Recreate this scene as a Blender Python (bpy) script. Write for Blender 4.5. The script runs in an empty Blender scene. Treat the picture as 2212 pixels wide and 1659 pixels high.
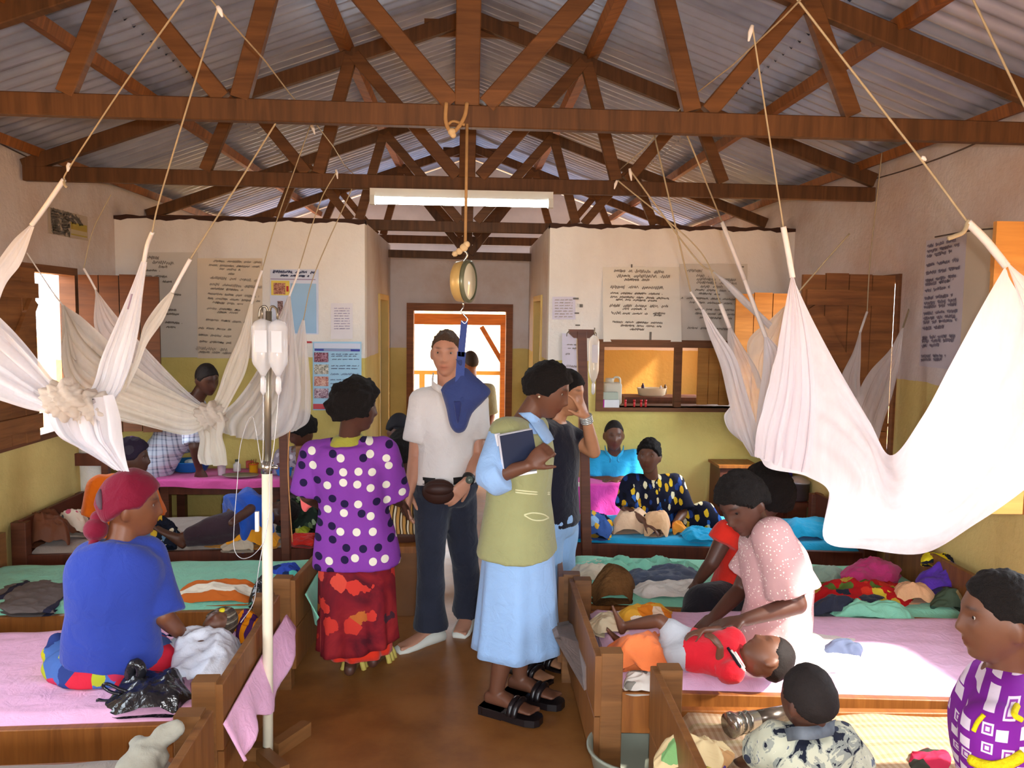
import bpy, math, random
import numpy as np
from mathutils import Vector, Matrix
random.seed(7); RNG = np.random.default_rng(7)
SC = bpy.context.scene; COL = SC.collection
# ---------------------------------------------------------------- camera
FPX, CXP, CYP = 1750.0, 1106.0, 829.5
CAM = Vector((0.0, 0.0, 1.85))
VPX, VPY, ROLL = 1010.0, 680.0, math.radians(0.5)
_y = Vector(((VPX-CXP)/FPX, -(VPY-CYP)/FPX, -1.0)).normalized()
_z = Vector((math.sin(ROLL), math.cos(ROLL), 0.0))
_z = (_z - _y*_z.dot(_y)).normalized()
_x = _y.cross(_z)
RCW = Matrix((_x, _y, _z))                    # camera axes -> room axes
cd = bpy.data.cameras.new('camera'); cam = bpy.data.objects.new('camera', cd); COL.objects.link(cam)
cd.sensor_width = 36.0; cd.lens = FPX*36.0/2212.0; cd.clip_start = 0.05; cd.clip_end = 200
M4 = RCW.to_4x4(); M4.translation = CAM; cam.matrix_world = M4
SC.camera = cam
def ray(u, v): return (RCW @ Vector(((u-CXP)/FPX, -(v-CYP)/FPX, -1.0)))
def P(u, v, Y):
    d = ray(u, v); return CAM + d*(Y/d.y)
def PZ(u, v, z):
    d = ray(u, v); return CAM + d*((z-CAM.z)/d.z)
def PX(u, v, X):
    d = ray(u, v); return CAM + d*(X/d.x)
# ---------------------------------------------------------------- light
SC.view_settings.view_transform = 'Standard'; SC.view_settings.look = 'None'
SC.view_settings.gamma = 1.0; SC.view_settings.use_curve_mapping = False
SC.view_settings.exposure = 1.06
w = bpy.data.worlds.new('sky'); SC.world = w; w.use_nodes = True
wn = w.node_tree.nodes; wl = w.node_tree.links
bg = wn['Background']; bg.inputs['Color'].default_value = (0.80, 0.90, 1.0, 1); bg.inputs['Strength'].default_value = 6.0
def sun(direction, strength, color, ang):
    l = bpy.data.lights.new('sun', 'SUN'); l.energy = strength; l.color = color; l.angle = math.radians(ang)
    o = bpy.data.objects.new('sun', l); COL.objects.link(o)
    o.rotation_euler = Vector(direction).to_track_quat('-Z', 'Y').to_euler()
sun((-1.0, 0.50, -0.95), 6.5, (1.0, 0.93, 0.82), 3.0)
# the camera's own flash, a small lamp beside the lens
fl = bpy.data.lights.new('camera_flash', 'AREA'); fl.shape = 'RECTANGLE'; fl.size = 0.06; fl.size_y = 0.04; fl.energy = 24.0; fl.color = (0.95, 0.97, 1.0)
fo = bpy.data.objects.new('camera_flash', fl); COL.objects.link(fo)
fo.matrix_world = M4 @ Matrix.Translation((0.05, 0.07, 0.02))
cy = SC.cycles
cy.max_bounces = 10; cy.diffuse_bounces = 6; cy.transparent_max_bounces = 24; cy.transmission_bounces = 6
cy.use_denoising = True; cy.sample_clamp_indirect = 8.0
def portal(cx, cy_, cz, sx, sy, direction):
    l = bpy.data.lights.new('window_portal', 'AREA'); l.shape = 'RECTANGLE'; l.size = sx; l.size_y = sy
    l.cycles.is_portal = True
    o = bpy.data.objects.new('window_portal', l); COL.objects.link(o)
    o.location = (cx, cy_, cz); o.rotation_euler = Vector(direction).to_track_quat('-Z', 'Y').to_euler()
# ---------------------------------------------------------------- materials
def lin(c):
    return tuple(((x/12.92) if x <= 0.04045 else ((x+0.055)/1.055)**2.4) for x in c)
def hx(h):
    h = h.lstrip('#'); return lin(tuple(int(h[i:i+2], 16)/255 for i in (0, 2, 4)))
class NT:
    def __init__(s, name):
        s.m = bpy.data.materials.new(name); s.m.use_nodes = True; s.t = s.m.node_tree; s.t.nodes.clear()
        s.out = s.n('ShaderNodeOutputMaterial'); s._co = None
    def n(s, typ, **kw):
        nd = s.t.nodes.new(typ)
        for k, v in kw.items(): setattr(nd, k, v)
        return nd
    def set(s, sock, v):
        if hasattr(v, 'is_output') or isinstance(v, bpy.types.NodeSocket): s.t.links.new(v, sock)
        elif isinstance(v, (tuple, list)) and len(v) == 3 and sock.type == 'RGBA': sock.default_value = (*v, 1)
        else: sock.default_value = v
    def co(s, scale=None, rot=None, kind='Object'):
        if s._co is None: s._co = s.n('ShaderNodeTexCoord')
        o = s._co.outputs[kind]
        if scale is None and rot is None: return o
        mp = s.n('ShaderNodeMapping'); s.t.links.new(o, mp.inputs['Vector'])
        if scale is not None: mp.inputs['Scale'].default_value = scale
        if rot is not None: mp.inputs['Rotation'].default_value = rot
        return mp.outputs['Vector']
    def noise(s, scale, detail=3, rough=0.55, vec=None, dist=0.0):
        nd = s.n('ShaderNodeTexNoise'); nd.inputs['Scale'].default_value = scale; nd.inputs['Detail'].default_value = detail
        nd.inputs['Roughness'].default_value = rough; nd.inputs['Distortion'].default_value = dist
        s.set(nd.inputs['Vector'], vec if vec is not None else s.co()); return nd.outputs['Fac']
    def voro(s, scale, vec=None, metric='EUCLIDEAN', rnd=1.0, feature='F1', dims='3D'):
        nd = s.n('ShaderNodeTexVoronoi', distance=metric, feature=feature, voronoi_dimensions=dims); nd.inputs['Scale'].default_value = scale
        nd.inputs['Randomness'].default_value = rnd
        s.set(nd.inputs['Vector'], vec if vec is not None else s.co()); return nd
    def math(s, op, a, b=0.0, c=None, clamp=False):
        nd = s.n('ShaderNodeMath', operation=op, use_clamp=clamp); s.set(nd.inputs[0], a); s.set(nd.inputs[1], b)
        if c is not None: s.set(nd.inputs[2], c)
        return nd.outputs[0]
    def flat(s, ax, ay):
        """cloth laid on an upright plane: along (ax, ay), and up"""
        o = s.sep(); c = s.n('ShaderNodeCombineXYZ'); s.set(c.inputs[0], s.math('ADD', s.math('MULTIPLY', o[0], ax), s.math('MULTIPLY', o[1], ay))); s.set(c.inputs[1], o[2]); return c.outputs[0]
    def sep(s, vec=None):
        nd = s.n('ShaderNodeSeparateXYZ'); s.set(nd.inputs[0], vec if vec is not None else s.co()); return nd.outputs
    def sepc(s, c):
        nd = s.n('ShaderNodeSeparateColor'); s.set(nd.inputs[0], c); return nd.outputs
    def ramp(s, fac, stops, interp='LINEAR'):
        nd = s.n('ShaderNodeValToRGB'); cr = nd.color_ramp; cr.interpolation = interp
        while len(cr.elements) > 1: cr.elements.remove(cr.elements[-1])
        cr.elements[0].position = stops[0][0]; cr.elements[0].color = (*stops[0][1], 1)
        for p, c in stops[1:]:
            e = cr.elements.new(p); e.color = (*c, 1)
        s.set(nd.inputs[0], fac); return nd.outputs['Color']
    def mix(s, fac, a, b, blend='MIX'):
        nd = s.n('ShaderNodeMix', data_type='RGBA', blend_type=blend); s.set(nd.inputs[0], fac)
        s.set(nd.inputs[6], a); s.set(nd.inputs[7], b); return nd.outputs[2]
    def bsdf(s, color, rough=0.8, spec=0.3, metal=0.0, bump=None, bstr=0.3, bdist=0.01, **kw):
        b = s.n('ShaderNodeBsdfPrincipled'); s.set(b.inputs['Base Color'], color); s.set(b.inputs['Roughness'], rough)
        b.inputs['Specular IOR Level'].default_value = spec; b.inputs['Metallic'].default_value = metal
        for k, v in kw.items(): s.set(b.inputs[k], v)
        if bump is not None:
            bn = s.n('ShaderNodeBump'); bn.inputs['Strength'].default_value = bstr; bn.inputs['Distance'].default_value = bdist
            s.t.links.new(bump, bn.inputs['Height']); s.t.links.new(bn.outputs[0], b.inputs['Normal'])
        s.t.links.new(b.outputs[0], s.out.inputs[0]); return b
MATS = {}
def plain(name, hexc, rough=0.7, spec=0.3, metal=0.0, vary=0.12, vs=6.0, bump=0.0, bs=60.0, **kw):
    if name in MATS: return MATS[name]
    t = NT(name); c = hx(hexc) if isinstance(hexc, str) else hexc
    if vary:
        f = t.noise(vs, 4); col = t.mix(f, tuple(x*(1-vary*1.6) for x in c), tuple(min(1, x*(1+vary)) for x in c))
    else: col = c
    b = t.noise(bs, 3) if bump else None
    t.bsdf(col, rough, spec, metal, b, bump, 0.01, **kw); MATS[name] = t.m; return t.m
def fabric(name, hexc, rough=0.9, vary=0.10, weave=220.0, fold=True):
    if name in MATS: return MATS[name]
    t = NT(name); c = hx(hexc)
    f = t.noise(9.0, 4, 0.6); col = t.mix(f, tuple(x*(1-vary*1.6) for x in c), tuple(min(1, x*(1+vary)) for x in c))
    h = t.math('ADD', t.math('MULTIPLY', t.noise(14.0, 3, 0.5, None, 1.2), 1.6), t.math('MULTIPLY', t.noise(weave, 2), 0.15))
    t.bsdf(col, rough, 0.15, 0, h, 0.45, 0.012, **{'Sheen Weight': 0.15}); MATS[name] = t.m; return t.m
def cells(name, base, cols, scale=14.0, size=0.42, metric='EUCLIDEAN', rough=0.9, ring=None, stretch=(1, 1, 1), share=0.6, rnd=1.0, plane=None):
    """printed cloth: blobs of several colours on a ground colour"""
    if name in MATS: return MATS[name]
    t = NT(name)
    v = t.voro(scale, t.co({'xz': (stretch[0], 0.25, stretch[2]), 'xy': (stretch[0], stretch[1], 0.2)}.get(plane, stretch)), metric, rnd)
    rc = t.sepc(v.outputs['Color'])
    n = len(cols)
    colr = t.ramp(rc[0], [(i/n, hx(c)) for i, c in enumerate(cols)], 'CONSTANT')
    wob = t.math('MULTIPLY_ADD', t.noise(scale*3, 2), 0.22, -0.11)
    d = t.math('ADD', v.outputs['Distance'], wob if metric != 'CHEBYCHEV' else 0.0)
    inside = t.math('LESS_THAN', d, size)
    pick = t.math('LESS_THAN', rc[1], share)
    col = t.mix(t.math('MULTIPLY', inside, pick), hx(base), colr)
    if ring:
        rr = t.math('MULTIPLY', t.math('LESS_THAN', d, size*0.55), t.math('GREATER_THAN', d, size*0.32))
        col = t.mix(t.math('MULTIPLY', rr, pick), col, hx(ring))
    t.bsdf(col, rough, 0.15, 0, t.noise(14, 3, 0.5, None, 1.0), 0.4, 0.012); MATS[name] = t.m; return t.m
def stripes(name, cols, axis, scale, rough=0.9, dist=0.0, cross=None):
    if name in MATS: return MATS[name]
    t = NT(name); xyz = t.sep(t.co())
    s = xyz[0] if axis == 'x' else xyz[1] if axis == 'y' else xyz[2]
    if dist: s = t.math('ADD', s, t.math('MULTIPLY', t.noise(5, 2), dist))
    fr = t.math('FRACT', t.math('ADD', t.math('MULTIPLY', s, scale), 100.0))
    n = len(cols); col = t.ramp(fr, [(p, hx(c)) for p, c in cols], 'CONSTANT')
    if cross:
        s2 = xyz['xyz'.index(cross[0])]
        fr2 = t.math('FRACT', t.math('ADD', t.math('MULTIPLY', s2, cross[1]), 100.0))
        col = t.mix(0.5, col, t.ramp(fr2, [(p, hx(c)) for p, c in cross[2]], 'CONSTANT'))
    t.bsdf(col, rough, 0.15, 0, t.noise(14, 3, 0.5, None, 1.0), 0.4, 0.012); MATS[name] = t.m; return t.m
def wood(name, dark, light, rough=0.55, axis=(1, 1, 12), scale=5.0, spec=0.3):
    if name in MATS: return MATS[name]
    t = NT(name)
    inv = tuple(0.12*12 if a == 1 else 0.12 for a in axis)
    sc = tuple((7.0 if a == 1 else 0.55) for a in axis)
    g = t.noise(scale, 5, 0.6, t.co(sc), 0.6); big = t.noise(1.7, 3)
    f = t.math('ADD', t.math('MULTIPLY', g, 0.7), t.math('MULTIPLY', big, 0.4))
    col = t.ramp(f, [(0.30, hx(dark)), (0.75, hx(light))])
    t.bsdf(col, rough, spec, 0, g, 0.25, 0.004); MATS[name] = t.m; return t.m
def glass(name, color=(1, 1, 1), rough=0.05, alpha=0.45):
    if name in MATS: return MATS[name]
    t = NT(name); b = t.bsdf(color, rough, 0.6, 0); b.inputs['Transmission Weight'].default_value = 0.15
    b.inputs['Alpha'].default_value = alpha; MATS[name] = t.m; return t.m
def netmat(name, color, alpha=0.7):
    if name in MATS: return MATS[name]
    t = NT(name)
    d = t.n('ShaderNodeBsdfDiffuse'); t.set(d.inputs[0], color)
    tl = t.n('ShaderNodeBsdfTranslucent'); t.set(tl.inputs[0], color)
    a = t.n('ShaderNodeMixShader'); a.inputs[0].default_value = 0.45
    t.t.links.new(d.outputs[0], a.inputs[1]); t.t.links.new(tl.outputs[0], a.inputs[2])
    tr = t.n('ShaderNodeBsdfTransparent'); b = t.n('ShaderNodeMixShader')
    streak = t.noise(10, 3, 0.6, t.co((3, 3, 0.4)))
    t.set(b.inputs[0], t.math('ADD', t.math('MULTIPLY', streak, 0.25), alpha-0.12, None, True))
    t.t.links.new(tr.outputs[0], b.inputs[1]); t.t.links.new(a.outputs[0], b.inputs[2])
    t.t.links.new(b.outputs[0], t.out.inputs[0]); MATS[name] = t.m; return t.m
def emit(name, color, strength):
    t = NT(name); e = t.n('ShaderNodeEmission'); t.set(e.inputs[0], color); e.inputs[1].default_value = strength
    t.t.links.new(e.outputs[0], t.out.inputs[0]); return t.m
# ---------------------------------------------------------------- objects
def V3(a): return np.array([float(a[0]), float(a[1]), float(a[2])])
def unit(a):
    a = V3(a); n = np.linalg.norm(a); return a/n if n > 1e-9 else a
def lerp(a, b, t): return V3(a)*(1-t) + V3(b)*t
def tag(o, label=None, cat=None, group=None, kind=None):
    if label: o['label'] = label
    if cat: o['category'] = cat
    if group: o['group'] = group
    if kind: o['kind'] = kind
    return o
def empty(name, loc, label=None, cat=None, group=None, kind=None):
    o = bpy.data.objects.new(name, None); COL.objects.link(o); o.location = Vector(V3(loc)); o.empty_display_size = 0.05
    return tag(o, label, cat, group, kind)
def wloc(o):
    v = Vector((0, 0, 0))
    while o is not None:
        v += o.location if o.matrix_parent_inverse == Matrix.Identity(4) or o.parent is None else Vector((0, 0, 0)); o = o.parent
    return v
def put(o, parent):
    """parent o (built in room coordinates) without moving it"""
    o.parent = parent
    if parent.type == 'EMPTY' and parent.parent is None:
        o.matrix_parent_inverse = Matrix.Translation(-parent.location)
    return o
class MB:
    """a mesh under construction: boxes, bars, tubes, lathes, grids ... joined into one object"""
    def __init__(s): s.v = []; s.f = []; s.mi = []; s.cur = 0; s.n = 0; s.sm = []; s.smooth = False
    def add(s, verts, faces, smooth=None):
        b = s.n; verts = np.asarray(verts, float); s.v.append(verts); s.n += len(verts)
        sm = s.smooth if smooth is None else smooth
        for f in faces: s.f.append(tuple(int(i)+b for i in f)); s.mi.append(s.cur); s.sm.append(sm)
        return s
    def box(s, lo, hi):
        x0, y0, z0 = lo; x1, y1, z1 = hi
        return s.add([(x0,y0,z0),(x1,y0,z0),(x1,y1,z0),(x0,y1,z0),(x0,y0,z1),(x1,y0,z1),(x1,y1,z1),(x0,y1,z1)],
                     [(0,3,2,1),(4,5,6,7),(0,1,5,4),(1,2,6,5),(2,3,7,6),(3,0,4,7)], False)
    def bar(s, a, b, w, h, up=(0, 0, 1), bev=0.0):
        """board from a to b, w across, h along up"""
        a, b = V3(a), V3(b); d = unit(b-a); u = V3(up); r = np.cross(d, u)
        if np.linalg.norm(r) < 1e-6: r = np.cross(d, (0, 1, 0))
        r = unit(r); u = np.cross(r, d)
        if bev <= 0:
            ring = [(-w/2, -h/2), (w/2, -h/2), (w/2, h/2), (-w/2, h/2)]
        else:
            e = bev; ring = [(-w/2+e, -h/2), (w/2-e, -h/2), (w/2, -h/2+e), (w/2, h/2-e), (w/2-e, h/2), (-w/2+e, h/2), (-w/2, h/2-e), (-w/2, -h/2+e)]
        n = len(ring); vs = [a+r*x+u*y for x, y in ring] + [b+r*x+u*y for x, y in ring]
        fs = [tuple(range(n-1, -1, -1)), tuple(range(n, 2*n))] + [(i, (i+1) % n, n+(i+1) % n, n+i) for i in range(n)]
        return s.add(vs, fs, False)
    def loft(s, rings, cap=True, closed=True, smooth=True):
        m = len(rings); n = len(rings[0]); vs = np.concatenate([np.asarray(r, float) for r in rings]); fs = []
        for j in range(m-1):
            for i in range(n if closed else n-1):
                k = (i+1) % n; fs.append((j*n+i, j*n+k, (j+1)*n+k, (j+1)*n+i))
        if cap and closed:
            fs.append(tuple(range(n-1, -1, -1))); fs.append(tuple((m-1)*n+i for i in range(n)))
        return s.add(vs, fs, smooth)
    def tube(s, pts, r, n=8, cap=True):
        pts = [V3(p) for p in pts]; m = len(pts); rr = r if hasattr(r, '__len__') else [r]*m
        d0 = unit(pts[1]-pts[0]); ref = np.array((0, 0, 1.0)) if abs(d0[2]) < 0.9 else np.array((1.0, 0, 0))
        u = unit(np.cross(d0, ref)); rings = []
        for i in range(m):
            d = unit(pts[min(i+1, m-1)] - pts[max(i-1, 0)]); u = unit(u - d*np.dot(u, d)); w_ = np.cross(d, u)
            a = np.arange(n)*2*math.pi/n
            rings.append(pts[i] + rr[i]*(np.cos(a)[:, None]*u + np.sin(a)[:, None]*w_))
        return s.loft(rings, cap)
    def lathe(s, prof, c=(0, 0, 0), n=24, axis='z', cap=True, sx=1.0, sy=1.0):
        c = V3(c); a = np.arange(n)*2*math.pi/n; rings = []
        for r, h in prof:
            p = np.stack([np.cos(a)*r*sx, np.sin(a)*r*sy, np.full(n, h)], 1)
            if axis == 'x': p = p[:, [2, 0, 1]]
            if axis == 'y': p = p[:, [1, 2, 0]]
            rings.append(p+c)
        return s.loft(rings, cap)
    def ell(s, c, r, nu=16, nv=10, R=None):
        c = V3(c); r = V3(r) if hasattr(r, '__len__') else np.array((r, r, r), float); th = np.linspace(0, math.pi, nv+1)[1:-1]; ph = np.arange(nu)*2*math.pi/nu
        vs = [(0, 0, 1)] + [(math.sin(t)*math.cos(p), math.sin(t)*math.sin(p), math.cos(t)) for t in th for p in ph] + [(0, 0, -1)]
        vs = np.array(vs)*r
        if R is not None: vs = vs @ np.asarray(R, float)      # rows of R: the three axes
        fs = []; m = nv-1
        for i in range(nu): fs.append((0, 1+i, 1+(i+1) % nu)); fs.append((1+m*nu, 1+(m-1)*nu+(i+1) % nu, 1+(m-1)*nu+i))
        for j in range(m-1):
            for i in range(nu): k = (i+1) % nu; fs.append((1+j*nu+i, 1+(j+1)*nu+i, 1+(j+1)*nu+k, 1+j*nu+k))
        return s.add(vs+c, fs, True)
    def grid(s, G, smooth=True):
        G = np.asarray(G, float); m, n = G.shape[:2]
        return s.add(G.reshape(-1, 3), [(j*n+i, j*n+i+1, (j+1)*n+i+1, (j+1)*n+i) for j in range(m-1) for i in range(n-1)], smooth)
    def prism(s, poly, d):
        """flat outline poly (3-D points) pushed along d"""
        p = np.array([V3(q) for q in poly]); d = V3(d); n = len(p)
        fs = [tuple(range(n)), tuple(range(2*n-1, n-1, -1))] + [(i, n+i, n+(i+1) % n, (i+1) % n) for i in range(n)]
        return s.add(np.concatenate([p, p+d]), fs, False)
    def arr(s): return np.concatenate(s.v) if s.v else np.zeros((0, 3))
    def build(s, name, mat=None, parent=None, label=None, cat=None, group=None, kind=None):
        me = bpy.data.meshes.new(name); me.from_pydata(s.arr().tolist(), [], s.f)
        mats = mat if isinstance(mat, (list, tuple)) else [mat]
        for m in mats:
            if m: me.materials.append(m)
        me.polygons.foreach_set('use_smooth', s.sm)
        if len(mats) > 1: me.polygons.foreach_set('material_index', s.mi)
        me.update(); o = bpy.data.objects.new(name, me); COL.objects.link(o)
        if parent is not None: put(o, parent)
        return tag(o, label, cat, group, kind)
def solid(o, t):
    m = o.modifiers.new('thick', 'SOLIDIFY'); m.thickness = t; m.offset = 0; return o
def bevel(o, w_=0.004):
    m = o.modifiers.new('bevel', 'BEVEL'); m.width = w_; m.segments = 2; m.limit_method = 'ANGLE'; return o
def catmull(pts, n):
    pts = np.array([V3(p) for p in pts]); m = len(pts)
    if m == 2: t = np.linspace(0, 1, n)[:, None]; return pts[0]*(1-t)+pts[1]*t
    q = np.concatenate([[2*pts[0]-pts[1]], pts, [2*pts[-1]-pts[-2]]]); out = []
    for x in np.linspace(0, m-1-1e-9, n):
        i = int(x); t = x-i; a, b, c, d = q[i], q[i+1], q[i+2], q[i+3]
        out.append(0.5*((2*b)+(-a+c)*t+(2*a-5*b+4*c-d)*t*t+(-a+3*b-3*c+d)*t**3))
    return np.array(out)
def wob(p, f, seed=0.0):
    """smooth folded noise on points"""
    p = np.asarray(p); x, y, z = p[..., 0]*f, p[..., 1]*f, p[..., 2]*f
    return (np.sin(x*1.3+2.1*np.sin(y*0.9+seed)+seed)+np.sin(y*1.7+1.8*np.sin(z*1.1+seed*2)+2*seed)+np.sin(z*1.5+1.6*np.sin(x*1.2-seed)+3*seed))/3.0
def cloth(name, quad, mat, label, cat='cloth', h=0.10, nx=46, ny=34, folds=9.0, amp=0.35, seed=0.0, pw=2.6, group=None, parent=None, hfun=None, under=0.012):
    """a rumpled cloth or bundle lying on a bed: quad = its four ground corners in order"""
    a, b, c, d = [V3(q) for q in quad]; s = np.linspace(-1, 1, nx); t = np.linspace(-1, 1, ny); G = np.zeros((ny, nx, 3))
    for j in range(ny):
        for i in range(nx):
            # squash the square into a rounded outline
            x, y = s[i], t[j]; k = 1-0.14*x*x*y*y-0.05*(x*x+y*y)
            X, Y = x*k, y*k; u, v = (X+1)/2, (Y+1)/2
            G[j, i] = (a*(1-u)+b*u)*(1-v)+(d*(1-u)+c*u)*v
    e = np.maximum(np.abs(s)[None, :], np.abs(t)[:, None]); r = np.sqrt((s[None, :]**2+t[:, None]**2)/1.6)
    prof = np.clip(1-(0.5*e+0.5*r)**pw, 0, 1)
    n1 = wob(G, folds*1.6, seed); n2 = 1-2.2*np.abs(wob(G, folds*2.4, seed+2)); n3 = 1-2.2*np.abs(wob(G*np.array((1.0, 1.8, 1.0)), folds*5.0, seed+4))
    hh = h*prof*(0.72+amp*0.9*n1)+(0.35*h+0.010)*amp*n2*np.sqrt(prof)+(0.10*h+0.006)*amp*1.6*n3*np.sqrt(prof)+0.006*prof
    if hfun is not None: hh = hh*hfun(s[None, :], t[:, None])
    edge = (0.045*wob(G, 9.0, seed+5)+0.02*wob(G, 26.0, seed+6))*e**4
    G[..., 0] += edge; G[..., 1] += edge*0.7
    G[..., 2] += np.maximum(hh, 0.002)
    m = MB(); m.grid(G)
    B = G.copy(); B[..., 2] -= np.minimum(under+np.maximum(hh, 0)*0.9, 0.9*h+under); B = B[:, ::-1]; m.grid(B)
    return m.build(name, mat, parent, label, cat, group)
# ================================================================ structure
XL, XR, YP, YB = -2.69, 2.60, 6.40, 8.50       # side walls, partition, corridor end
WTOP, PTOP = 2.84, 2.555
def wallmat(name, upper, lower, zline=1.50, dirt=0.25, warm='#b98a6a'):
    t = NT(name); xyz = t.sep(t.co())
    zz = t.math('ADD', xyz[2], t.math('MULTIPLY_ADD', t.noise(5, 3), 0.03, -0.015))
    isup = t.math('GREATER_THAN', zz, zline)
    st = t.noise(1.3, 6, 0.65); st2 = t.noise(0.6, 4, 0.6, t.co((2.5, 2.5, 0.5)))
    up = t.mix(t.ramp(st, [(0.45, (0, 0, 0)), (0.75, (dirt*2, dirt*2, dirt*2))]), hx(upper), hx(warm))
    lo = t.mix(t.ramp(st, [(0.42, (0, 0, 0)), (0.8, (0.45, 0.45, 0.45))]), hx(lower), hx('#8f7431'))
    lo = t.mix(t.math('MULTIPLY', t.math('LESS_THAN', xyz[2], 0.25), 0.5), lo, hx('#7a5a30'))
    col = t.mix(isup, lo, up)
    col = t.mix(t.ramp(st2, [(0.5, (0, 0, 0)), (0.85, (0.3, 0.3, 0.3))]), col, hx('#8a6a50'))
    h = t.math('ADD', t.noise(7, 5, 0.6), t.math('MULTIPLY', t.noise(45, 3), 0.25))
    t.bsdf(col, 0.92, 0.1, 0, h, 0.5, 0.02); return t.m
M_PART = wallmat('plaster_partition', '#e2dcd4', '#dac676', 1.50, 0.12, '#b5a08c')
M_SIDE = wallmat('plaster_side_wall', '#d0c6c2', '#d6bf7a', 1.50, 0.4, '#b79a86')
M_ROOM = wallmat('plaster_store_warm_lit', '#c09a80', '#b07a38', 1.50, 0.2)  # orange glow of the sunlit store rooms put into the plaster colour
def holes_wall(name, axis, pos, a0, a1, z0, z1, holes, mat, th=0.14, sgn=1):
    """upright wall on axis 'x' (plane x = pos) or 'y', pierced by (a0, a1, z0, z1) holes"""
    m = MB(); cuts = sorted(set([a0, a1]+[h[0] for h in holes]+[h[1] for h in holes]))
    for i in range(len(cuts)-1):
        c0, c1 = cuts[i], cuts[i+1]; mid = (c0+c1)/2
        hs = sorted([h for h in holes if h[0] <= mid <= h[1]], key=lambda h: h[2]); zs = z0
        spans = []
        for h in hs: spans.append((zs, h[2])); zs = h[3]
        spans.append((zs, z1))
        for q0, q1 in spans:
            if q1-q0 < 1e-4: continue
            p0, p1 = (pos, pos+sgn*th) if sgn > 0 else (pos-th, pos)
            if axis == 'x': m.box((p0, c0, q0), (p1, c1, q1))
            else: m.box((c0, p0, q0), (c1, p1, q1))
    return m.build(name, mat, None, kind='structure')
WZ0, WZ1 = 1.02, 2.13
winL = [(-2.2, -0.6), (1.75, 3.05), (4.50, 5.76), (6.7, 8.2)]  # both sides: unseen openings behind camera added, store ones widened, for daylight
winR = [(-2.2, -0.6), (1.75, 3.05), (4.76, 6.0), (6.7, 8.2)]
tag(holes_wall('wall_left', 'x', XL, -3.0, YB+0.14, 0, WTOP, [(a, b, WZ0, WZ1) for a, b in winL], M_SIDE, 0.15, -1), 'plastered left wall, dirty white over yellow, with shuttered window openings', 'wall')
tag(holes_wall('wall_right', 'x', XR, -3.0, YB+0.14, 0, WTOP, [(a, b, WZ0, WZ1) for a, b in winR], M_SIDE, 0.15, 1), 'plastered right wall, stained white over yellow, with wooden shuttered windows', 'wall')
tag(holes_wall('wall_back', 'y', -3.0, XL-0.15, XR+0.15, 0, 3.75, [(-1.1, 1.1, 0, 2.3), (-2.4, -1.4, 0.9, 2.3), (1.4, 2.4, 0.9, 2.3)], M_SIDE, 0.15, -1), 'plastered wall behind the photographer with openings added for light', 'wall')  # unseen doorway and windows, enlarged to bring in more daylight
hA, hB = P(1297, 741, YP), P(1612, 882, YP)
HX0, HX1, HZ0, HZ1 = hA.x, hB.x, hB.z, hA.z
tag(holes_wall('wall_partition_left', 'y', YP, XL, -0.80, 0, PTOP, [], M_PART, 0.12, 1), 'white and yellow partition wall behind the left beds', 'wall')
tag(holes_wall('wall_partition_right', 'y', YP, 0.64, XR, 0, PTOP, [(HX0, HX1, HZ0, HZ1)], M_PART, 0.12, 1), 'white and yellow partition wall with a serving hatch', 'wall')
tag(holes_wall('wall_corridor_left', 'x', -0.80, YP+0.12, YB, 0, PTOP, [(7.35, 8.2, 0, 2.03)], M_SIDE, 0.12, -1), 'left wall of the short corridor to the door', 'wall')
tag(holes_wall('wall_corridor_right', 'x', 0.64, YP+0.12, YB, 0, PTOP, [(6.95, 7.75, 0, 2.03)], M_SIDE, 0.12, 1), 'right wall of the short corridor to the door', 'wall')
dA, dB = P(881, 660, YB), P(1106, 660, YB)
DX0, DX1, DZ = dA.x, dB.x, (dA.z+dB.z)/2
tag(holes_wall('wall_far', 'y', YB, -0.80, 0.64, 0, 2.50, [(DX0, DX1, 0, DZ)], M_SIDE, 0.14, 1), 'far wall with the open doorway', 'wall')
for sd_, xa_, xb_ in (('left', XL, -0.80), ('right', 0.64, XR)): tag(holes_wall('wall_far_'+sd_, 'y', YB, xa_, xb_, 0, 2.50, [], M_ROOM, 0.14, 1), 'back wall of the %s store room, tinted for warm light' % sd_, 'wall')
# floors
def floormat():
    t = NT('floor_red_cement'); n1 = t.noise(0.9, 5, 0.6); n2 = t.noise(5, 5, 0.65)
    col = t.ramp(t.math('ADD', t.math('MULTIPLY', n1, 0.6), t.math('MULTIPLY', n2, 0.45)), [(0.32, hx('#6a3f1e')), (0.55, hx('#94602f')), (0.78, hx('#a8743f'))])
    rg = t.ramp(n1, [(0.35, (0.30, 0.30, 0.30)), (0.65, (0.62, 0.62, 0.62))])
    t.bsdf(col, rg, 0.4, 0, n2, 0.2, 0.01); return t.m
M_FLOOR = floormat()
m = MB(); m.box((XL-0.15, -3.15, -0.1), (XR+0.15, YB+0.14, 0)); m.build('floor', M_FLOOR, None, 'worn red-brown cement floor of the ward', 'floor', None, 'structure')
t = NT('outdoor_ground'); t.bsdf(t.mix(t.noise(0.6, 5), hx('#c08246'), hx('#dca868')), 0.95, 0.1)
m = MB(); m.box((-60, -60, -0.35), (60, 60, -0.15)); m.build('ground', t.m, None, 'bare sunlit earth outside the building', 'ground', None, 'structure')
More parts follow.
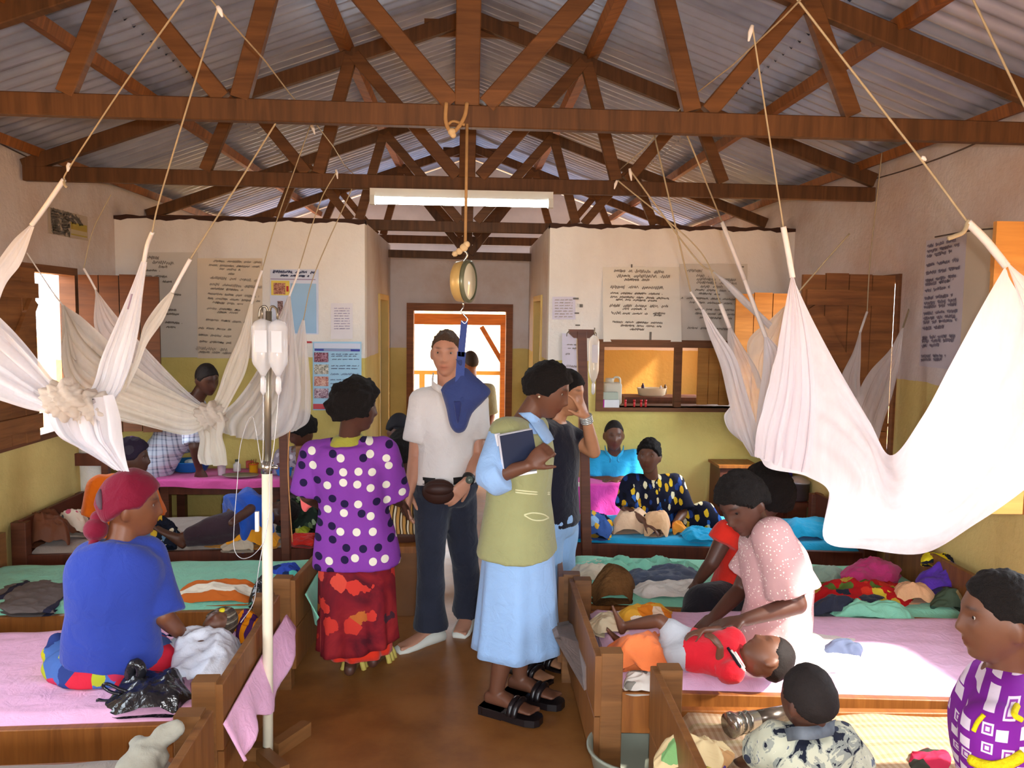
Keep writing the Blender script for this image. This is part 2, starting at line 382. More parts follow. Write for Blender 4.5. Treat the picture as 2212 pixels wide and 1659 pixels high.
# ---------------- roof: purlins, trusses, corrugated sheets
W_TR = wood('truss_timber', '#34200f', '#684325', 0.6, (1, 0, 0), 4.0)
W_TR2 = wood('truss_brace_timber', '#3e2410', '#764c28', 0.6, (0, 0, 1), 4.0)
W_PU = wood('purlin_timber', '#4e2a12', '#9c5e2a', 0.6, (0, 1, 0), 4.0)
SL = 0.358
def rz(x): return 3.66-SL*abs(x)         # rafter centre line
ROOF = empty('ceiling', (0, 3, 3.8), 'pitched roof of corrugated metal sheets seen from below', 'roof', None, 'structure')
def sheetmat():
    t = NT('corrugated_metal'); n = t.noise(1.6, 5, 0.65); s = t.noise(2.2, 4, 0.6, t.co((0.5, 4, 0.5)))
    col = t.ramp(t.math('ADD', t.math('MULTIPLY', n, 0.5), t.math('MULTIPLY', s, 0.5)), [(0.3, hx('#7c7e8e')), (0.55, hx('#a6a9b8')), (0.8, hx('#948c8a'))])
    t.bsdf(col, 0.40, 0.5, 0.35); return t.m
M_SHEET = sheetmat()
WAV, SEG = 0.105, 6
def sheet_mesh(x0, x1, side, lift):
    wd = WAV*10.6; ny = int(round(wd/WAV*SEG))+1; ys = np.linspace(0, wd, ny); xs = np.linspace(x0, x1, 4)
    G = np.zeros((4, ny, 3))
    for j, x in enumerate(xs):
        G[j, :, 0] = side*x; G[j, :, 1] = ys; G[j, :, 2] = 3.80-SL*x+0.015*np.sin(ys/WAV*2*math.pi)+lift
    if side < 0: G = G[::-1]
    me = bpy.data.meshes.new('roof_sheet'); mb = MB(); mb.grid(G)
    me.from_pydata(mb.arr().tolist(), [], mb.f); me.materials.append(M_SHEET); me.polygons.foreach_set('use_smooth', [True]*len(me.polygons)); return me
STEP = WAV*10
for side in (-1, 1):
    for (x0, x1, lift) in ((0.0, 1.72, 0.006), (1.62, 3.05, -0.002)):
        me = sheet_mesh(x0, x1, side, lift); y = -3.3; k = 0
        while y < 9.6:
            o = bpy.data.objects.new('roof_sheet', me); COL.objects.link(o); o.location = (0, y, 0.003*(k % 2)+0.002*math.sin(k*3.1)); put(o, ROOF); y += STEP; k += 1
m = MB(); m.prism([(-0.18, -3.3, 3.765), (0, -3.3, 3.84), (0.18, -3.3, 3.765), (0.18, -3.3, 3.775), (0, -3.3, 3.852), (-0.18, -3.3, 3.775)], (0, 13.7, 0)); m.build('ridge_cap', M_SHEET, ROOF)
pn = 1
for x, zz in ((0.0, 0.055), (-0.75, 0.07), (0.75, 0.07), (-1.84, 0.07), (1.80, 0.07), (-2.6, 0.065), (2.5, 0.065)):
    m = MB(); m.bar((x, -3.1, rz(x)+zz), (x, 10.3, rz(x)+zz), 0.075, 0.055, (0.3 if x < 0 else -0.3 if x > 0 else 0, 0, 1))
    m.build('trim_%d' % pn, W_PU, None, 'wooden purlin under the roof sheets, %s' % ('at the ridge' if x == 0 else ('%s slope, %s' % ('left' if x < 0 else 'right', 'nearest the ridge' if abs(x) < 1 else 'halfway down' if abs(x) < 2 else 'by the eaves'))), 'purlin', None, 'structure'); pn += 1
def truss(Y, label, dz=0.0, x0=XL+0.02, x1=XR-0.02):
    T = empty('roof_truss', (0, Y, 2.65), label, 'truss', 'roof trusses', 'structure'); zt = 2.652+dz
    def b(nm, a, c, w_, h_, mt, dy=0.0):
        mm = MB(); mm.bar((a[0], Y+dy, a[1]), (c[0], Y+dy, c[1]), w_, h_, (0, 0, 1) if abs(c[0]-a[0]) > 0.2 else (1, 0, 0), 0.004); return mm.build(nm, mt, T)
    b('tie_beam', (x0, zt+0.01), (x1, zt-0.004), 0.05, 0.088, W_TR)
    b('rafter', (x0, rz(x0)+dz), (0.0, rz(0)+dz), 0.05, 0.085, W_TR, 0.001); b('rafter', (0.0, rz(0)+dz), (x1, rz(x1)+dz), 0.05, 0.085, W_TR, 0.001)
    b('king_post', (-0.01, zt+0.045), (0.0, rz(0)+dz-0.02), 0.052, 0.10, W_TR2, -0.004)
    m2 = MB(); m2.bar((-0.28, Y+0.045, rz(0.28)+dz+0.045), (0.30, Y+0.045, rz(0.3)+dz+0.05), 0.025, 0.10, (0, 0, 1)); m2.build('gusset', W_TR2, T)
    for s in (-1, 1):
        b('brace', (s*0.07, zt+0.05), (s*0.70, rz(0.70)+dz), 0.045, 0.075, W_TR2, -0.006)
        b('brace', (s*0.72, rz(0.72)+dz), (s*0.92, zt+0.05), 0.045, 0.075, W_TR2, -0.004)
        b('brace', (s*0.99, zt+0.05), (s*1.38, rz(1.38)+dz), 0.045, 0.07, W_TR2, 0.006)
        b('brace', (s*1.40, rz(1.40)+dz), (s*1.60, zt+0.05), 0.045, 0.07, W_TR2, -0.005)
    return T
truss(1.28, 'roof truss overhead, the one nearest the camera'); truss(3.4, 'roof truss whose tie beam the hanging scale is roped to')
truss(5.12, 'roof truss the fluorescent light hangs from'); truss(7.0, 'roof truss over the corridor behind the partition walls', -0.06)
truss(-0.7, 'roof truss behind the photographer'); truss(8.95, 'farthest roof truss, over the porch')
m = MB(); m.prism([(-2.7, 10.25, 2.5), (2.7, 10.25, 2.5), (2.7, 10.25, 2.80), (0, 10.25, 3.78), (-2.7, 10.25, 2.80)], (0, 0.06, 0)); m.build('wall_gable', plain('gable_white', '#dcd6d0', 0.9), None, 'white gable infill at the far end of the roof', 'wall', None, 'structure')
T = empty('roof_truss', (0, 8.3, 2.5), 'low roof truss above the far doorway', 'truss', 'roof trusses', 'structure')
for nm, a, c, h in (('tie_beam', (-0.80, 2.455), (0.64, 2.44), 0.075), ('brace', (-0.02, 2.46), (-0.62, 3.2), 0.07), ('brace', (0.02, 2.46), (0.60, 3.2), 0.07), ('king_post', (0, 2.48), (0, 3.6), 0.08)):
    m = MB(); m.bar((a[0], 8.3 if nm != 'brace' else 8.25, a[1]), (c[0], 8.3 if nm != 'brace' else 8.25, c[1]), 0.05, h, (0, 0, 1) if nm != 'king_post' else (1, 0, 0)); m.build(nm, W_TR, T)
for k, (x0, x1, lb) in enumerate(((XL, -0.80, 'left'), (0.64, XR, 'right'))):
    m = MB(); n = 40; xs = np.linspace(x0, x1, n); top = [(x, YP-0.012, PTOP+0.016+0.006*math.sin(x*31)) for x in xs]; bot = [(x, YP-0.012, PTOP-0.012+0.008*math.sin(x*17)+0.005*math.sin(x*53)) for x in xs]
    m.prism(top+bot[::-1], (0, 0.14, 0)); m.build('trim_%d' % (pn+k), plain('wall_plate_dark', '#3a2218', 0.8), None, 'dark wall plate along the top of the %s partition' % lb, 'trim', None, 'structure')
# ---------------- windows and shutters
W_SH = wood('shutter_timber', '#55301a', '#9a6334', 0.6, (0, 0, 1), 4.0)
W_SHL = wood('shutter_timber_sunlit', '#94602a', '#c88c44', 0.6, (0, 0, 1), 4.0)  # paler copy of the shutter wood, sunlight put into its colour
W_SHO = wood('shutter_timber_orange', '#7d4a20', '#b06c34', 0.6, (0, 0, 1), 4.0)
W_FR = wood('frame_timber', '#4a2c18', '#7d5030', 0.6, (0, 0, 1), 4.0)
def leaf(win, hinge, direction, width, z0, z1, mat, side=1, n=4, brace=True):
    """one boarded shutter leaf: ledges and brace on one face, separate planks"""
    h = V3((hinge[0], hinge[1], 0)); d = unit((direction[0], direction[1], 0)); nrm = np.array((d[1], -d[0], 0))*side
    m = MB(); L = lambda s, z, o=0.0: h+d*s+nrm*o+np.array((0, 0, z))
    for z in (z0+0.12, z1-0.14): m.bar(L(0.02, z, 0.028), L(width-0.02, z, 0.028), 0.03, 0.09)
    if brace: m.bar(L(0.04, z0+0.18, 0.026), L(width-0.05, z1-0.2, 0.026), 0.024, 0.08)
    sh = m.build('shutter', mat, win)
    pw = width/n
    for k in range(n):
        mm = MB(); j = 0.004*math.sin(k*2.3+width*7); mm.bar(L(pw*(k+0.5), z0+j), L(pw*(k+0.5), z1+j*1.5), 0.022+0.003*(k % 2), pw-0.006, d)
        o = mm.build('plank', mat); o.parent = sh; o.matrix_parent_inverse = Matrix.Translation(-sh.parent.location) if False else Matrix.Identity(4); o.location = (0, 0, 0)
    return sh
def window(idx, wx, y0, y1, label, sgn, mat=W_FR):
    w_ = empty('window_%d' % idx, (wx, (y0+y1)/2, WZ0), label, 'window', None, 'structure')
    m = MB(); x0, x1 = (wx-0.09, wx+0.015) if sgn < 0 else (wx-0.015, wx+0.09)
    m.box((x0, y0, WZ1-0.05), (x1, y1, WZ1)); m.box((x0, y0, WZ0), (x1, y1, WZ0+0.04)); m.box((x0, y0, WZ0+0.04), (x1, y0+0.045, WZ1-0.05)); m.box((x0, y1-0.045, WZ0+0.04), (x1, y1, WZ1-0.05))
    m.build('frame', mat, w_)
    return w_
w1 = window(1, XL, 4.50, 5.76, 'left window with one boarded shutter closed and one swung inward', -1)
leaf(w1, (XL+0.035, 4.52), (0.02, 1), 0.60, WZ0+0.03, WZ1-0.03, W_SH, 1)
leaf(w1, (XL+0.03, 5.73), (1, 0.16), 0.52, WZ0-0.02, WZ1-0.04, wood('shutter_timber_dark', '#3a2010', '#6b3d1c', 0.6, (0, 0, 1), 4.0), -1, 4, False)
w2 = window(2, XR, 4.76, 6.0, 'right window behind the white net with dark boarded shutter', 1)
leaf(w2, (XR-0.065, 4.72), (-1, 0.02), 0.56, WZ0-0.0, WZ1-0.01, W_SH, -1)
leaf(w2, (XR-0.04, 5.97), (-1, 0.05), 0.56, WZ0, WZ1-0.09, W_SHL, 1, 4, False)
w3 = window(3, XR, 1.75, 3.05, 'near right window whose sunlit shutter shows at the picture edge', 1)
leaf(w3, (XR-0.03, 3.04), (-1, 0.02), 0.55, WZ0+0.07, WZ1+0.10, W_SHL, 1, 3, False)
w4 = window(4, XL, 1.75, 3.05, 'near left window outside the frame', -1)
for wx, sg, (a, b) in [(XL, -1, q) for q in winL]+[(XR, 1, q) for q in winR]:
    portal(wx+sg*0.16, (a+b)/2, (WZ0+WZ1)/2, b-a, WZ1-WZ0, (-sg, 0, 0))
portal((DX0+DX1)/2, YB+0.2, 1.0, DX1-DX0, 1.9, (0, -1, 0)); portal(0, -3.2, 1.15, 2.2, 2.3, (0, 1, 0))
# serving hatch in the right partition
w5 = empty('window_5', ((HX0+HX1)/2, YP, HZ0), 'serving hatch in the partition with a brown frame and counter', 'hatch', None, 'structure')
m = MB(); y0, y1 = YP-0.02, YP+0.13
m.box((HX0-0.03, y0, HZ1-0.03), (HX1+0.03, y1, HZ1+0.03)); m.box((HX0-0.03, y0, HZ0), (HX0+0.03, y1, HZ1-0.03)); m.box((HX1-0.03, y0, HZ0), (HX1+0.03, y1, HZ1-0.03))
mx = P(1463, 800, YP+0.08).x; m.box((mx-0.025, YP+0.05, HZ0), (mx+0.03, YP+0.11, HZ1-0.03)); m.build('frame', W_FR, w5)
m = MB(); m.box((HX0-0.03, YP-0.03, HZ0-0.03), (HX1+0.05, YP+0.30, HZ0)); m.build('counter', W_FR, w5)
sx = P(1507, 800, YP+0.16).x
leaf(w5, (HX1+0.0, YP+0.17), (-1, 0.0), HX1-sx, HZ0+0.01, HZ1-0.005, W_SHL, 1, 4, False)
# doors
dr = empty('door_1', ((DX0+DX1)/2, YB, 0), 'open outside doorway with a worn brown frame at the corridor end', 'door', None, 'structure')
m = MB()
m.box((DX0-0.01, YB-0.03, 0), (DX0+0.06, YB+0.15, DZ-0.06)); m.box((DX1-0.06, YB-0.03, 0), (DX1+0.01, YB+0.15, DZ-0.06)); m.box((DX0-0.01, YB-0.03, DZ-0.06), (DX1+0.01, YB+0.15, DZ+0.02)); m.build('frame', wood('door_frame_timber', '#5a3018', '#95592e', 0.6, (0, 0, 1)), dr)
M_GDOOR = plain('grey_door_paint', '#8d9290', 0.6); M_CREAMF = plain('cream_frame', '#d8b56a', 0.6)
for k, (x, a, b, sg, lb) in enumerate(((-0.80, 7.35, 8.2, -1, 'grey side door on the left of the corridor'), (0.64, 6.95, 7.75, 1, 'grey side door on the right of the corridor'))):
    d_ = empty('door_%d' % (k+2), (x, (a+b)/2, 0), lb, 'door', None, 'structure')
    m = MB(); m.box((min(x+sg*0.06, x+sg*0.10), a+0.04, 0.01), (max(x+sg*0.06, x+sg*0.10), b-0.04, 1.99)); m.build('door_leaf', M_GDOOR, d_)
    m = MB(); xa, xb = min(x-sg*0.015, x+sg*0.12), max(x-sg*0.015, x+sg*0.12)
    m.box((xa, a, 0), (xb, a+0.05, 1.98)); m.box((xa, b-0.05, 0), (xb, b, 1.98)); m.box((xa, a, 1.98), (xb, b, 2.03)); m.build('frame', M_CREAMF, d_)
# porch outside the door
PW = wood('porch_timber', '#7a4318', '#b56f2c', 0.6, (0, 0, 1))
pc = empty('porch', (0, 9.6, 0), 'sunlit timber porch seen through the open doorway', 'porch', None, 'structure')
m = MB(); m.box((-2.6, YB+0.15, -0.15), (2.6, 10.75, -0.02)); m.build('porch_floor', M_FLOOR, pc)
m = MB(); m.bar((-2.6, 10.5, 1.79), (2.6, 10.5, 1.79), 0.08, 0.14); m.build('eaves_beam', PW, pc)
for y, z in ((9.3, 2.06), (9.9, 1.97)):
    m = MB(); m.bar((-2.6, y, z), (2.6, y, z), 0.07, 0.08); m.build('purlin', PW, pc)
for x, w_ in ((0.50, 0.15), (-1.3, 0.15), (2.2, 0.15)):
    m = MB(); m.box((x-w_/2, 10.42, -0.02), (x+w_/2, 10.58, 1.72)); m.bar((x-0.02, 10.5, 1.2), (x-0.32 if x > 0 else x+0.3, 10.5, 1.70), 0.05, 0.06); m.build('post', PW, pc)
ny = 140; xs = np.linspace(-2.7, 2.7, 430); G = np.zeros((3, 430, 3))
for j, (y, z) in enumerate(((8.72, 2.19), (9.7, 2.04), (10.8, 1.90))): G[j, :, 0] = xs; G[j, :, 1] = y; G[j, :, 2] = z+0.01*np.sin(xs/WAV*2*math.pi)
m = MB(); m.grid(G); m.build('roof_sheet', M_SHEET, pc)
M_RAIL = plain('porch_rail_paint', '#d9a94c', 0.7)
m = MB(); m.bar((-2.6, 10.5, 1.10), (0.44, 10.5, 1.10), 0.06, 0.05); m.build('hand_rail', M_RAIL, pc)
for x in (-2.2, -1.7, -1.05, -0.58, -0.05):
    m = MB(); m.bar((x, 10.5, 0), (x, 10.5, 1.08), 0.05, 0.07, (1, 0, 0)); m.build('baluster', M_RAIL, pc)
t = NT('far_wall_cream'); t.bsdf(t.mix(t.noise(0.5, 3), hx('#efe2c4'), hx('#f7efdb')), 0.9, 0.1)
fb = empty('far_building', (-1, 17, 0), 'pale low building in sun beyond the porch', 'building')
m = MB(); m.box((-8, 17, -0.2), (5, 20, 2.3)); m.build('wall', t.m, fb)
for x in (-0.9, 1.2): m = MB(); m.box((x, 16.97, 1.35), (x+0.6, 17.0, 1.95)); m.build('window', plain('far_window', '#c9b488', 0.6), fb)
m = MB(); m.prism([(-8.3, 16.5, 2.25), (5.3, 16.5, 2.25), (5.3, 18.5, 3.1), (-8.3, 18.5, 3.1)], (0, 0, 0.05)); m.build('roof', M_SHEET, fb)
# ---------------- fluorescent lamp
fa, fb_ = P(800, 434, 5.06), P(1194, 434, 5.06); zc = (fa.z+fb_.z)/2
L = empty('fluorescent_light', (0, 5.06, zc), 'glowing white fluorescent tube light under the roof truss', 'lamp')
m = MB(); m.box((fa.x, 5.03, zc+0.012), (fb_.x, 5.09, zc+0.062)); m.build('batten', plain('lamp_white', '#d6dad6', 0.5), L)
m = MB(); m.tube([(fa.x+0.03, 5.045, zc-0.012), (fb_.x-0.03, 5.045, zc-0.012)], 0.019, 14); m.build('tube', emit('tube_light', (0.84, 0.97, 1.0), 26.0), L)
for x in (fa.x, fb_.x-0.03): m = MB(); m.box((x, 5.02, zc-0.035), (x+0.03, 5.07, zc+0.02)); m.build('end_cap', plain('lamp_cap', '#c8ccc8', 0.5), L)
# ---------------- papers and posters on the walls
M_INK = plain('ink_dark', '#857c72', 0.9, 0.1, 0, 0); M_INKF = plain('ink_faint', '#aa9c8c', 0.9, 0.1, 0, 0)
def writing(parent, frame, lines, mat=M_INK, th=0.006, seed=1, hgt=0.022):
    """handwritten lines: frame(u, v) -> point just off the paper, lines = (u0, v0, u1, v1) in paper units (m)"""
    r = random.Random(seed); m = MB()
    for (u0, v0, u1, v1, *k) in lines:
        hg = k[0] if k else hgt; L_ = math.hypot(u1-u0, v1-v0); x = 0.0
        while x < L_:
            wl_ = r.uniform(2.0, 6.0)*hg; end = min(L_, x+wl_); px, py = x, 0
            while x < end:
                nx_, ny_ = x+hg*r.uniform(0.12, 0.34), (0.42 if py <= 0 else -0.42)*hg*r.uniform(0.5, 1.3)
                a = frame(u0+(u1-u0)*px/L_, v0+(v1-v0)*px/L_+py); b = frame(u0+(u1-u0)*min(nx_, L_)/L_, v0+(v1-v0)*min(nx_, L_)/L_+ny_)
                n_ = frame(0, 0, True); d = unit(b-a); s = np.cross(d, n_)*th/2
                m.add([a-s, b-s, b+s, a+s], [(0, 1, 2, 3)], False); px, py = nx_, ny_; x = nx_
            x += hg*1.0
    o = m.build('writing', mat, parent, kind='stuff'); return o
def paper_y(name, u0, v0, u1, v1, mat, label, cat='poster', Y=YP, lift=0.004, curl=0.0, th=0.004):
    a, b, c, d = P(u0, v0, Y), P(u1, v0, Y), P(u1, v1, Y), P(u0, v1, Y); off = np.array((0, -lift, 0))
    t_ = empty(name, V3((a+c)/2)+off, label, cat)
    G = np.zeros((6, 6, 3))
    for j in range(6):
        for i in range(6):
            s, q = i/5, j/5; p = (V3(a)*(1-s)+V3(b)*s)*(1-q)+(V3(d)*(1-s)+V3(c)*s)*q; G[j, i] = p+off+np.array((0, -curl*(2*abs(s-.5))**3*q*q-0.002*math.sin(3*s+5*q), 0))
    m = MB(); m.grid(G); G2 = G.copy(); G2[..., 1] += 0.002; m.grid(G2[:, ::-1]); m.build('sheet', mat, t_)
    def fr(u, v, nrm=False):
        if nrm: return np.array((0, -1.0, 0))
        return V3(P(u, v, Y))+np.array((0, -lift-0.006, 0))
    return t_, fr
def wr_px(parent, fr, rows, mat=M_INK, th=0.007, seed=1, hg=5.2):
    """rows of (u0, v, u1, [slant]) in picture units on that paper"""
    th *= 0.62
    return writing(parent, fr, [(r_[0], r_[1], r_[2], r_[1]+(r_[3] if len(r_) > 3 else 0), r_[4] if len(r_) > 4 else hg) for r_ in rows], mat, th, seed)
M_PAPER1 = plain('paper_grey', '#c9c0b4', 0.9, 0.1, 0, 0.06); M_PAPER2 = plain('paper_buff', '#d6c4ab', 0.9, 0.1, 0, 0.06)
M_PAPER3 = plain('paper_cream', '#d8d0c2', 0.9, 0.1, 0, 0.05); M_PAPER4 = plain('paper_lilac', '#cfc8d4', 0.9, 0.1, 0, 0.05); M_PAPERW = plain('paper_white', '#dcd6d8', 0.9, 0.1, 0, 0.05)
t_, fr = paper_y('wall_chart', 313, 545, 428, 772, M_PAPER1, 'grey handwritten wall chart beside the swung brown shutter')
wr_px(t_, fr, [(320, 556, 352, 2, 8), (330, 566, 384, 4, 8), (344, 576, 362, 1, 7), (316, 584, 346, 1), (314, 596, 362, 2), (352, 608, 372, 1), (376, 636, 392, 1), (362, 669, 386, 1), (360, 678, 388, 1), (358, 696, 394, 2), (360, 706, 380, 1)], M_INK, 0.007, 3)
t_, fr = paper_y('wall_chart', 427, 558, 567, 774, M_PAPER2, 'buff handwritten wall chart left of the drip stand', lift=0.007)
wr_px(t_, fr, [(462, 564, 565, 3), (452, 573, 562, 4), (475, 581, 520, 2), (494, 592, 508, 0), (455, 600, 560, 6, 7), (454, 614, 566, 7, 7), (456, 623, 526, 4), (450, 634, 560, 7), (450, 644, 562, 7), (460, 653, 526, 4), (448, 666, 520, 4), (470, 674, 515, 2), (446, 690, 530, 6), (430, 708, 500, 4), (430, 723, 500, 4), (432, 737, 500, 4), (424, 752, 492, 3, 8), (430, 760, 500, 3)], M_INKF, 0.008, 5)
t_, fr = paper_y('wall_chart', 1302, 577, 1470, 738, M_PAPER3, 'cream handwritten notice over the left part of the hatch', curl=0.03)
wr_px(t_, fr, [(1326, 585, 1365, 1, 7), (1371, 586, 1436, 2, 8), (1332, 596, 1446, 2, 8), (1348, 604, 1402, 1, 6), (1318, 620, 1432, 2, 8), (1318, 633, 1430, 2), (1318, 641, 1444, 4), (1330, 647, 1418, 3), (1306, 659, 1310), (1316, 660, 1442, 2, 7), (1344, 667, 1395, 1), (1306, 676, 1310), (1317, 676, 1340, 0, 8), (1344, 677, 1398, 1), (1410, 677, 1440, 0), (1412, 681, 1428, 0), (1304, 694, 1312), (1316, 695, 1430, 3), (1340, 703, 1428, 2), (1360, 711, 1392, 1)], M_INK, 0.007, 7)
t_, fr = paper_y('wall_chart', 1468, 570, 1614, 745, M_PAPER1, 'grey handwritten notice over the right part of the hatch', lift=0.007)
wr_px(t_, fr, [(1483, 584, 1520, 2, 8), (1503, 595, 1530, 1, 8), (1504, 603, 1588, 2, 7), (1503, 610, 1590, 3, 7), (1512, 619, 1560, 1, 7), (1500, 626, 1584, 3), (1508, 634, 1554, 2), (1470, 644, 1474), (1482, 644, 1592, 3), (1488, 653, 1590, 3), (1500, 668, 1584, 2), (1500, 677, 1600, 3), (1510, 686, 1580, 2), (1484, 708, 1580, 3)], M_INK, 0.006, 9)
t_, fr = paper_y('printed_notice', 1193, 641, 1243, 690, M_PAPER4, 'small lilac printed notice left of the dark drip post')
wr_px(t_, fr, [(1198, 648+6*i, 1236, 0, 2.5) for i in range(7)], M_INKF, 0.003, 11)
t_, fr = paper_y('printed_notice', 1214, 720, 1254, 857, M_PAPER4, 'tall lilac paper hanging behind the dark drip post', lift=0.012)
wr_px(t_, fr, [(1224, 744, 1250, 1, 3), (1226, 752, 1248, 0, 3), (1221, 764, 1230, 0, 5), (1222, 790, 1252, 2, 6)], M_INK, 0.004, 12)
t_, fr = paper_y('printed_notice', 715, 655, 762, 732, M_PAPERW, 'small white typed notice above the blue newborn poster')
wr_px(t_, fr, [(722, 666+5.5*i, 756, 0, 2.2) for i in range(9)], plain('ink_lilac', '#a79bb8', 0.9, 0.1, 0, 0), 0.003, 13)
# small scraps of tape and hooks left on the plaster
for k, (u, v, du, dv) in enumerate(((1238, 643, 12, 4), (1252, 657, 7, 7), (1241, 675, 10, 3), (1243, 701, 10, 3), (1218, 729, 5, 11), (1363, 571, 3, 7), (1403, 717, 4, 28), (1600, 575, 7, 3))):
    a = P(u, v, YP-0.002); b = P(u+du, v+dv, YP-0.010); m = MB(); m.box((a.x, b.y, b.z), (b.x, a.y, a.z))
    m.build('tape_scrap', plain('tape_dark', '#6d675f', 0.8), None, ('slanted scrap of tape at the upper corner of the small lilac notice', 'square dark scrap of tape beside the small lilac notice', 'scrap of tape at the lower corner of the small lilac notice', 'scrap of tape just above the T-topped drip post', 'upright greenish scrap of tape left of the T-topped drip post', 'short dark mark above the cream notice over the hatch', 'long upright dark streak on the cream notice just above the hatch', 'small scrap of tape near the top right of the grey notice')[k], 'tape', 'tape scraps on the partition')
M_PB = plain('poster_blue', '#8fb4d2', 0.4, 0.5, 0, 0.06); M_PL = plain('poster_pale', '#c9cfe0', 0.5, 0.3, 0, 0.04)
def block(parent, fr, u0, v0, u1, v1, mat, name='printed_panel', lift=0.003):
    block.k = getattr(block, 'k', 0)+1; a, c = fr(u0, v0), fr(u1, v1); m = MB(); y = a[1]+0.004-0.0006*(block.k % 12); m.add([(a[0], y, a[2]), (a[0], y, c[2]), (c[0], y, c[2]), (c[0], y, a[2])], [(0, 1, 2, 3)]); return m.build(name, mat, parent)
def photomat(name, cols, s=55):
    t = NT(name); n = t.noise(s, 4, 0.6, None, 1.5); t.bsdf(t.ramp(n, [(0.3+0.14*i, hx(c)) for i, c in enumerate(cols)]), 0.5, 0.3); return t.m
t_, fr = paper_y('health_poster', 584, 582, 688, 722, M_PL, 'older poster with photo column and blue text panel behind the net')
block(t_, fr, 628, 612, 684, 720, M_PB); block(t_, fr, 586, 606, 626, 638, plain('poster_yellow', '#e0c75a', 0.6))
block(t_, fr, 591, 611, 617, 636, photomat('photo_a', ['#3a2320', '#8a5040', '#c08a70'])); block(t_, fr, 600, 650, 612, 684, photomat('photo_b', ['#2a2020', '#6a5048', '#a08080']))
block(t_, fr, 619, 618, 624, 630, plain('poster_red', '#b83038', 0.6)); block(t_, fr, 585, 602, 682, 605, plain('poster_mauve', '#8a6f90', 0.6))
wr_px(t_, fr, [(590, 587, 680, 2, 7), (606, 595, 668, 2, 5)], plain('ink_navy', '#454a66', 0.8, 0.1, 0, 0), 0.008, 15)
t_, fr = paper_y('health_poster', 676, 738, 781, 886, plain('poster_sky', '#9cc6de', 0.4, 0.5, 0, 0.05), 'blue poster with four photos in a column above the curly-haired woman', lift=0.006)
block(t_, fr, 679, 741, 779, 753, M_PL); block(t_, fr, 680, 753, 700, 758, plain('poster_navy', '#3a3f96', 0.5)); block(t_, fr, 700, 753, 760, 759, plain('poster_slate', '#8a93b8', 0.5)); block(t_, fr, 758, 754, 778, 759, plain('poster_navy', '#3a3f96', 0.5))
for i, cols in enumerate((['#2a1518', '#6a2a3a', '#b08090'], ['#5a6a50', '#8a8478', '#d8d0c0'], ['#7a3a30', '#b06a60', '#d8b0a0'], ['#5a3a48', '#8a6878', '#c8b0b8'])):
    v = 761+26*i; block(t_, fr, 679, v, 710, v+21, photomat('photo_%d' % i, cols, 45), 'printed_photo')
block(t_, fr, 677, 872, 781, 884, plain('poster_redband', '#c04a50', 0.5)); block(t_, fr, 714, 854, 730, 870, plain('poster_cyan', '#3aa4d8', 0.5))
wr_px(t_, fr, [(682, 747, 774, 0, 5), (716, 765, 776, 0, 2.5), (716, 769, 770, 0, 2.5), (718, 776, 776, 0, 2.5), (716, 790, 776, 0, 2.5), (716, 796, 772, 0, 2.5), (714, 808, 776, 0, 5), (714, 820, 770, 0, 2.5), (714, 828, 776, 0, 2.5), (714, 836, 770, 0, 2.5), (714, 846, 766, 0, 2.5)], plain('ink_slate', '#66708e', 0.8, 0.1, 0, 0), 0.0035, 16)
block(t_, fr, 661, 737, 674, 741, plain('poster_red', '#b83038', 0.6))
# papers on the side walls
def paper_x(name, X, y0, z0, y1, z1, mat, label, lift):
    t_ = empty(name, (X+lift, (y0+y1)/2, (z0+z1)/2), label, 'poster'); m = MB(); th = 0.003 if lift > 0 else -0.003
    xs = sorted((X+lift, X+lift-th)); m.box((xs[0], y0, z0), (xs[1], y1, z1)); m.build('sheet', mat, t_)
    def fr(u, v, nrm=False):
        if nrm: return np.array((math.copysign(1.0, lift), 0, 0))
        return np.array((X+lift*1.0+math.copysign(0.004, lift), u, v))
    return t_, fr
a, b = PX(2003, 520, XR), PX(2073, 800, XR)
t_, fr = paper_x('wall_chart', XR, b.y, b.z, a.y, a.z, plain('paper_mauve', '#bdb4ba', 0.9, 0.1, 0, 0.05), 'tall mauve-grey paper of handwritten lines beside the dark shutter', -0.006)
ys, ye = a.y-0.02, b.y+0.02; H_ = a.z-b.z
writing(t_, fr, [(ys, a.z-H_*q, ys+(ye-ys)*e, a.z-H_*q+0.015, 0.022) for q, e in ((.05, .8), (.09, .9), (.13, .7), (.2, .9), (.26, .95), (.32, .85), (.35, .8), (.4, .7), (.46, .8), (.5, .9), (.53, .9), (.58, .95), (.62, .9), (.65, .95), (.7, .6), (.77, .95), (.80, .9), (.84, .5), (.92, .7), (.95, .6))], plain('ink_violet', '#857c8a', 0.9, 0.1, 0, 0), 0.005, 21)
a2, b2 = PX(2078, 500, XR), PX(2140, 800, XR)
paper_x('wall_chart', XR, b2.y, b2.z, a2.y, a2.z, plain('paper_tan', '#c7b8a2', 0.9, 0.1, 0, 0.06), 'blank tan paper between the written sheet and the white net', -0.005)
a, b = PX(100, 405, XL), PX(190, 570, XL)
t_, fr = paper_x('wall_chart', XL, a.y, b.z+0.16, b.y, a.z-0.12, plain('paper_dusty', '#b3a392', 0.9, 0.1, 0, 0.08), 'dusty handwritten paper above the left window', 0.006)
H_ = a.z-0.12-b.z-0.16; writing(t_, fr, [(a.y+0.03, b.z+0.16+H_*q, a.y+0.03+(b.y-a.y-0.06)*e, b.z+0.16+H_*q, 0.03) for q, e in ((.1, .5), (.2, .5), (.3, .45), (.4, .5), (.5, .5), (.62, .9), (.72, .9), (.82, .8), (.92, .7))], M_INK, 0.008, 22)
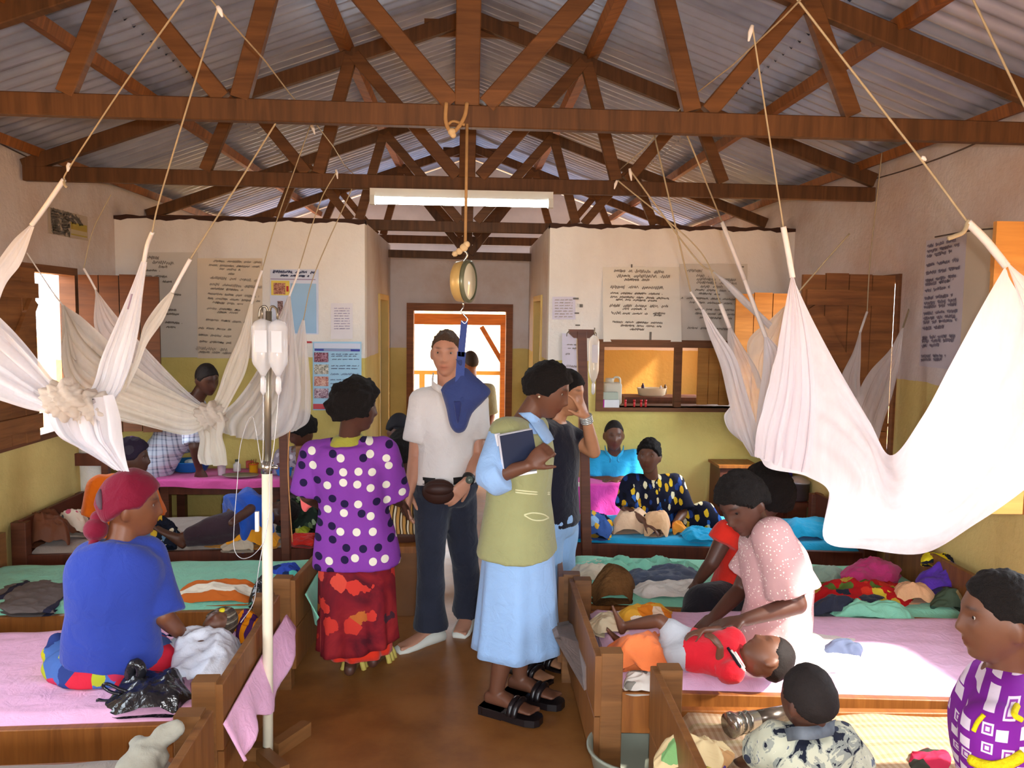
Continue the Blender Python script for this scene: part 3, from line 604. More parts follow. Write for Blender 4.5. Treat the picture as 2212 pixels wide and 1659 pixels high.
mid = (a.y+b.y)/2+0.02; m = MB(); m.box((XL+0.008, mid, b.z+0.18), (XL+0.010, b.y-0.02, b.z+0.18+H_*0.5)); m.build('yellow_panel', stripes('yellow_rows', [(0, '#a8974a'), (0.35, '#b5a585'), (0.7, '#a8924a')], 'z', 12), t_)
# ================================================================ beds
W_BED = wood('bed_timber', '#653612', '#a0622a', 0.42, (1, 0, 0), 4.0, 0.45)
W_BEDF = wood('bed_end_timber', '#5e3719', '#926032', 0.45, (0, 1, 0), 4.0, 0.4)
W_BEDP = wood('bed_post_timber', '#5c3a1e', '#8c5e34', 0.45, (0, 0, 1), 4.0, 0.4)
W_DARK = wood('dark_bed_timber', '#3a1a10', '#6b3520', 0.45, (1, 0, 0), 4.0, 0.45)
W_DARKP = wood('dark_post_timber', '#3a1c12', '#6b3a24', 0.5, (0, 0, 1), 4.0, 0.4)
def xy(p): return (float(p[0]), float(p[1]))
def bed(name, label, fn, ff, hn, hf, mats=None, ph=0.56, rz_=0.40, rh=0.165, foot=True):
    """fn, ff: near and far corner at the aisle; hn, hf: at the wall"""
    wr, wf, wp = mats or (W_BED, W_BEDF, W_BEDP)
    c = [np.array((*q, 0.0)) for q in (fn, ff, hf, hn)]; ctr = sum(c)/4
    b = empty(name, ctr, label, 'bed', 'wooden beds of the ward')
    wd = unit(c[1]-c[0]); sd = 1 if c[2][0] > c[0][0] else -1
    for q, h in ((c[0], ph), (c[1], ph), (c[2], ph+0.04), (c[3], ph+0.04)):
        m = MB(); m.bar(q, q+np.array((0, 0, h)), 0.085, 0.065, wd, 0.004); m.build('leg', wp, b)
    up = np.array((0, 0, 1.0)); z = up*(rz_-rh/2)
    for a, d in ((c[0], c[3]), (c[1], c[2])):
        m = MB(); m.bar(a+z, d+z, 0.035, rh, (0, 0, 1), 0.003); m.build('side_rail', wr, b)
    out = np.array((-sd*0.052, 0, 0))
    m = MB(); m.bar(c[0]+out+up*(ph-0.13)-wd*0.03, c[1]+out+up*(ph-0.13)+wd*0.03, 0.028, 0.24, (0, 0, 1), 0.003); m.build('foot_board', wf, b)
    m = MB(); m.bar(c[0]+out*1.0+up*(ph-0.36)-wd*0.02, c[1]+out*1.0+up*(ph-0.36)+wd*0.02, 0.024, 0.20, (0, 0, 1), 0.003); m.build('foot_board', wf, b)
    m = MB(); m.bar(c[3]+up*0.50, c[2]+up*0.50, 0.028, 0.22, (0, 0, 1), 0.003); m.build('head_board', wf, b)
    return b
def mattress(name, label, fn, ff, hn, hf, mat, z=0.425, th=0.13, seed=0.0, amp=0.010, cat='mattress', inset=0.03):
    c = [np.array((*q, 0.0)) for q in (fn, hn, hf, ff)]; ctr = sum(c)/4; c = [ctr+(q-ctr)*(1-inset*1.2) for q in c]; nx, ny = 60, 30
    G = np.zeros((ny, nx, 3))
    for j in range(ny):
        for i in range(nx):
            u, v = i/(nx-1), j/(ny-1); G[j, i] = (c[0]*(1-u)+c[1]*u)*(1-v)+(c[3]*(1-u)+c[2]*u)*v
    G[..., 2] = z+amp*wob(G, 5.0, seed)+amp*0.6*wob(G*np.array((1, 2.2, 1)), 13.0, seed+3)
    e = np.minimum(np.minimum(np.linspace(0, 1, nx), np.linspace(1, 0, nx))[None, :]*nx/1.5, np.minimum(np.linspace(0, 1, ny), np.linspace(1, 0, ny))[:, None]*ny/1.5)
    G[..., 2] -= 0.035*np.clip(1-e, 0, 1)**2
    ctr = np.array((*ctr[:2], z)); m = MB(); m.grid(G)
    edge = np.concatenate([G[0, :], G[1:, -1], G[-1, -2::-1], G[-2:0:-1, 0]]); low = edge.copy(); low[:, 2] = z-th
    m.loft([edge, low], False, True, True); m.add(low, [tuple(range(len(low)-1, -1, -1))], False)
    return m.build(name, mat, None, label, cat, 'sheeted mattresses')
SH_PINK = fabric('sheet_pink', '#eeb4d6'); SH_PINK2 = fabric('sheet_lilac_pink', '#ecbfe2'); SH_MINT = fabric('sheet_mint', '#86cdb0'); SH_BLUE = fabric('sheet_bright_blue', '#1fa6d8')
SH_GREY = fabric('sheet_greyish', '#9a8d84')
M_MAT = stripes('woven_mat', [(0, '#b89a78'), (0.25, '#a87e5c'), (0.45, '#bca684'), (0.62, '#988a60'), (0.8, '#b8967c')], 'y', 9.0, 0.9, 0.02, ('x', 46.0, [(0, '#a88c6c'), (0.5, '#c4ae92')]))
BEDS = {
 'LA': ((-0.88, 1.75), (-0.885, 2.57), (-2.62, 1.68), (-2.62, 2.48)), 'LB': ((-0.91, 2.815), (-0.92, 3.67), (-2.62, 2.75), (-2.62, 3.60)),
 'LC': ((-0.89, 3.93), (-0.83, 4.70), (-2.62, 3.82), (-2.62, 4.58)), 'LD': ((-0.86, 4.99), (-0.86, 5.74), (-2.62, 4.84), (-2.62, 5.62)),
 'RA': ((0.74, 2.02), (0.76, 2.868), (2.52, 1.93), (2.52, 2.78)), 'RB': ((0.568, 3.02), (0.578, 3.88), (2.52, 2.86), (2.52, 3.66)),
 'RC': ((0.535, 3.97), (0.60, 4.76), (2.50, 3.70), (2.50, 4.50)), 'RD': ((0.66, 5.08), (0.68, 5.76), (2.52, 4.84), (2.52, 5.62))}
LBL = {'LA': 'wooden bed at the bottom left corner, only its post and end showing', 'LB': 'wooden bed under the blue-shirted woman, pink sheet', 'LC': 'wooden bed with the mint sheet left of the drip stand',
 'LD': 'dark wooden bed below the pink table on the left', 'RA': 'wooden bed the toddler in the grey print shirt sits on', 'RB': 'wooden bed on which the child in red lies', 'RC': 'wooden bed with mint sheet heaped with red flowered cloth', 'RD': 'dark wooden bed with the bright blue sheet by the hatch'}
for k, q in BEDS.items(): bed('hospital_bed', LBL[k], *q, mats=(W_DARK, W_DARK, W_DARKP) if k in ('LD', 'RD') else None)
for k, mt, lb in (('LA', SH_GREY, 'plain greyish mattress of the bottom left bed'), ('LB', SH_PINK, 'mattress under a pink sheet with the black plastic bag on it'), ('LC', SH_MINT, 'mattress under a mint sheet with an orange striped cloth on it'), ('LD', SH_GREY, 'greyish mattress of the dark left bed'),
  ('RA', M_MAT, 'beige woven mat over the mattress below the child in red'), ('RB', SH_PINK2, 'mattress under a lilac-pink sheet, partly in full sun'), ('RC', SH_MINT, 'mattress under a mint sheet heaped with red flowered cloth'), ('RD', SH_BLUE, 'mattress under a bright blue sheet')):
    mattress('mattress', lb, *BEDS[k], mt, seed=hash(k) % 7 if False else ord(k[1])+ord(k[0]), z=0.40 if k == 'RA' else 0.43)
# sheet flaps hanging outside the bed ends
def flap(name, X, top, bot, mat, label, seed=0.0, sd=1):
    """top, bot: lists of (Y, z); cloth hanging just outside the foot board at X"""
    n = 26; T_ = catmull([(X, y, z) for y, z in top], n); B_ = catmull([(X+sd*0.05, y, z) for y, z in bot], n); G = np.zeros((14, n, 3))
    for j in range(14): G[j] = T_*(1-j/13)+B_*(j/13); G[j, :, 0] += sd*(0.02+0.016*np.sin(np.arange(n)*0.9+seed)*(j/13))
    m = MB(); m.grid(G); o = m.build(name, mat, None, label, 'sheet'); return solid(o, 0.006)
flap('sheet_flap', -0.855, [(2.76, 0.42), (3.0, 0.43), (3.4, 0.44), (3.74, 0.44)], [(2.78, 0.27), (2.88, 0.24), (3.02, 0.31), (3.2, 0.24), (3.5, 0.26), (3.78, 0.36)], SH_PINK, 'pink sheet corner hanging outside the end of the blue-shirted woman\'s bed', 1.0)
flap('sheet_flap', -0.81, [(3.96, 0.46), (4.3, 0.46), (4.7, 0.42)], [(3.96, 0.34), (4.08, 0.24), (4.18, 0.15), (4.3, 0.28), (4.5, 0.33), (4.72, 0.36)], SH_MINT, 'mint sheet corner hanging outside a bed end beside the red skirt', 2.0)
# grey blanket over the end of the right bed
a = [PX(1222, 1345, 0.50), PX(1190, 1352, 0.40), PX(1198, 1378, 0.40), PX(1222, 1400, 0.47), PX(1240, 1440, 0.49), PX(1262, 1492, 0.495), PX(1264, 1440, 0.50), PX(1248, 1395, 0.505), PX(1236, 1350, 0.508)]
M_FELT = fabric('felt_grey', '#7d6c66', 0.95, 0.18)
m = MB(); m.prism(a, (0.02, 0.004, 0.01)); m.build('felt_blanket', M_FELT, None, 'grey felt blanket corner hung over the end of the right bed', 'blanket')
# ================================================================ loose cloths on the beds
def bundle(name, u0, u1, vb, vt, z0, depth, mat, label, cat='cloth', skew=0.0, seed=1.0, folds=9.0, amp=0.35, pw=2.6, vb2=None, group=None, hmin=0.02, **kw):
    """a heap of cloth whose near edge runs from pixel (u0, vb) to (u1, vb2) on the height z0"""
    a, b = V3(PZ(u0, vb, z0)), V3(PZ(u1, vb2 if vb2 else vb, z0)); Y = (a[1]+b[1])/2
    back = np.array((skew, depth, 0)); s = (Y+depth)/Y
    c, d = b+back+np.array((b[0]*(s-1), 0, 0)), a+back+np.array((a[0]*(s-1), 0, 0))
    h = max(hmin, ((max(vb, vb2 or vb)-vt)-depth*0.55*(1.85-z0)*1750/(Y*Y))*Y/1750)
    return cloth(name, (a, b, c, d), mat, label, cat, h, seed=seed, folds=folds, amp=amp, pw=pw, group=group, **kw)
ZB = 0.425
# left rows
bundle('grey_blanket', -40, 130, 1335, 1330, ZB, 0.55, stripes('grey_navy_blanket', [(0, '#6c6260'), (0.7, '#2c2c40'), (0.82, '#6c6260')], 'x', 3.2, 0.9, 0.03), 'dark grey blanket with navy stripes lying on the mint sheet', 'blanket', 0.1, 2.0)
bundle('striped_cloth', 372, 556, 1308, 1250, ZB, 0.30, stripes('orange_white_stripe', [(0, '#c8692a'), (0.3, '#efdcc0'), (0.42, '#c8692a'), (0.62, '#efe6d2'), (0.95, '#c8692a')], 'y', 3.4, 0.9, 0.06), 'orange and white striped cloth folded on the mint sheet', 'cloth', 0.05, 3.0, amp=0.25)
M_BLKP = plain('black_plastic', '#1c1b20', 0.22, 0.6, 0, 0.1, 6, 0.9, 22)
bundle('black_handbag', 520, 600, 1310, 1238, ZB, 0.16, M_BLKP, 'shiny black bag at the end of the mint-sheeted bed behind the drip stand', 'bag', 0.08, 4.0, amp=0.3)
bundle('blue_plastic_bundle', 588, 652, 1250, 1212, ZB, 0.22, cells('blue_green_print', '#3550b8', ['#5fc0b0', '#20305c', '#7fb8d8'], 16, 0.5), 'small blue and green bundle in the corner of the mint-sheeted bed', 'bundle', 0, 5.0)
bundle('brown_sack', 52, 160, 1182, 1096, 0.43, 0.28, plain('brown_sacking', '#6d3f28', 0.6, 0.3, 0, 0.25, 5, 0.4, 14), 'brown bulging sack on the dark left bed', 'sack', 0, 6.0, pw=3.2)
bundle('green_cloth', 40, 100, 1120, 1092, 0.50, 0.2, fabric('cloth_green', '#188a4c'), 'green cloth poking out behind the brown sack', 'cloth', 0, 7.0)
bundle('printed_pillow', 120, 196, 1160, 1090, 0.45, 0.28, cells('white_violet_print', '#d8c8b4', ['#8a4a90', '#c05870', '#6a6a70'], 20, 0.32), 'whitish printed pillow beside the brown sack', 'pillow', 0, 8.0)
bundle('dark_print_cloth', 312, 396, 1186, 1106, 0.43, 0.3, cells('navy_gold_print', '#171c2a', ['#c8a030', '#5f86a8', '#2c3c58', '#e0d8c0'], 18, 0.42), 'dark printed cloth with gold and blue on the dark left bed', 'cloth', 0, 9.0)
bundle('orange_blanket', 440, 616, 1184, 1118, 0.44, 0.22, fabric('cloth_amber', '#dd921f'), 'amber blanket over the sleeping patient', 'blanket', 0, 10.0)
bundle('red_cloth', 622, 690, 1182, 1152, 0.43, 0.25, fabric('cloth_red', '#cf2a20'), 'red cloth behind the dark drip post on the left', 'cloth', 0, 11.0)
bundle('yellow_green_cloth', 630, 668, 1160, 1124, 0.43, 0.2, cells('lime_print', '#b9c23a', ['#4a5a28', '#e0d060'], 14, 0.5), 'lime green cloth by the dark drip post', 'cloth', 0, 12.0)
bundle('dark_leaf_print_bundle', 600, 700, 1150, 1060, 0.45, 0.3, cells('leaf_print', '#1b241c', ['#5a6a48', '#8a9a78', '#2c3a2a', '#101410'], 26, 0.5, stretch=(1, 1, 0.5)), 'dark leaf-print bundle left of the polka dot blouse', 'bundle', 0, 13.0)
bundle('white_gauze_cloth', 492, 562, 1190, 1162, 0.43, 0.14, fabric('gauze_white', '#b9a994'), 'small off-white cloth over the rail of the dark left bed', 'cloth', 0, 14.0)
bundle('white_blanket', 326, 520, 1482, 1352, ZB, 0.42, plain('fleece_white', '#dfe3ee', 0.95, 0.1, 0, 0.08, 5, 0.5, 40), 'white blanket with blue print covering the infant', 'blanket', 0.06, 15.0, folds=6, amp=0.4)
bundle('orange_knit_cloth', 494, 560, 1400, 1308, ZB, 0.22, stripes('orange_purple_zigzag', [(0, '#e58a10'), (0.55, '#4a2358')], 'x', 22, 0.95, 0.10), 'orange and purple zigzag knitted cloth by the infant', 'cloth', 0.02, 16.0, amp=0.25)
# black carrier bag with handles
B = empty('carrier_bag', PZ(325, 1540, ZB), 'shiny black plastic carrier bag on the pink sheet', 'bag')
o = bundle('bag_body', 246, 418, 1545, 1437, ZB, 0.26, M_BLKP, None, None, 0.0, 17.0, folds=8, amp=0.30, pw=3.0); put(o, B)
for pts in ([(262, 1500), (238, 1494), (222, 1482), (232, 1477), (258, 1488), (278, 1496)], [(272, 1506), (250, 1512), (226, 1514), (211, 1512), (214, 1523)]):
    q = [V3(P(u, v, 2.92)) for u, v in pts]; m = MB(); m.tube(catmull(q, 18), 0.006, 6); m.build('handle', M_BLKP, B)
q = [V3(P(u, v, 3.0)) for u, v in ((290, 1478), (280, 1455), (292, 1432), (305, 1445), (300, 1470))]; m = MB(); m.tube(catmull(q, 14), [0.02]*14, 8); m.build('knot', M_BLKP, B)
# grey rag on the bottom left bed end
m = MB(); m.ell(P(320, 1630, 2.42), (0.055, 0.035, 0.05)); m.ell(P(303, 1602, 2.44), (0.024, 0.02, 0.03)); m.ell(P(350, 1590, 2.45), (0.045, 0.03, 0.03)); m.ell(P(372, 1578, 2.46), (0.03, 0.02, 0.025)); m.ell(P(300, 1655, 2.38), (0.06, 0.04, 0.05))
RAG = m
# right rows
def rc(*a, **k): return bundle(*a, **k)
bundle('cream_sheet', 1222, 1330, 1262, 1205, ZB, 0.35, fabric('cloth_cream', '#d9cbb0'), 'crumpled cream cloth at the foot of the mint-sheeted right bed', 'cloth', 0.05, 20.0)
bundle('dark_blue_blanket', 1345, 1520, 1272, 1222, ZB, 0.30, fabric('cloth_slate', '#4c5568'), 'slate blue blanket under the mint sheet edge', 'blanket', 0.0, 21.0)
bundle('mint_sheet_fold', 1222, 1520, 1243, 1205, ZB, 0.22, SH_MINT, 'rumpled mint sheet edge against the dark rail', 'sheet', 0.05, 22.0, vb2=1252, folds=14, amp=0.5)
bundle('white_sheet', 1360, 1530, 1300, 1250, ZB, 0.22, fabric('cloth_offwhite', '#cfc9c0'), 'off-white rumpled sheet beside the red-shirted arm', 'sheet', 0.0, 23.0)
M_FUR = plain('brown_fur', '#6b4a2a', 0.95, 0.1, 0, 0.5, 11, 1.0, 60)
bundle('shaggy_brown_bundle', 1284, 1382, 1302, 1204, ZB, 0.20, M_FUR, 'shaggy brown furry bundle on the mint-sheeted right bed', 'bundle', 0.0, 24.0, pw=3.4, amp=0.15)
bundle('orange_print_cloth', 1325, 1456, 1352, 1302, ZB, 0.18, cells('orange_white_print', '#ecb440', ['#f2dcc0', '#e8892a', '#f6ecd8'], 11, 0.55), 'yellow and white printed cloth behind the lying child\'s leg', 'cloth', 0.0, 25.0)
bundle('cream_print_cloth', 1280, 1352, 1376, 1312, ZB, 0.25, cells('cream_yellow_print', '#e2d2b0', ['#d8b850', '#efe6d0'], 12, 0.4), 'cream and yellow cloth at the foot of the lying child', 'cloth', 0.0, 26.0)
bundle('orange_towel', 1282, 1466, 1462, 1360, ZB, 0.28, fabric('cloth_coral', '#f08048'), 'coral orange towel heaped at the end of the sunny right bed', 'towel', 0.02, 27.0, folds=7, amp=0.4)
bundle('print_scrap_cloth', 1340, 1430, 1494, 1448, ZB-0.02, 0.14, cells('mixed_print', '#d8cfc4', ['#b83a30', '#8a857c', '#e0b48a', '#2c3050'], 15, 0.6), 'small multicoloured cloth under the coral towel', 'cloth', 0.0, 28.0)
bundle('white_pillow', 1560, 1850, 1470, 1395, ZB, 0.46, fabric('cloth_white', '#ece8e6'), 'white crumpled sheet under the lying child\'s head', 'sheet', 0.0, 29.0, folds=5, amp=0.35)
bundle('navy_cloth', 1774, 1876, 1420, 1378, ZB, 0.10, cells('navy_grey', '#565f78', ['#8a94a8', '#2a3044', '#d8d8e0'], 8, 0.55), 'small navy and grey cloth on the sunlit pink sheet', 'cloth', 0.0, 30.0)
M_RFL = cells('red_floral', '#b81c20', ['#d8c23c', '#5f7a34', '#d83a28', '#2a3040', '#c8a83c'], 14, 0.55, stretch=(1, 1, 1), share=0.75, plane='xy')
bundle('red_floral_cloth', 1738, 1985, 1322, 1248, ZB, 0.42, M_RFL, 'red flowered cloth spread on the mint-sheeted right bed', 'cloth', -0.05, 31.0, amp=0.4)
bundle('navy_blanket', 1742, 1925, 1330, 1288, ZB, 0.10, fabric('cloth_navy', '#2c3040'), 'narrow navy blanket along the edge below the red flowered cloth', 'blanket', -0.02, 32.0, vb2=1316)
bundle('mint_sheet_corner', 1780, 1990, 1338, 1298, ZB-0.02, 0.10, SH_MINT, 'mint sheet corner folded over the rail below the peach towel', 'sheet', 0.0, 33.0, vb2=1345)
bundle('magenta_cloth', 1822, 1946, 1262, 1202, 0.46, 0.26, fabric('cloth_magenta', '#c03a78'), 'magenta cloth behind the red flowered cloth', 'cloth', 0.0, 34.0)
bundle('peach_towel', 1922, 2022, 1306, 1246, 0.44, 0.16, fabric('cloth_peach', '#e6b184', 0.95, 0.2), 'peach towel folded beside the purple cloth', 'towel', -0.02, 35.0, amp=0.3)
bundle('purple_cloth', 1976, 2098, 1282, 1204, 0.47, 0.24, fabric('cloth_purple', '#5a34a8'), 'purple cloth heaped at the wall end of the right bed', 'cloth', 0.0, 36.0)
bundle('yellow_black_cloth', 1980, 2072, 1222, 1190, 0.56, 0.14, cells('yellow_black_print', '#20202a', ['#e2d028', '#d8c020'], 9, 0.6), 'yellow and black cloth on top of the purple heap', 'cloth', 0.0, 37.0)
bundle('green_red_cloth', 2010, 2086, 1316, 1270, 0.43, 0.16, cells('green_red_print', '#4a5a48', ['#c03050', '#2c4a40', '#a89060'], 12, 0.55), 'dull green and red cloth between the peach towel and the bed post', 'cloth', 0.0, 38.0)
bundle('blue_print_cloth', 1226, 1330, 1166, 1098, 0.43, 0.30, cells('blue_gold_print', '#3a5a9a', ['#e8b020', '#20304c', '#8ab0d8', '#d8a838'], 13, 0.5), 'blue cloth with gold print behind the tall dark post', 'cloth', 0.0, 39.0)
bundle('peach_baby_bundle', 1318, 1402, 1156, 1080, 0.43, 0.26, fabric('fleece_peach', '#eec8a4', 0.95, 0.06), 'peach blanket rolled round a baby, left half', 'bundle', 0.0, 40.0, pw=3.4, amp=0.12)
bundle('peach_baby_bundle', 1384, 1452, 1162, 1084, 0.43, 0.22, fabric('fleece_peach2', '#f0bf90', 0.95, 0.06), 'peach blanket rolled round a baby, right half by the seated woman\'s hand', 'bundle', 0.0, 41.0, pw=3.4, amp=0.15)
bundle('orange_cloth', 1444, 1480, 1160, 1118, 0.43, 0.14, fabric('cloth_orange', '#ee9a38'), 'orange cloth under the hand of the woman in the gold print dress', 'cloth', 0.0, 42.0)
bundle('blue_sheet_heap', 1470, 1560, 1170, 1138, 0.43, 0.22, SH_BLUE, 'rumpled bright blue sheet by the seated woman\'s leg', 'sheet', 0.0, 43.0)
bundle('blue_pillow', 1690, 1800, 1172, 1106, 0.43, 0.42, SH_BLUE, 'bright blue pillow behind the pink blouse', 'pillow', 0.0, 44.0, amp=0.15, pw=4)
bundle('mint_cloth', 1740, 1830, 1262, 1222, ZB, 0.24, fabric('cloth_pale_mint', '#9ab8a8'), 'pale mint cloth beyond the red flowered cloth', 'cloth', 0.0, 45.0)
# things on and under the nearest right bed
T_ = empty('torch', P(1605, 1606, 2.62), 'shiny metal torch lying on the woven mat', 'torch'); M_CHR = plain('chrome', '#b8b4ac', 0.18, 0.6, 0.9, 0.1)
m = MB(); A_, B_ = V3(P(1632, 1598, 2.70)), V3(P(1700, 1590, 2.74)); A_[2] = B_[2] = 0.44; m.tube([A_, B_], 0.030, 16); m.build('barrel', plain('torch_dark', '#5a5048', 0.25, 0.6, 0.7), T_)
C_ = V3(P(1572, 1608, 2.66)); C_[2] = 0.44; dv = unit(A_-C_); m = MB(); m.tube([C_, C_+dv*0.02, C_+dv*0.035, A_], [0.042, 0.044, 0.034, 0.032], 18); m.build('head', M_CHR, T_)
for s in (0.25, 0.45, 0.65):
    m = MB(); p = C_*(1-s)+A_*s; m.tube([p, p+dv*0.006], 0.037, 16); m.build('ring', M_CHR, T_)
bs = empty('grey_basin', PZ(1372, 1590, 0.24), 'grey-green plastic basin under the end of the right bed', 'basin'); c0 = V3(PZ(1372, 1596, 0.24)); c0[2] = 0.0
m = MB(); m.lathe([(0.11, 0.0), (0.13, 0.01), (0.175, 0.20), (0.185, 0.205), (0.185, 0.215), (0.172, 0.213), (0.125, 0.02), (0.0, 0.015)], c0, 36, 'z', False); m.build('bowl', plain('basin_grey', '#8c9080', 0.45, 0.4), bs)
c1 = c0+np.array((0.03, 0.16, 0.0)); m = MB(); m.lathe([(0.09, 0), (0.12, 0.02), (0.15, 0.24), (0.158, 0.25), (0.146, 0.245), (0.10, 0.03), (0, 0.02)], c1+np.array((0.02, 0.2, 0)), 30, 'z', False); m.build('blue_bucket', plain('bucket_blue', '#2a62b0', 0.4, 0.4), None, 'blue plastic bucket behind the grey basin under the bed', 'bucket')
bundle('patterned_bag', 1410, 1590, 1668, 1570, 0.40, 0.14, cells('pastel_floral', '#d8bf90', ['#7aa86a', '#c87a9a', '#e8d8b0', '#b88a5a'], 9, 0.5), 'pastel flowered cloth at the edge of the woven mat', 'cloth', 0.0, 50.0)
bundle('printed_scarf', 1510, 1580, 1672, 1636, 0.40, 0.12, cells('violet_green_print', '#503a78', ['#d8c860', '#e0d0c0', '#3a5a48'], 18, 0.5), 'small violet print cloth by the toddler\'s arm', 'cloth', 0.0, 51.0)
bundle('yellow_red_cloth', 1950, 2060, 1672, 1640, 0.40, 0.14, cells('yellow_crimson', '#c02a48', ['#d8d020', '#3a3a30'], 12, 0.55), 'crimson and yellow cloth at the bottom edge by the purple dress', 'cloth', 0.0, 52.0)
# ================================================================ tables, chairs, cupboards
M_MAG = fabric('cloth_hot_pink', '#cc5296', 0.85, 0.06); M_MAG2 = fabric('cloth_vivid_pink', '#dc48a6', 0.85, 0.05)
def table(name, x0, x1, y0, y1, z, label, mats=W_DARK, ap=0.08):
    t_ = empty(name, ((x0+x1)/2, (y0+y1)/2, 0), label, 'table'); m = MB(); m.box((x0, y0, z-0.025), (x1, y1, z)); m.build('table_top', mats, t_)
    m = MB(); m.box((x0+0.03, y0+0.02, z-0.025-ap), (x1-0.03, y0+0.04, z-0.025)); m.box((x0+0.03, y1-0.04, z-0.025-ap), (x1-0.03, y1-0.02, z-0.025)); m.build('apron', mats, t_)
    for x in (x0+0.05, x1-0.05):
        for y in (y0+0.045, y1-0.045): m = MB(); m.bar((x, y, 0), (x, y, z-0.025), 0.06, 0.06, (0, 1, 0)); m.build('leg', W_DARKP, t_)
    return t_
table('dressing_table', -2.22, -1.32, 5.86, 6.28, 0.635, 'dark wooden table under a pink cloth at the left partition')
def tablecloth(x0, x1, y0, y1, z, drop, mat, label, seed=0):
    m = MB(); n = 120; per = []; L_ = 2*((x1-x0)+(y1-y0))
    pts = [(x0, y0), (x1, y0), (x1, y1), (x0, y1), (x0, y0)]; ring = []
    for k in range(4):
        for s in np.linspace(0, 1, 30, endpoint=False): ring.append((pts[k][0]*(1-s)+pts[k+1][0]*s, pts[k][1]*(1-s)+pts[k+1][1]*s))
    ring = np.array(ring); ctr = ring.mean(0); rs = []
    for f, zz in ((0.0, z+0.004), (0.6, z+0.005), (0.985, z+0.004), (1.0, z-0.004), (1.012, z-drop*0.5), (1.02, z-drop)):
        r_ = ctr+(ring-ctr)*f; wv = 0.010*np.sin(np.arange(120)*0.7+seed)*(1 if f > 1 else 0); dirn = (ring-ctr)/np.linalg.norm(ring-ctr, axis=1)[:, None]
        r_ = r_+dirn*wv[:, None]; rs.append(np.column_stack([r_, np.full(120, zz)+(0.008*np.sin(np.arange(120)*0.23+seed) if f > 1.015 else 0)]))
    m.loft(rs, False); o = m.build('tablecloth', mat, None, label, 'tablecloth'); return o
tablecloth(-2.25, -1.29, 5.84, 6.30, 0.638, 0.05, M_MAG, 'hot pink cloth over the dark table at the left partition', 1)
table('desk', 0.70, 1.22, 5.84, 6.10, 0.61, 'small desk under a vivid pink cloth by the right partition')
tablecloth(0.68, 1.24, 5.82, 6.12, 0.614, 0.34, M_MAG2, 'vivid pink cloth hanging over the desk by the right partition', 4)
# things on the left table
ZT = 0.648
def at(u, v, z=ZT): return V3(PZ(u, v, z))
M_BASN = plain('basin_blue', '#1f78c8', 0.35, 0.5)
for (u, v, r, h, lb) in ((412, 1016, 0.155, 0.075, 'blue plastic basin holding white cotton on the left table'), (618, 1026, 0.085, 0.065, 'blue plastic basin half hidden behind the dark post')):
    c = at(u, v); e = empty('basin', c, lb, 'basin'); m = MB(); m.lathe([(r*0.72, 0), (r*0.76, 0.004), (r*0.98, h), (r*1.03, h+0.004), (r*1.03, h-0.006), (r*0.96, h), (r*0.74, 0.010), (0, 0.008)], c, 36, 'z', False, 1.0, 0.8); m.build('bowl', M_BASN, e)
    if r > 0.12:
        cc = MB(); [cc.ell(c+np.array((x, y, h*0.85+q)), (0.045, 0.035, 0.022)) for x, y, q in ((0.0, 0, 0), (0.05, 0.01, .006), (0.09, -0.01, 0), (0.03, -0.03, 0.008), (0.07, 0.03, 0.004))]
        cc.build('cotton_wool', plain('cotton', '#e6efe8', 0.95, 0.1, 0, 0.04, 9, 0.6, 50), None, 'white cotton wool heaped in the blue basin', 'cotton', None, 'stuff')
c = at(479, 1026); m = MB(); m.lathe([(0.026, 0), (0.032, 0.078), (0.0335, 0.079), (0.030, 0.077), (0.024, 0.006), (0, 0.004)], c, 24, 'z', False); m.build('drinking_glass', glass('tumbler_glass', (0.92, 0.86, 0.92), 0.08, 0.5), None, 'clear tumbler on the pink cloth right of the blue basin', 'glass')
c = at(548, 1022); e = empty('yellow_cup', c, 'amber plastic cup holding sticks on the left table', 'cup'); m = MB(); m.lathe([(0.030, 0), (0.034, 0.07), (0.036, 0.071), (0.031, 0.070), (0.027, 0.006), (0, 0.004)], c, 24, 'z', False); m.build('cup_body', plain('cup_amber', '#e0a018', 0.4), e)
m = MB(); m.lathe([(0.034, 0.066), (0.039, 0.068), (0.039, 0.075), (0.033, 0.075)], c, 24, 'z', False); m.build('rim', plain('cup_rim', '#c04a18', 0.5), e)
for k in range(3): m = MB(); m.tube([c+np.array((0.008*(k-1), 0, 0.01)), c+np.array((0.016*(k-1), 0.006*k, 0.105))], 0.0022, 6); m.build('stick', plain('stick_brown', '#7a4a28', 0.7), e)
c = at(512, 1018); e = empty('glass_bottle', c, 'small clear bottle with a dark cap on the left table', 'bottle'); m = MB(); m.lathe([(0.026, 0), (0.028, 0.004), (0.028, 0.055), (0.012, 0.068), (0.012, 0.075)], c, 20); m.build('bottle_body', glass('bottle_glass', (0.82, 0.84, 0.80), 0.1, 0.75), e)
m = MB(); m.lathe([(0.014, 0.075), (0.014, 0.09), (0, 0.091)], c, 16); m.build('cap', plain('cap_dark', '#4a4a38', 0.5), e)
c = at(520, 1030); m = MB(); m.lathe([(0.06, 0), (0.10, 0.006), (0.112, 0.016), (0.108, 0.018), (0.06, 0.008), (0, 0.007)], c, 32, 'z', False, 1.2, 0.7); m.build('metal_tray', plain('tray_metal', '#8d8478', 0.35, 0.5, 0.5), None, 'oval metal tray beneath the bottle and the amber cup', 'tray')
c = at(598, 1018); m = MB(); m.box(c+np.array((-0.10, -0.03, 0)), c+np.array((0.03, 0.03, 0.045))); bevel(m.build('white_carton', plain('carton_white', '#e0d8dc', 0.7), None, 'white carton on the left table behind the drip stand', 'box'), 0.006)
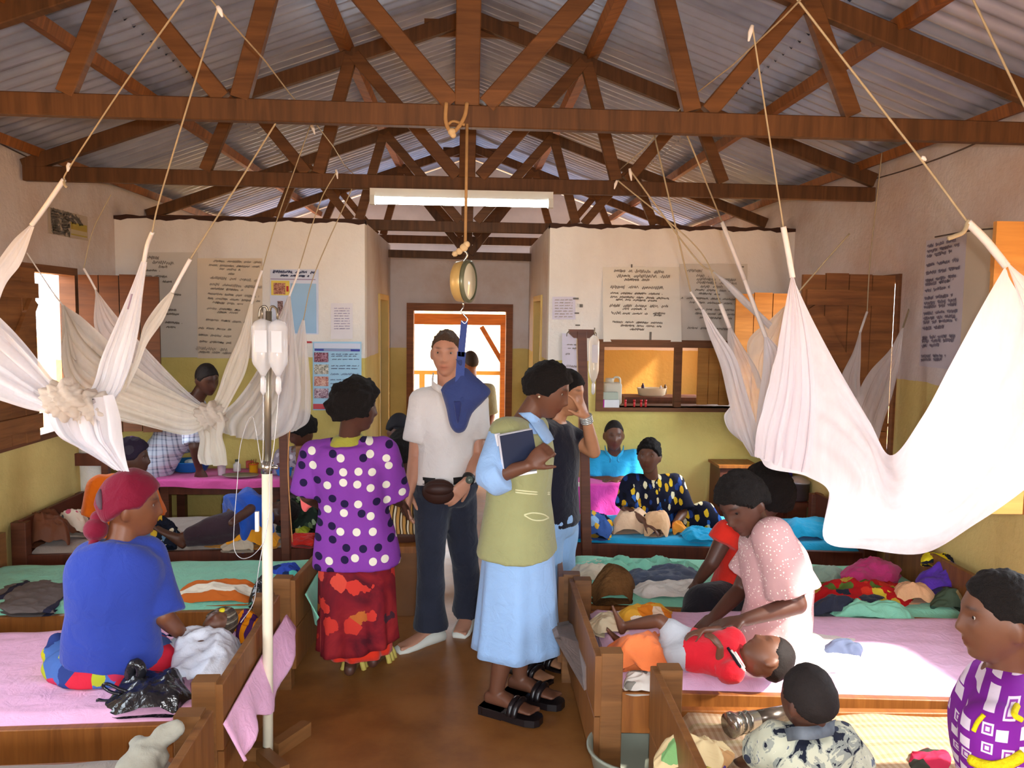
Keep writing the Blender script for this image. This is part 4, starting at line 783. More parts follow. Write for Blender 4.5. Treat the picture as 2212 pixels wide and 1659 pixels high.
c = at(530, 1012); m = MB(); m.box(c+np.array((-0.0, 0.01, 0)), c+np.array((0.05, 0.05, 0.055))); bevel(m.build('red_white_carton', plain('carton_red', '#b04a40', 0.7), None, 'small red carton behind the amber cup', 'box'), 0.004)
c = V3(PZ(1252, 1050, 0.626)); m = MB(); m.box(c+np.array((-0.03, -0.02, 0)), c+np.array((0.05, 0.02, 0.025))); bevel(m.build('medicine_box', plain('med_box', '#f0e0dc', 0.6), None, 'small white medicine box on the vivid pink cloth', 'box'), 0.003)
m = MB(); c2 = c+np.array((-0.075, -0.01, 0)); m.box(c2+np.array((-0.02, -0.02, 0)), c2+np.array((0.03, 0.03, 0.018))); bevel(m.build('medicine_box', plain('med_box_red', '#e06a58', 0.6), None, 'small red medicine box on the vivid pink cloth', 'box'), 0.003)
# chair with white jacket, left
def chair(label, loc, rot, mats=W_DARKP, sh=0.44, bh=0.95, w_=0.42):
    e = empty('wooden_chair', loc, label, 'chair'); e.rotation_euler = (0, 0, rot); R_ = Matrix.Rotation(rot, 3, 'Z'); L0 = V3(loc)
    def tr(p): return V3(R_ @ Vector(p))+L0
    def add(nm, a, b, w2, h2, up=(0, 0, 1)):
        m = MB(); m.bar(tr(a), tr(b), w2, h2, V3(R_ @ Vector(up)), 0.003); o = m.build(nm, mats); o.parent = e; o.matrix_parent_inverse = e.matrix_basis.inverted(); return o
    for x in (-w_/2, w_/2): add('leg', (x, -0.2, 0), (x, -0.2, sh), 0.04, 0.04, (0, 1, 0)); add('back_post', (x, 0.2, 0), (x, 0.21, bh), 0.04, 0.045, (0, 1, 0))
    add('seat', (0, -0.22, sh), (0, 0.2, sh), w_+0.04, 0.03); add('top_rail', (-w_/2, 0.21, bh-0.05), (w_/2, 0.21, bh-0.05), 0.03, 0.10); add('back_rail', (-w_/2, 0.205, sh+0.18), (w_/2, 0.205, sh+0.18), 0.025, 0.05)
    return e
cl = V3(P(168, 1000, 5.62)); cl[2] = 0
CH = empty('wooden_chair', (cl[0], 5.75, 0), 'dark wooden chair with a white garment hung over its back', 'chair')
for x, z1 in ((-0.145, 0.86), (0.16, 0.86)):
    m = MB(); m.bar((cl[0]+x, 5.68, 0), (cl[0]+x, 5.68, z1), 0.045, 0.045, (0, 1, 0)); m.build('back_post', W_DARKP, CH); m = MB(); m.bar((cl[0]+x, 6.08, 0), (cl[0]+x, 6.08, 0.44), 0.045, 0.045, (0, 1, 0)); m.build('leg', W_DARKP, CH)
for z, h in ((0.82, 0.085), (0.47, 0.045)): m = MB(); m.bar((cl[0]-0.145, 5.68, z), (cl[0]+0.16, 5.68, z), 0.03, h); m.build('back_rail', W_DARK, CH)
m = MB(); m.box((cl[0]-0.17, 5.70, 0.42), (cl[0]+0.18, 6.1, 0.445)); m.build('seat', W_DARK, CH)
n = 16; G = np.zeros((12, n, 3))
for j in range(12):
    for i in range(n): s = i/(n-1); q = j/11; G[j, i] = (cl[0]-0.12+0.25*s, 5.73+0.02*math.sin(9*s)+0.02*q, 0.93+0.03*math.sin(7*s)*(1-q)-0.44*q)
m = MB(); m.grid(G); solid(m.build('white_garment', fabric('cloth_clean_white', '#e8e6de'), None, 'white garment hanging over the dark chair by the left window', 'clothes'), 0.02)
chair('brown wooden chair behind the dark drip post at the left partition', (-1.04, 6.14, 0), math.radians(180), W_BEDP, 0.42, 0.88, 0.36)
# bench end in the aisle
bb = empty('wooden_bench', (-0.46, 5.0, 0), 'brown wooden bench at the end of the dark left bed', 'bench'); x0, x1 = P(846, 1180, 4.85).x, P(908, 1180, 4.85).x
m = MB(); m.box((x0, 4.85, 0.40), (x1, 5.6, 0.44)); m.build('seat', W_BED, bb); m = MB(); m.box((x0+0.01, 4.87, 0.0), (x1-0.01, 4.91, 0.40)); m.build('end_panel', W_BEDF, bb); m = MB(); m.box((x0+0.01, 5.5, 0.0), (x1-0.01, 5.54, 0.40)); m.build('end_panel', W_BEDF, bb)
# bedside cupboard and things at the right wall
cu = empty('bedside_cupboard', (2.1, 6.05, 0), 'dark bedside cupboard below the big white net', 'cupboard'); xa, xb = P(1694, 1090, 5.85).x, 2.56; zt = P(1740, 1086, 5.85).z
m = MB(); m.box((xa, 5.86, 0), (xb, 6.25, zt-0.03)); m.build('body', W_DARK, cu); m = MB(); m.box((xa-0.02, 5.83, zt-0.03), (xb+0.02, 6.28, zt)); m.build('top', W_DARK, cu); m = MB(); m.box((xa+0.03, 5.845, 0.05), (xb-0.03, 5.86, zt-0.07)); o = m.build('door', W_DARKP, cu)
m2 = MB(); m2.ell((xa+0.08, 5.838, zt-0.2), 0.012); kn = m2.build('knob', M_CHR); kn.parent = o
c = V3(P(1722, 1080, 5.95)); c[2] = zt; pt = empty('cooking_pot', c, 'dark cooking pot with lid on the bedside cupboard', 'pot'); m = MB(); m.lathe([(0.07, 0), (0.085, 0.01), (0.085, 0.13), (0.09, 0.135)], c, 28); m.build('pot_body', plain('pot_dark', '#4a3c3c', 0.4, 0.4), pt)
m = MB(); m.lathe([(0.093, 0.135), (0.09, 0.15), (0.03, 0.18), (0, 0.185)], c, 28); m.build('lid', plain('pot_lid', '#b8b0b0', 0.3, 0.5, 0.4), pt)
c = V3(P(1752, 1080, 5.98)); m = MB(); m.box((c[0]-0.02, 5.92, zt), (c[0]+0.16, 6.12, zt+0.19)); bevel(m.build('white_tub', plain('tub_white', '#c8c6bc', 0.5), None, 'white plastic tub on the bedside cupboard', 'tub'), 0.02)
c = V3(P(1705, 1070, 6.05)); m = MB(); m.box((c[0]-0.09, 6.12, 0.5), (c[0]+0.06, 6.2, zt+0.32)); bevel(m.build('purple_bag', fabric('cloth_indigo', '#352a7a'), None, 'dark purple bag standing behind the cooking pot', 'bag'), 0.03)
hb = empty('wooden_cabinet', (1.75, 6.2, 0), 'brown wooden cabinet against the partition behind the two bending people', 'cabinet'); xa, xb = P(1556, 1010, 6.1).x, P(1636, 1010, 6.1).x; zt2 = P(1600, 1005, 6.1).z
m = MB(); m.box((xa, 6.1, 0), (xb, 6.36, zt2-0.02)); m.build('body', W_DARK, hb); m = MB(); m.box((xa-0.015, 6.08, zt2-0.02), (xb+0.015, 6.37, zt2)); m.build('top', W_BED, hb)
# things on the hatch counter
zc_ = HZ0; yc = YP+0.06
def ct(u, Y=yc): return P(u, 870, Y).x
M_JUG = plain('jug_white', '#d2cbb8', 0.5, 0.4)
jx = ct(1322, yc+0.12); j = empty('water_jug', (jx, yc+0.14, zc_), 'white plastic water jug standing in the hatch', 'jug')
m = MB(); m.box((jx-0.075, yc+0.08, zc_), (jx+0.075, yc+0.20, zc_+0.185)); bevel(m.build('jug_body', M_JUG, j), 0.02); m = MB(); m.lathe([(0.035, 0.18), (0.035, 0.215), (0.03, 0.22)], (jx-0.02, yc+0.14, zc_), 20); m.build('cap', M_JUG, j); m = MB(); m.tube(catmull([(jx+0.0, yc+0.14, zc_+0.18), (jx+0.02, yc+0.14, zc_+0.225), (jx+0.06, yc+0.14, zc_+0.22), (jx+0.068, yc+0.14, zc_+0.17)], 14), 0.009, 8); m.build('handle', M_JUG, j)
bx0, bx1 = ct(1299, YP-0.0), ct(1337, YP-0.0); e = empty('carton', ((bx0+bx1)/2, YP+0.03, zc_), 'white carton with a magenta end in the hatch', 'box')
m = MB(); m.box((bx0+0.022, YP-0.015, zc_), (bx1, YP+0.06, zc_+0.062)); m.build('carton_body', plain('carton_pale', '#d8d8d8', 0.6), e); m = MB(); m.box((bx0, YP-0.015, zc_), (bx0+0.022, YP+0.06, zc_+0.062)); m.build('carton_end', plain('carton_magenta', '#b02a90', 0.6), e)
m = MB(); m.box((bx0, YP+0.005, zc_+0.063), (bx1-0.005, YP+0.065, zc_+0.12)); bevel(m.build('carton', plain('carton_green', '#a8b0a0', 0.6), None, 'grey-green carton on top of the white carton in the hatch', 'box'), 0.003)
for k, u in enumerate((1351, 1370, 1385, 1395)):
    x = ct(u, YP+0.05); e = empty('red_vial', (x, YP+0.05, zc_), 'small red capped vial in the hatch, %s' % ('nearest the white carton', 'second from the white carton', 'third from the white carton', 'farthest from the white carton')[k], 'vial', 'red vials on the counter')
    m = MB(); m.lathe([(0.009, 0), (0.009, 0.035), (0.006, 0.04)], (x, YP+0.05, zc_), 12); m.build('vial_body', plain('vial_red', '#d83a3a', 0.4), e); m = MB(); m.lathe([(0.010, 0.038), (0.010, 0.058), (0, 0.059)], (x, YP+0.05, zc_), 12); m.build('cap', plain('vial_cap', '#b82428', 0.4), e)
hxs = ct(1345, 7.0), ct(1502, 7.0)
hs = empty('shelf', ((hxs[0]+hxs[1])/2, 7.0, 0), 'brown shelf seen through the hatch', 'shelf'); zs_ = P(1420, 856, 7.0).z
m = MB(); m.box((hxs[0], 6.9, zs_-0.03), (hxs[1]+0.05, 7.2, zs_)); m.build('board', W_DARK, hs); m = MB(); m.box((hxs[0]+0.02, 6.94, 0), (hxs[1]+0.03, 7.18, zs_-0.03)); m.build('body', W_DARK, hs)
cx_ = ct(1407, 7.05); e = empty('white_tray', (cx_, 7.05, zs_), 'cream oblong tray of instruments on the shelf inside the hatch', 'tray'); m = MB(); m.lathe([(0.10, 0), (0.12, 0.01), (0.13, 0.065), (0.135, 0.07), (0.125, 0.065), (0.10, 0.012), (0, 0.01)], (cx_, 7.05, zs_), 28, 'z', False, 1.0, 0.6); m.build('tray_body', plain('tray_cream', '#e8d2b0', 0.5), e)
for dx, h, mt in ((-0.08, 0.11, plain('bottle_dark', '#3a2438', 0.4)), (0.08, 0.09, glass('jar_glass', (0.8, 0.75, 0.7), 0.1, 0.6)), (0.12, 0.10, plain('brown_jar', '#7a5a3a', 0.4))): m = MB(); m.lathe([(0.014, 0.02), (0.014, h*0.8), (0.007, h*0.9), (0.007, h)], (cx_+dx, 7.05, zs_), 12); m.build('jar', mt, e)
# ================================================================ drip stands
M_PIPE = plain('white_pipe', '#efe6cc', 0.4, 0.4, 0, 0.10, 9); M_STEEL = plain('dull_steel', '#8a8070', 0.35, 0.5, 0.7); M_BAG = glass('drip_bag', (0.86, 0.87, 0.90), 0.06, 0.50); M_TUBE = glass('drip_tube', (0.9, 0.9, 0.92), 0.1, 0.6)
b0 = PZ(579, 1640, 0.0); YI = b0.y; t1 = P(577, 1006, YI); t2 = P(581, 672, YI); bx = b0.x
IV = empty('drip_stand', (bx, YI, 0), 'tall white painted drip stand with two inverted bottles', 'drip stand')
m = MB(); m.tube([(bx, YI, 0.02), (t1.x, YI, t1.z)], 0.021, 18); m.build('lower_pole', M_PIPE, IV)
m = MB(); m.tube([(t1.x, YI, t1.z-0.1), (t2.x, YI, t2.z)], 0.013, 14); m.build('upper_pole', M_STEEL, IV)
m = MB(); m.tube([(t1.x, YI, t1.z-0.03), (t1.x, YI, t1.z+0.02)], 0.025, 18); m.tube([(t1.x+0.01, YI, t1.z-0.005), (t1.x+0.045, YI-0.01, t1.z-0.005)], 0.008, 8); m.build('clamp', M_CHR, IV)
for s in (-1, 1): m = MB(); m.tube(catmull([(t2.x, YI, t2.z-0.01), (t2.x+s*0.012, YI-0.005, t2.z+0.018), (t2.x+s*0.032, YI-0.01, t2.z+0.008), (t2.x+s*0.036, YI-0.012, t2.z-0.03)], 12), 0.005, 8); m.build('hook', M_STEEL, IV)
for a, c in (((-0.02, -0.02), (0.10, -0.16)), ((0.02, 0.02), (0.12, 0.2)), ((0, 0), (-0.2, 0.03))): m = MB(); m.bar((bx+a[0], YI+a[1], 0.03), (bx+c[0], YI+c[1], 0.03), 0.05, 0.06); m.build('foot', W_BEDP, IV)
m = MB(); m.box((bx-0.034, YI-0.025, P(570, 1145, YI).z), (bx-0.02, YI-0.01, P(570, 1103, YI).z)); m.build('tape_tab', plain('tape_white', '#e8e4e0', 0.6), IV)
def drip(name, u, v0, v1, Y, rw, label, mat=M_BAG):
    p0, p1 = P(u, v0, Y), P(u, v1, Y); L_ = p0.z-p1.z; e = empty(name, p0, label, 'drip bottle', 'drip bottles'); c = (p0.x, Y, p1.z)
    m = MB(); m.lathe([(0.010, 0.0), (0.016, L_*0.06), (0.022, L_*0.10), (rw*0.9, L_*0.20), (rw, L_*0.26), (rw, L_*0.86), (rw*0.75, L_*0.95), (0.012, L_*0.985), (0.008, L_)], c, 24, 'z', True, 1.0, 0.8); m.build('bottle_body', mat, e)
    m = MB(); m.box((p0.x-rw*0.5, Y-rw*0.83, p1.z+L_*0.42), (p0.x+rw*0.55, Y-rw*0.79, p1.z+L_*0.80)); m.build('label', plain('drip_label', '#d4d2d8', 0.5, 0.4), e)
    m = MB(); m.lathe([(0.006, 0), (0.011, -0.012), (0.012, -0.06), (0.004, -0.075)], c, 14); m.build('drip_chamber', M_TUBE, e)
    m = MB(); m.tube([(p0.x, Y, p0.z-0.006), (p0.x, Y, p0.z+0.045)], 0.004, 6); m.build('hanger', M_STEEL, e)
    return e, np.array((p0.x, Y, p1.z-0.075))
e1, q1 = drip('drip_bottle', 567, 688, 812, YI-0.03, 0.043, 'left clear drip bottle hanging on the white stand'); e2, q2 = drip('drip_bottle', 600, 690, 812, YI-0.03, 0.038, 'right clear drip bottle hanging on the white stand')
m = MB(); m.tube(catmull([q1, P(566, 1000, YI-0.05), P(545, 900, YI+0.1), P(520, 960, YI+0.2), P(512, 1050, YI+0.2), P(506, 1130, YI+0.15), P(506, 1185, YI+0.1), P(522, 1206, YI+0.1), P(548, 1198, YI+0.03), P(572, 1165, YI-0.03), P(578, 1120, YI-0.04)], 90), 0.0016, 6); m.build('drip_line', M_TUBE, e1)
m = MB(); m.tube(catmull([q2, P(598, 900, YI-0.03), P(592, 960, YI-0.03), P(582, 1030, YI-0.035), P(581, 1110, YI-0.035), P(560, 1220, YI+0.0), P(548, 1300, YI+0.1), P(520, 1345, YI+0.0)], 60), 0.0018, 6); m.build('drip_line', M_TUBE, e2)
def post_stand(utop, vtop, ubot, vbot, Y, wpx, label, bar=None):
    a = P(utop, vtop, Y); b = P(ubot, vbot, Y); s = (a.z-0.0)/(a.z-b.z); bx_, by_ = a.x+(b.x-a.x)*s, Y
    e = empty('drip_post', (bx_, Y, 0), label, 'drip stand'); w_ = wpx*Y/1750; m = MB(); m.bar((bx_, Y, 0.0), (a.x, Y, a.z), w_, w_, (0, 1, 0), 0.003); m.build('post', W_DARKP, e)
    for d in ((0.14, 0.02), (-0.14, -0.02)): m = MB(); m.bar((bx_, Y, 0.03), (bx_+d[0], Y+d[1], 0.03), 0.05, 0.06); m.build('foot', W_DARKP, e)
    if bar:
        m = MB(); hw = bar*Y/1750/2; m.prism([(a.x-hw, Y-0.02, a.z+0.012), (a.x-hw, Y-0.02, a.z-0.012), (a.x-hw*0.6, Y-0.02, a.z-0.04), (a.x+hw*0.6, Y-0.02, a.z-0.04), (a.x+hw, Y-0.02, a.z-0.012), (a.x+hw, Y-0.02, a.z+0.012)], (0, 0.04, 0)); m.build('cross_bar', W_DARKP, e)
        for s_ in (-1, 1): m = MB(); m.tube(catmull([(a.x+s_*hw, Y, a.z), (a.x+s_*(hw+0.012), Y-0.01, a.z-0.012), (a.x+s_*(hw+0.014), Y-0.01, a.z-0.03)], 8), 0.003, 6); m.build('hook', M_STEEL, e)
    return e, a
e, aR = post_stand(1256, 716, 1267, 1205, 4.92, 21, 'tall dark wooden drip post with a T-shaped top', 55)
drip('drip_bottle', 1284, 724, 826, 4.87, 0.032, 'clear drip bag hanging on the T-shaped post', glass('drip_bag_clear', (0.93, 0.9, 0.84), 0.1, 0.5))
e, aL = post_stand(608, 708, 619, 1212, 4.80, 18, 'dark square drip post on the left behind the white stand')
p = P(624, 745, 4.75); e = empty('blood_bag', p, 'dark red blood bag hanging on the left dark post', 'blood bag')
m = MB(); m.ell((p.x, 4.75, p.z-0.03), (0.028, 0.016, 0.034)); m.build('bag_lower', plain('blood_dark', '#3a1420', 0.3, 0.5), e); m = MB(); m.ell((p.x, 4.75, p.z+0.03), (0.026, 0.012, 0.036)); m.build('bag_upper', plain('bag_pinkish', '#d2a89a', 0.3, 0.5), e)
m = MB(); m.tube(catmull([(p.x, 4.75, p.z-0.06), (p.x+0.02, 4.73, p.z-0.3), (p.x-0.01, 4.74, p.z-0.7), (p.x+0.02, 4.7, p.z-1.15)], 30), 0.003, 6); m.build('tube', plain('tube_orange', '#d8945a', 0.4), e)
# ================================================================ hanging baby scale
YS = 3.36; M_ROPE = plain('rope', '#a8855a', 0.9, 0.1, 0, 0.2, 30); M_ROPEW = plain('rope_white', '#d0b890', 0.9, 0.1, 0, 0.2, 30)
rp = lambda u, v, y=YS: V3(P(u, v, y))
sc_ = empty('hanging_scale', rp(1000, 610), 'hanging dial scale on a rope from the nearest beam', 'scale')
m = MB(); m.tube([rp(1009, 268), rp(1007, 400), rp(1005, 540)], 0.006, 8); m.build('rope', M_ROPE, sc_)
m = MB(); m.tube(catmull([rp(964, 222, 3.36), rp(963, 262, 3.355), rp(975, 286, 3.36), rp(990, 275, 3.36), rp(1004, 250, 3.355), rp(1009, 222, 3.36)], 30), 0.008, 8); m.tube(catmull([rp(966, 270), rp(980, 262), rp(1004, 270)], 10), 0.006, 6); m.build('rope', M_ROPE, sc_)
m = MB(); [m.ell(rp(u, v), r) for u, v, r in ((976, 285, 0.016), (979, 292, 0.012), (1002, 535, 0.017), (992, 543, 0.014), (983, 548, 0.012), (1008, 528, 0.014))]; m.tube([rp(983, 548), rp(978, 552)], 0.008, 6); m.build('knot', M_ROPEW, sc_)
m = MB(); m.tube(catmull([rp(1000, 540), rp(1009, 548), rp(1006, 558), rp(999, 566)], 12), 0.005, 8); m.build('hook', M_CHR, sc_)
c = rp(1000, 608); ax = unit((0.93, -0.36, 0)); up = np.array((0, 0, 1.0)); bk = np.cross(up, ax); m = MB(); a_ = np.arange(36)*2*math.pi/36; rings = []
for r, h in ((0.0, -0.030), (0.070, -0.030), (0.082, -0.022), (0.084, 0.0), (0.082, 0.02), (0.078, 0.024)): rings.append(c+ax*h+r*(np.cos(a_)[:, None]*bk+np.sin(a_)[:, None]*up))
m.loft(rings, False); m.build('dial_case', plain('scale_cream', '#c8a868', 0.35, 0.5, 0.2), sc_)
rings = [c+ax*h+r*(np.cos(a_)[:, None]*bk+np.sin(a_)[:, None]*up) for r, h in ((0.079, 0.022), (0.070, 0.030), (0.0, 0.031))]; m = MB(); m.loft(rings, False); m.build('dial_face', plain('scale_face', '#d8d4bc', 0.15, 0.6), sc_)
rings = [c+ax*h+r*(np.cos(a_)[:, None]*bk+np.sin(a_)[:, None]*up) for r, h in ((0.080, 0.018), (0.088, 0.018), (0.088, 0.03), (0.076, 0.034))]; m = MB(); m.loft(rings, False); m.build('rim', plain('scale_rim', '#6d7058', 0.3, 0.5, 0.3), sc_)
m = MB(); m.tube([rp(1000, 648), rp(1001, 664)], 0.004, 8); m.tube(catmull([rp(1001, 664), rp(996, 672), rp(1004, 682), rp(1010, 690), rp(1004, 699), rp(996, 692)], 24), 0.0035, 8); m.build('hook', M_CHR, sc_)
M_SLING = fabric('sling_blue', '#2b3868', 0.75, 0.08); M_SLING2 = fabric('sling_navy', '#28346a', 0.75, 0.08)
def puff(name, pts, Y, th, mat, parent=None, bulge=None, **kw):
    q = np.array([V3(P(u, v, Y)) for u, v in pts]); q = catmull(np.concatenate([q, q[:1]]), 56)[:-1]; ctr = q.mean(0); m = MB()
    for sgn in (-1, 1):
        rings = [ctr+(q-ctr)*s+np.array((0, sgn*th*math.sqrt(max(0, 1-s**3)), 0)) for s in (1.0, 0.93, 0.8, 0.55, 0.3, 0.1)]
        for r_ in rings[1:]: r_[:, 1] += 0.008*wob(r_, 30, 2.0)
        if sgn > 0: rings = [x[::-1] for x in rings]
        m.loft(rings, False); k = len(q)
        m.add(np.concatenate([rings[-1], ctr[None]+np.array((0, sgn*th, 0))]), [(i, (i+1) % k, k) for i in range(k)], True)
    return m.build(name, mat, parent, **kw)
sl = empty('weighing_sling', rp(1003, 870), 'blue weighing sling trousers hanging from the dial scale', 'sling')
m = MB(); m.bar(rp(1003, 694), rp(996, 770), 0.028, 0.006, (0, 1, 0)); m.bar(rp(997, 760), rp(990, 860), 0.036, 0.006, (0, 1, 0)); m.build('strap', fabric('strap_blue', '#34447e', 0.7, 0.06), sl)
puff('seat', [(952, 842), (962, 828), (985, 812), (996, 796), (1008, 795), (1022, 808), (1042, 825), (1060, 846), (1044, 868), (1020, 893), (1008, 924), (998, 934), (984, 934), (972, 918), (964, 882), (957, 858)], YS+0.03, 0.045, M_SLING, sl)
puff('tie', [(984, 775), (990, 786), (997, 790), (998, 778), (990, 778)], YS+0.0, 0.01, M_SLING, sl)
puff('opening', [(980, 866), (996, 868), (993, 900), (988, 915), (983, 890)], YS-0.018, 0.008, fabric('sling_dark', '#222c5c', 0.8), sl)
# ================================================================ people
DG = bpy.context.evaluated_depsgraph_get
def remesh(mb, voxel, smooth=4, sf=0.5):
    me = bpy.data.meshes.new('tmp'); me.from_pydata(mb.arr().tolist(), [], mb.f); o = bpy.data.objects.new('tmp', me); COL.objects.link(o)
    r = o.modifiers.new('r', 'REMESH'); r.mode = 'VOXEL'; r.voxel_size = voxel; r.adaptivity = 0.0
    if smooth: s = o.modifiers.new('s', 'SMOOTH'); s.iterations = smooth; s.factor = sf
    dg = DG(); dg.update(); ev = o.evaluated_get(dg); m2 = ev.to_mesh()
    n = len(m2.vertices); co = np.zeros(n*3); m2.vertices.foreach_get('co', co); co = co.reshape(-1, 3)
    nr = np.zeros(n*3); m2.vertices.foreach_get('normal', nr); nr = nr.reshape(-1, 3)
    faces = [tuple(p.vertices) for p in m2.polygons]
    ev.to_mesh_clear(); bpy.data.objects.remove(o, do_unlink=True); bpy.data.meshes.remove(me)
    return co, nr, faces
def skinmat(name, hexc, rough=0.45):
    if name in MATS: return MATS[name]
    t = NT(name); a = t.n('ShaderNodeVertexColor'); a.layer_name = 'tint'; c = hx(hexc); n = t.noise(20, 3)
    base = t.mix(n, tuple(x*0.86 for x in c), tuple(min(1, x*1.1) for x in c)); col = t.mix(1.0, base, a.outputs['Color'], 'MULTIPLY')
    b = t.bsdf(col, rough, 0.4, 0, t.noise(160, 2), 0.08, 0.002); b.inputs['Subsurface Weight'].default_value = 0.06; b.inputs['Subsurface Radius'].default_value = (0.02, 0.008, 0.004); b.inputs['Subsurface Scale'].default_value = 0.3
    MATS[name] = t.m; return t.m
SK_DARK = skinmat('skin_dark', '#684230'); SK_DEEP = skinmat('skin_deep', '#523226'); SK_MID = skinmat('skin_mid', '#8a5a40'); SK_FAIR = skinmat('skin_fair', '#c08a70'); SK_TAN = skinmat('skin_tan', '#b27e5c')
def hairmat(name, hexc, b=1.0):
    if name in MATS: return MATS[name]
    t = NT(name); n = t.noise(130, 4, 0.7); c = hx(hexc)
    t.bsdf(t.mix(n, tuple(x*0.55 for x in c), tuple(x*1.6 for x in c)), 0.75, 0.25, 0, n, b, 0.012); MATS[name] = t.m; return t.m
H_BLK = hairmat('hair_black', '#17110f'); H_BRN = hairmat('hair_brown', '#4a382a', 0.5); H_SHORT = hairmat('hair_cropped', '#1d1614', 0.3)
M_EYEW = plain('eye_white', '#a89c92', 0.25, 0.5, 0, 0); M_EYED = plain('eye_dark', '#1a0f0a', 0.15, 0.6, 0, 0)
def frame3(fd, up=(0, 0, 1)):
    f = unit(fd); r = unit(np.cross(f, V3(up))); u = np.cross(r, f); return np.array([r, f, u])      # rows right, forward, up
def head_shape(nu=60, nv=46, child=False, male=True):
    th = np.linspace(0, math.pi, nv+1)[1:-1]; ph = np.arange(nu)*2*math.pi/nu; T_, F_ = np.meshgrid(th, ph, indexing='ij')
    px, py, pz = np.sin(T_)*np.sin(F_), np.sin(T_)*np.cos(F_), np.cos(T_)
    x, y, z = 0.074*px, 0.096*py, 0.115*pz; t = np.clip(-pz, 0, 1); front = py > 0
    x = x*(1-(0.26 if not child else 0.2)*t**1.6); y = np.where(front, y*(1-0.06*t), y*(1-0.50*t)); y = y+0.036*t**2.2
    y = np.where(py < 0, y*1.03, y); x = x*(1+0.05*np.clip(pz, 0, 1)*(py < 0))
    if child: z = np.where(z < 0, z*0.88, z*1.0); x = x*1.04; y = np.where(front, y*0.95, y)
    m = np.clip((py-0.15)/0.35, 0, 1); m = m*m*(3-2*m); ax = np.abs(x); k = 0.8 if child else 1.0; zz = z/k
    g = lambda a, s: np.exp(-(a/s)**2)
    y = y+m*k*((0.021 if male else 0.018)*g(x, 0.0135)*g(zz+0.024, 0.013)+0.010*g(x, 0.010)*g(zz+0.004, 0.020)+0.006*g(ax-0.012, 0.007)*g(zz+0.029, 0.007)
        -0.011*g(ax-0.030, 0.014)*g(zz-0.012, 0.011)+0.005*g(ax-0.030, 0.020)*g(zz-0.033, 0.008)
        +0.009*g(x, 0.019)*(g(zz+0.053, 0.0065)+g(zz+0.066, 0.0065))-0.003*g(x, 0.02)*g(zz+0.0595, 0.003)+0.004*g(ax-0.043, 0.014)*g(zz+0.018, 0.02)+0.008*g(x, 0.017)*g(zz+0.094, 0.014)-0.003*g(x, 0.03)*g(zz+0.080, 0.006))
    V = np.stack([x, y, z], -1)
    return V, (px, py, pz)
def head_add(mb, V):
    nv, nu = V.shape[:2]; top, bot = V[0].mean(0)+np.array((0, 0, 0.0015)), V[-1].mean(0)-np.array((0, 0, 0.001))
    vs = np.concatenate([V.reshape(-1, 3), top[None], bot[None]]); fs = []; a, b = nv*nu, nv*nu+1
    for j in range(nv-1):
        for i in range(nu): k = (i+1) % nu; fs.append((j*nu+i, (j+1)*nu+i, (j+1)*nu+k, j*nu+k))
    for i in range(nu): k = (i+1) % nu; fs.append((a, i, k)); fs.append((b, (nv-1)*nu+k, (nv-1)*nu+i))
    return vs, fs
def cap(mb, a, b, ra, rb, n=14, R=None):
    """tapered capsule"""
    a, b = V3(a), V3(b); d = b-a; L_ = np.linalg.norm(d); d = d/max(L_, 1e-6); ref = np.array((0, 0, 1.0)) if abs(d[2]) < .9 else np.array((1.0, 0, 0)); u = unit(np.cross(d, ref)); w_ = np.cross(d, u); an = np.arange(n)*2*math.pi/n; C_ = np.cos(an)[:, None]*u+np.sin(an)[:, None]*w_
    rings = []
    for t in (0.05, 0.35, 0.65, 0.88): ph = math.pi/2*(1-t); rings.append(a-d*ra*math.sin(ph)+C_*ra*math.cos(ph))
    rings += [a+C_*ra, a+d*L_*0.5+C_*(ra+rb)/2, b+C_*rb]
    for t in (0.88, 0.65, 0.35, 0.05): ph = math.pi/2*(1-t); rings.append(b+d*rb*math.sin(ph)+C_*rb*math.cos(ph))
    mb.loft(rings, True)
def ring(c, R_, F_, rx, ry, n=22, sq=2.3):
    a = np.arange(n)*2*math.pi/n; ca, sa = np.cos(a), np.sin(a); e = 2/sq
    return V3(c)+np.outer(np.sign(ca)*np.abs(ca)**e*rx, R_)+np.outer(np.sign(sa)*np.abs(sa)**e*ry, F_)
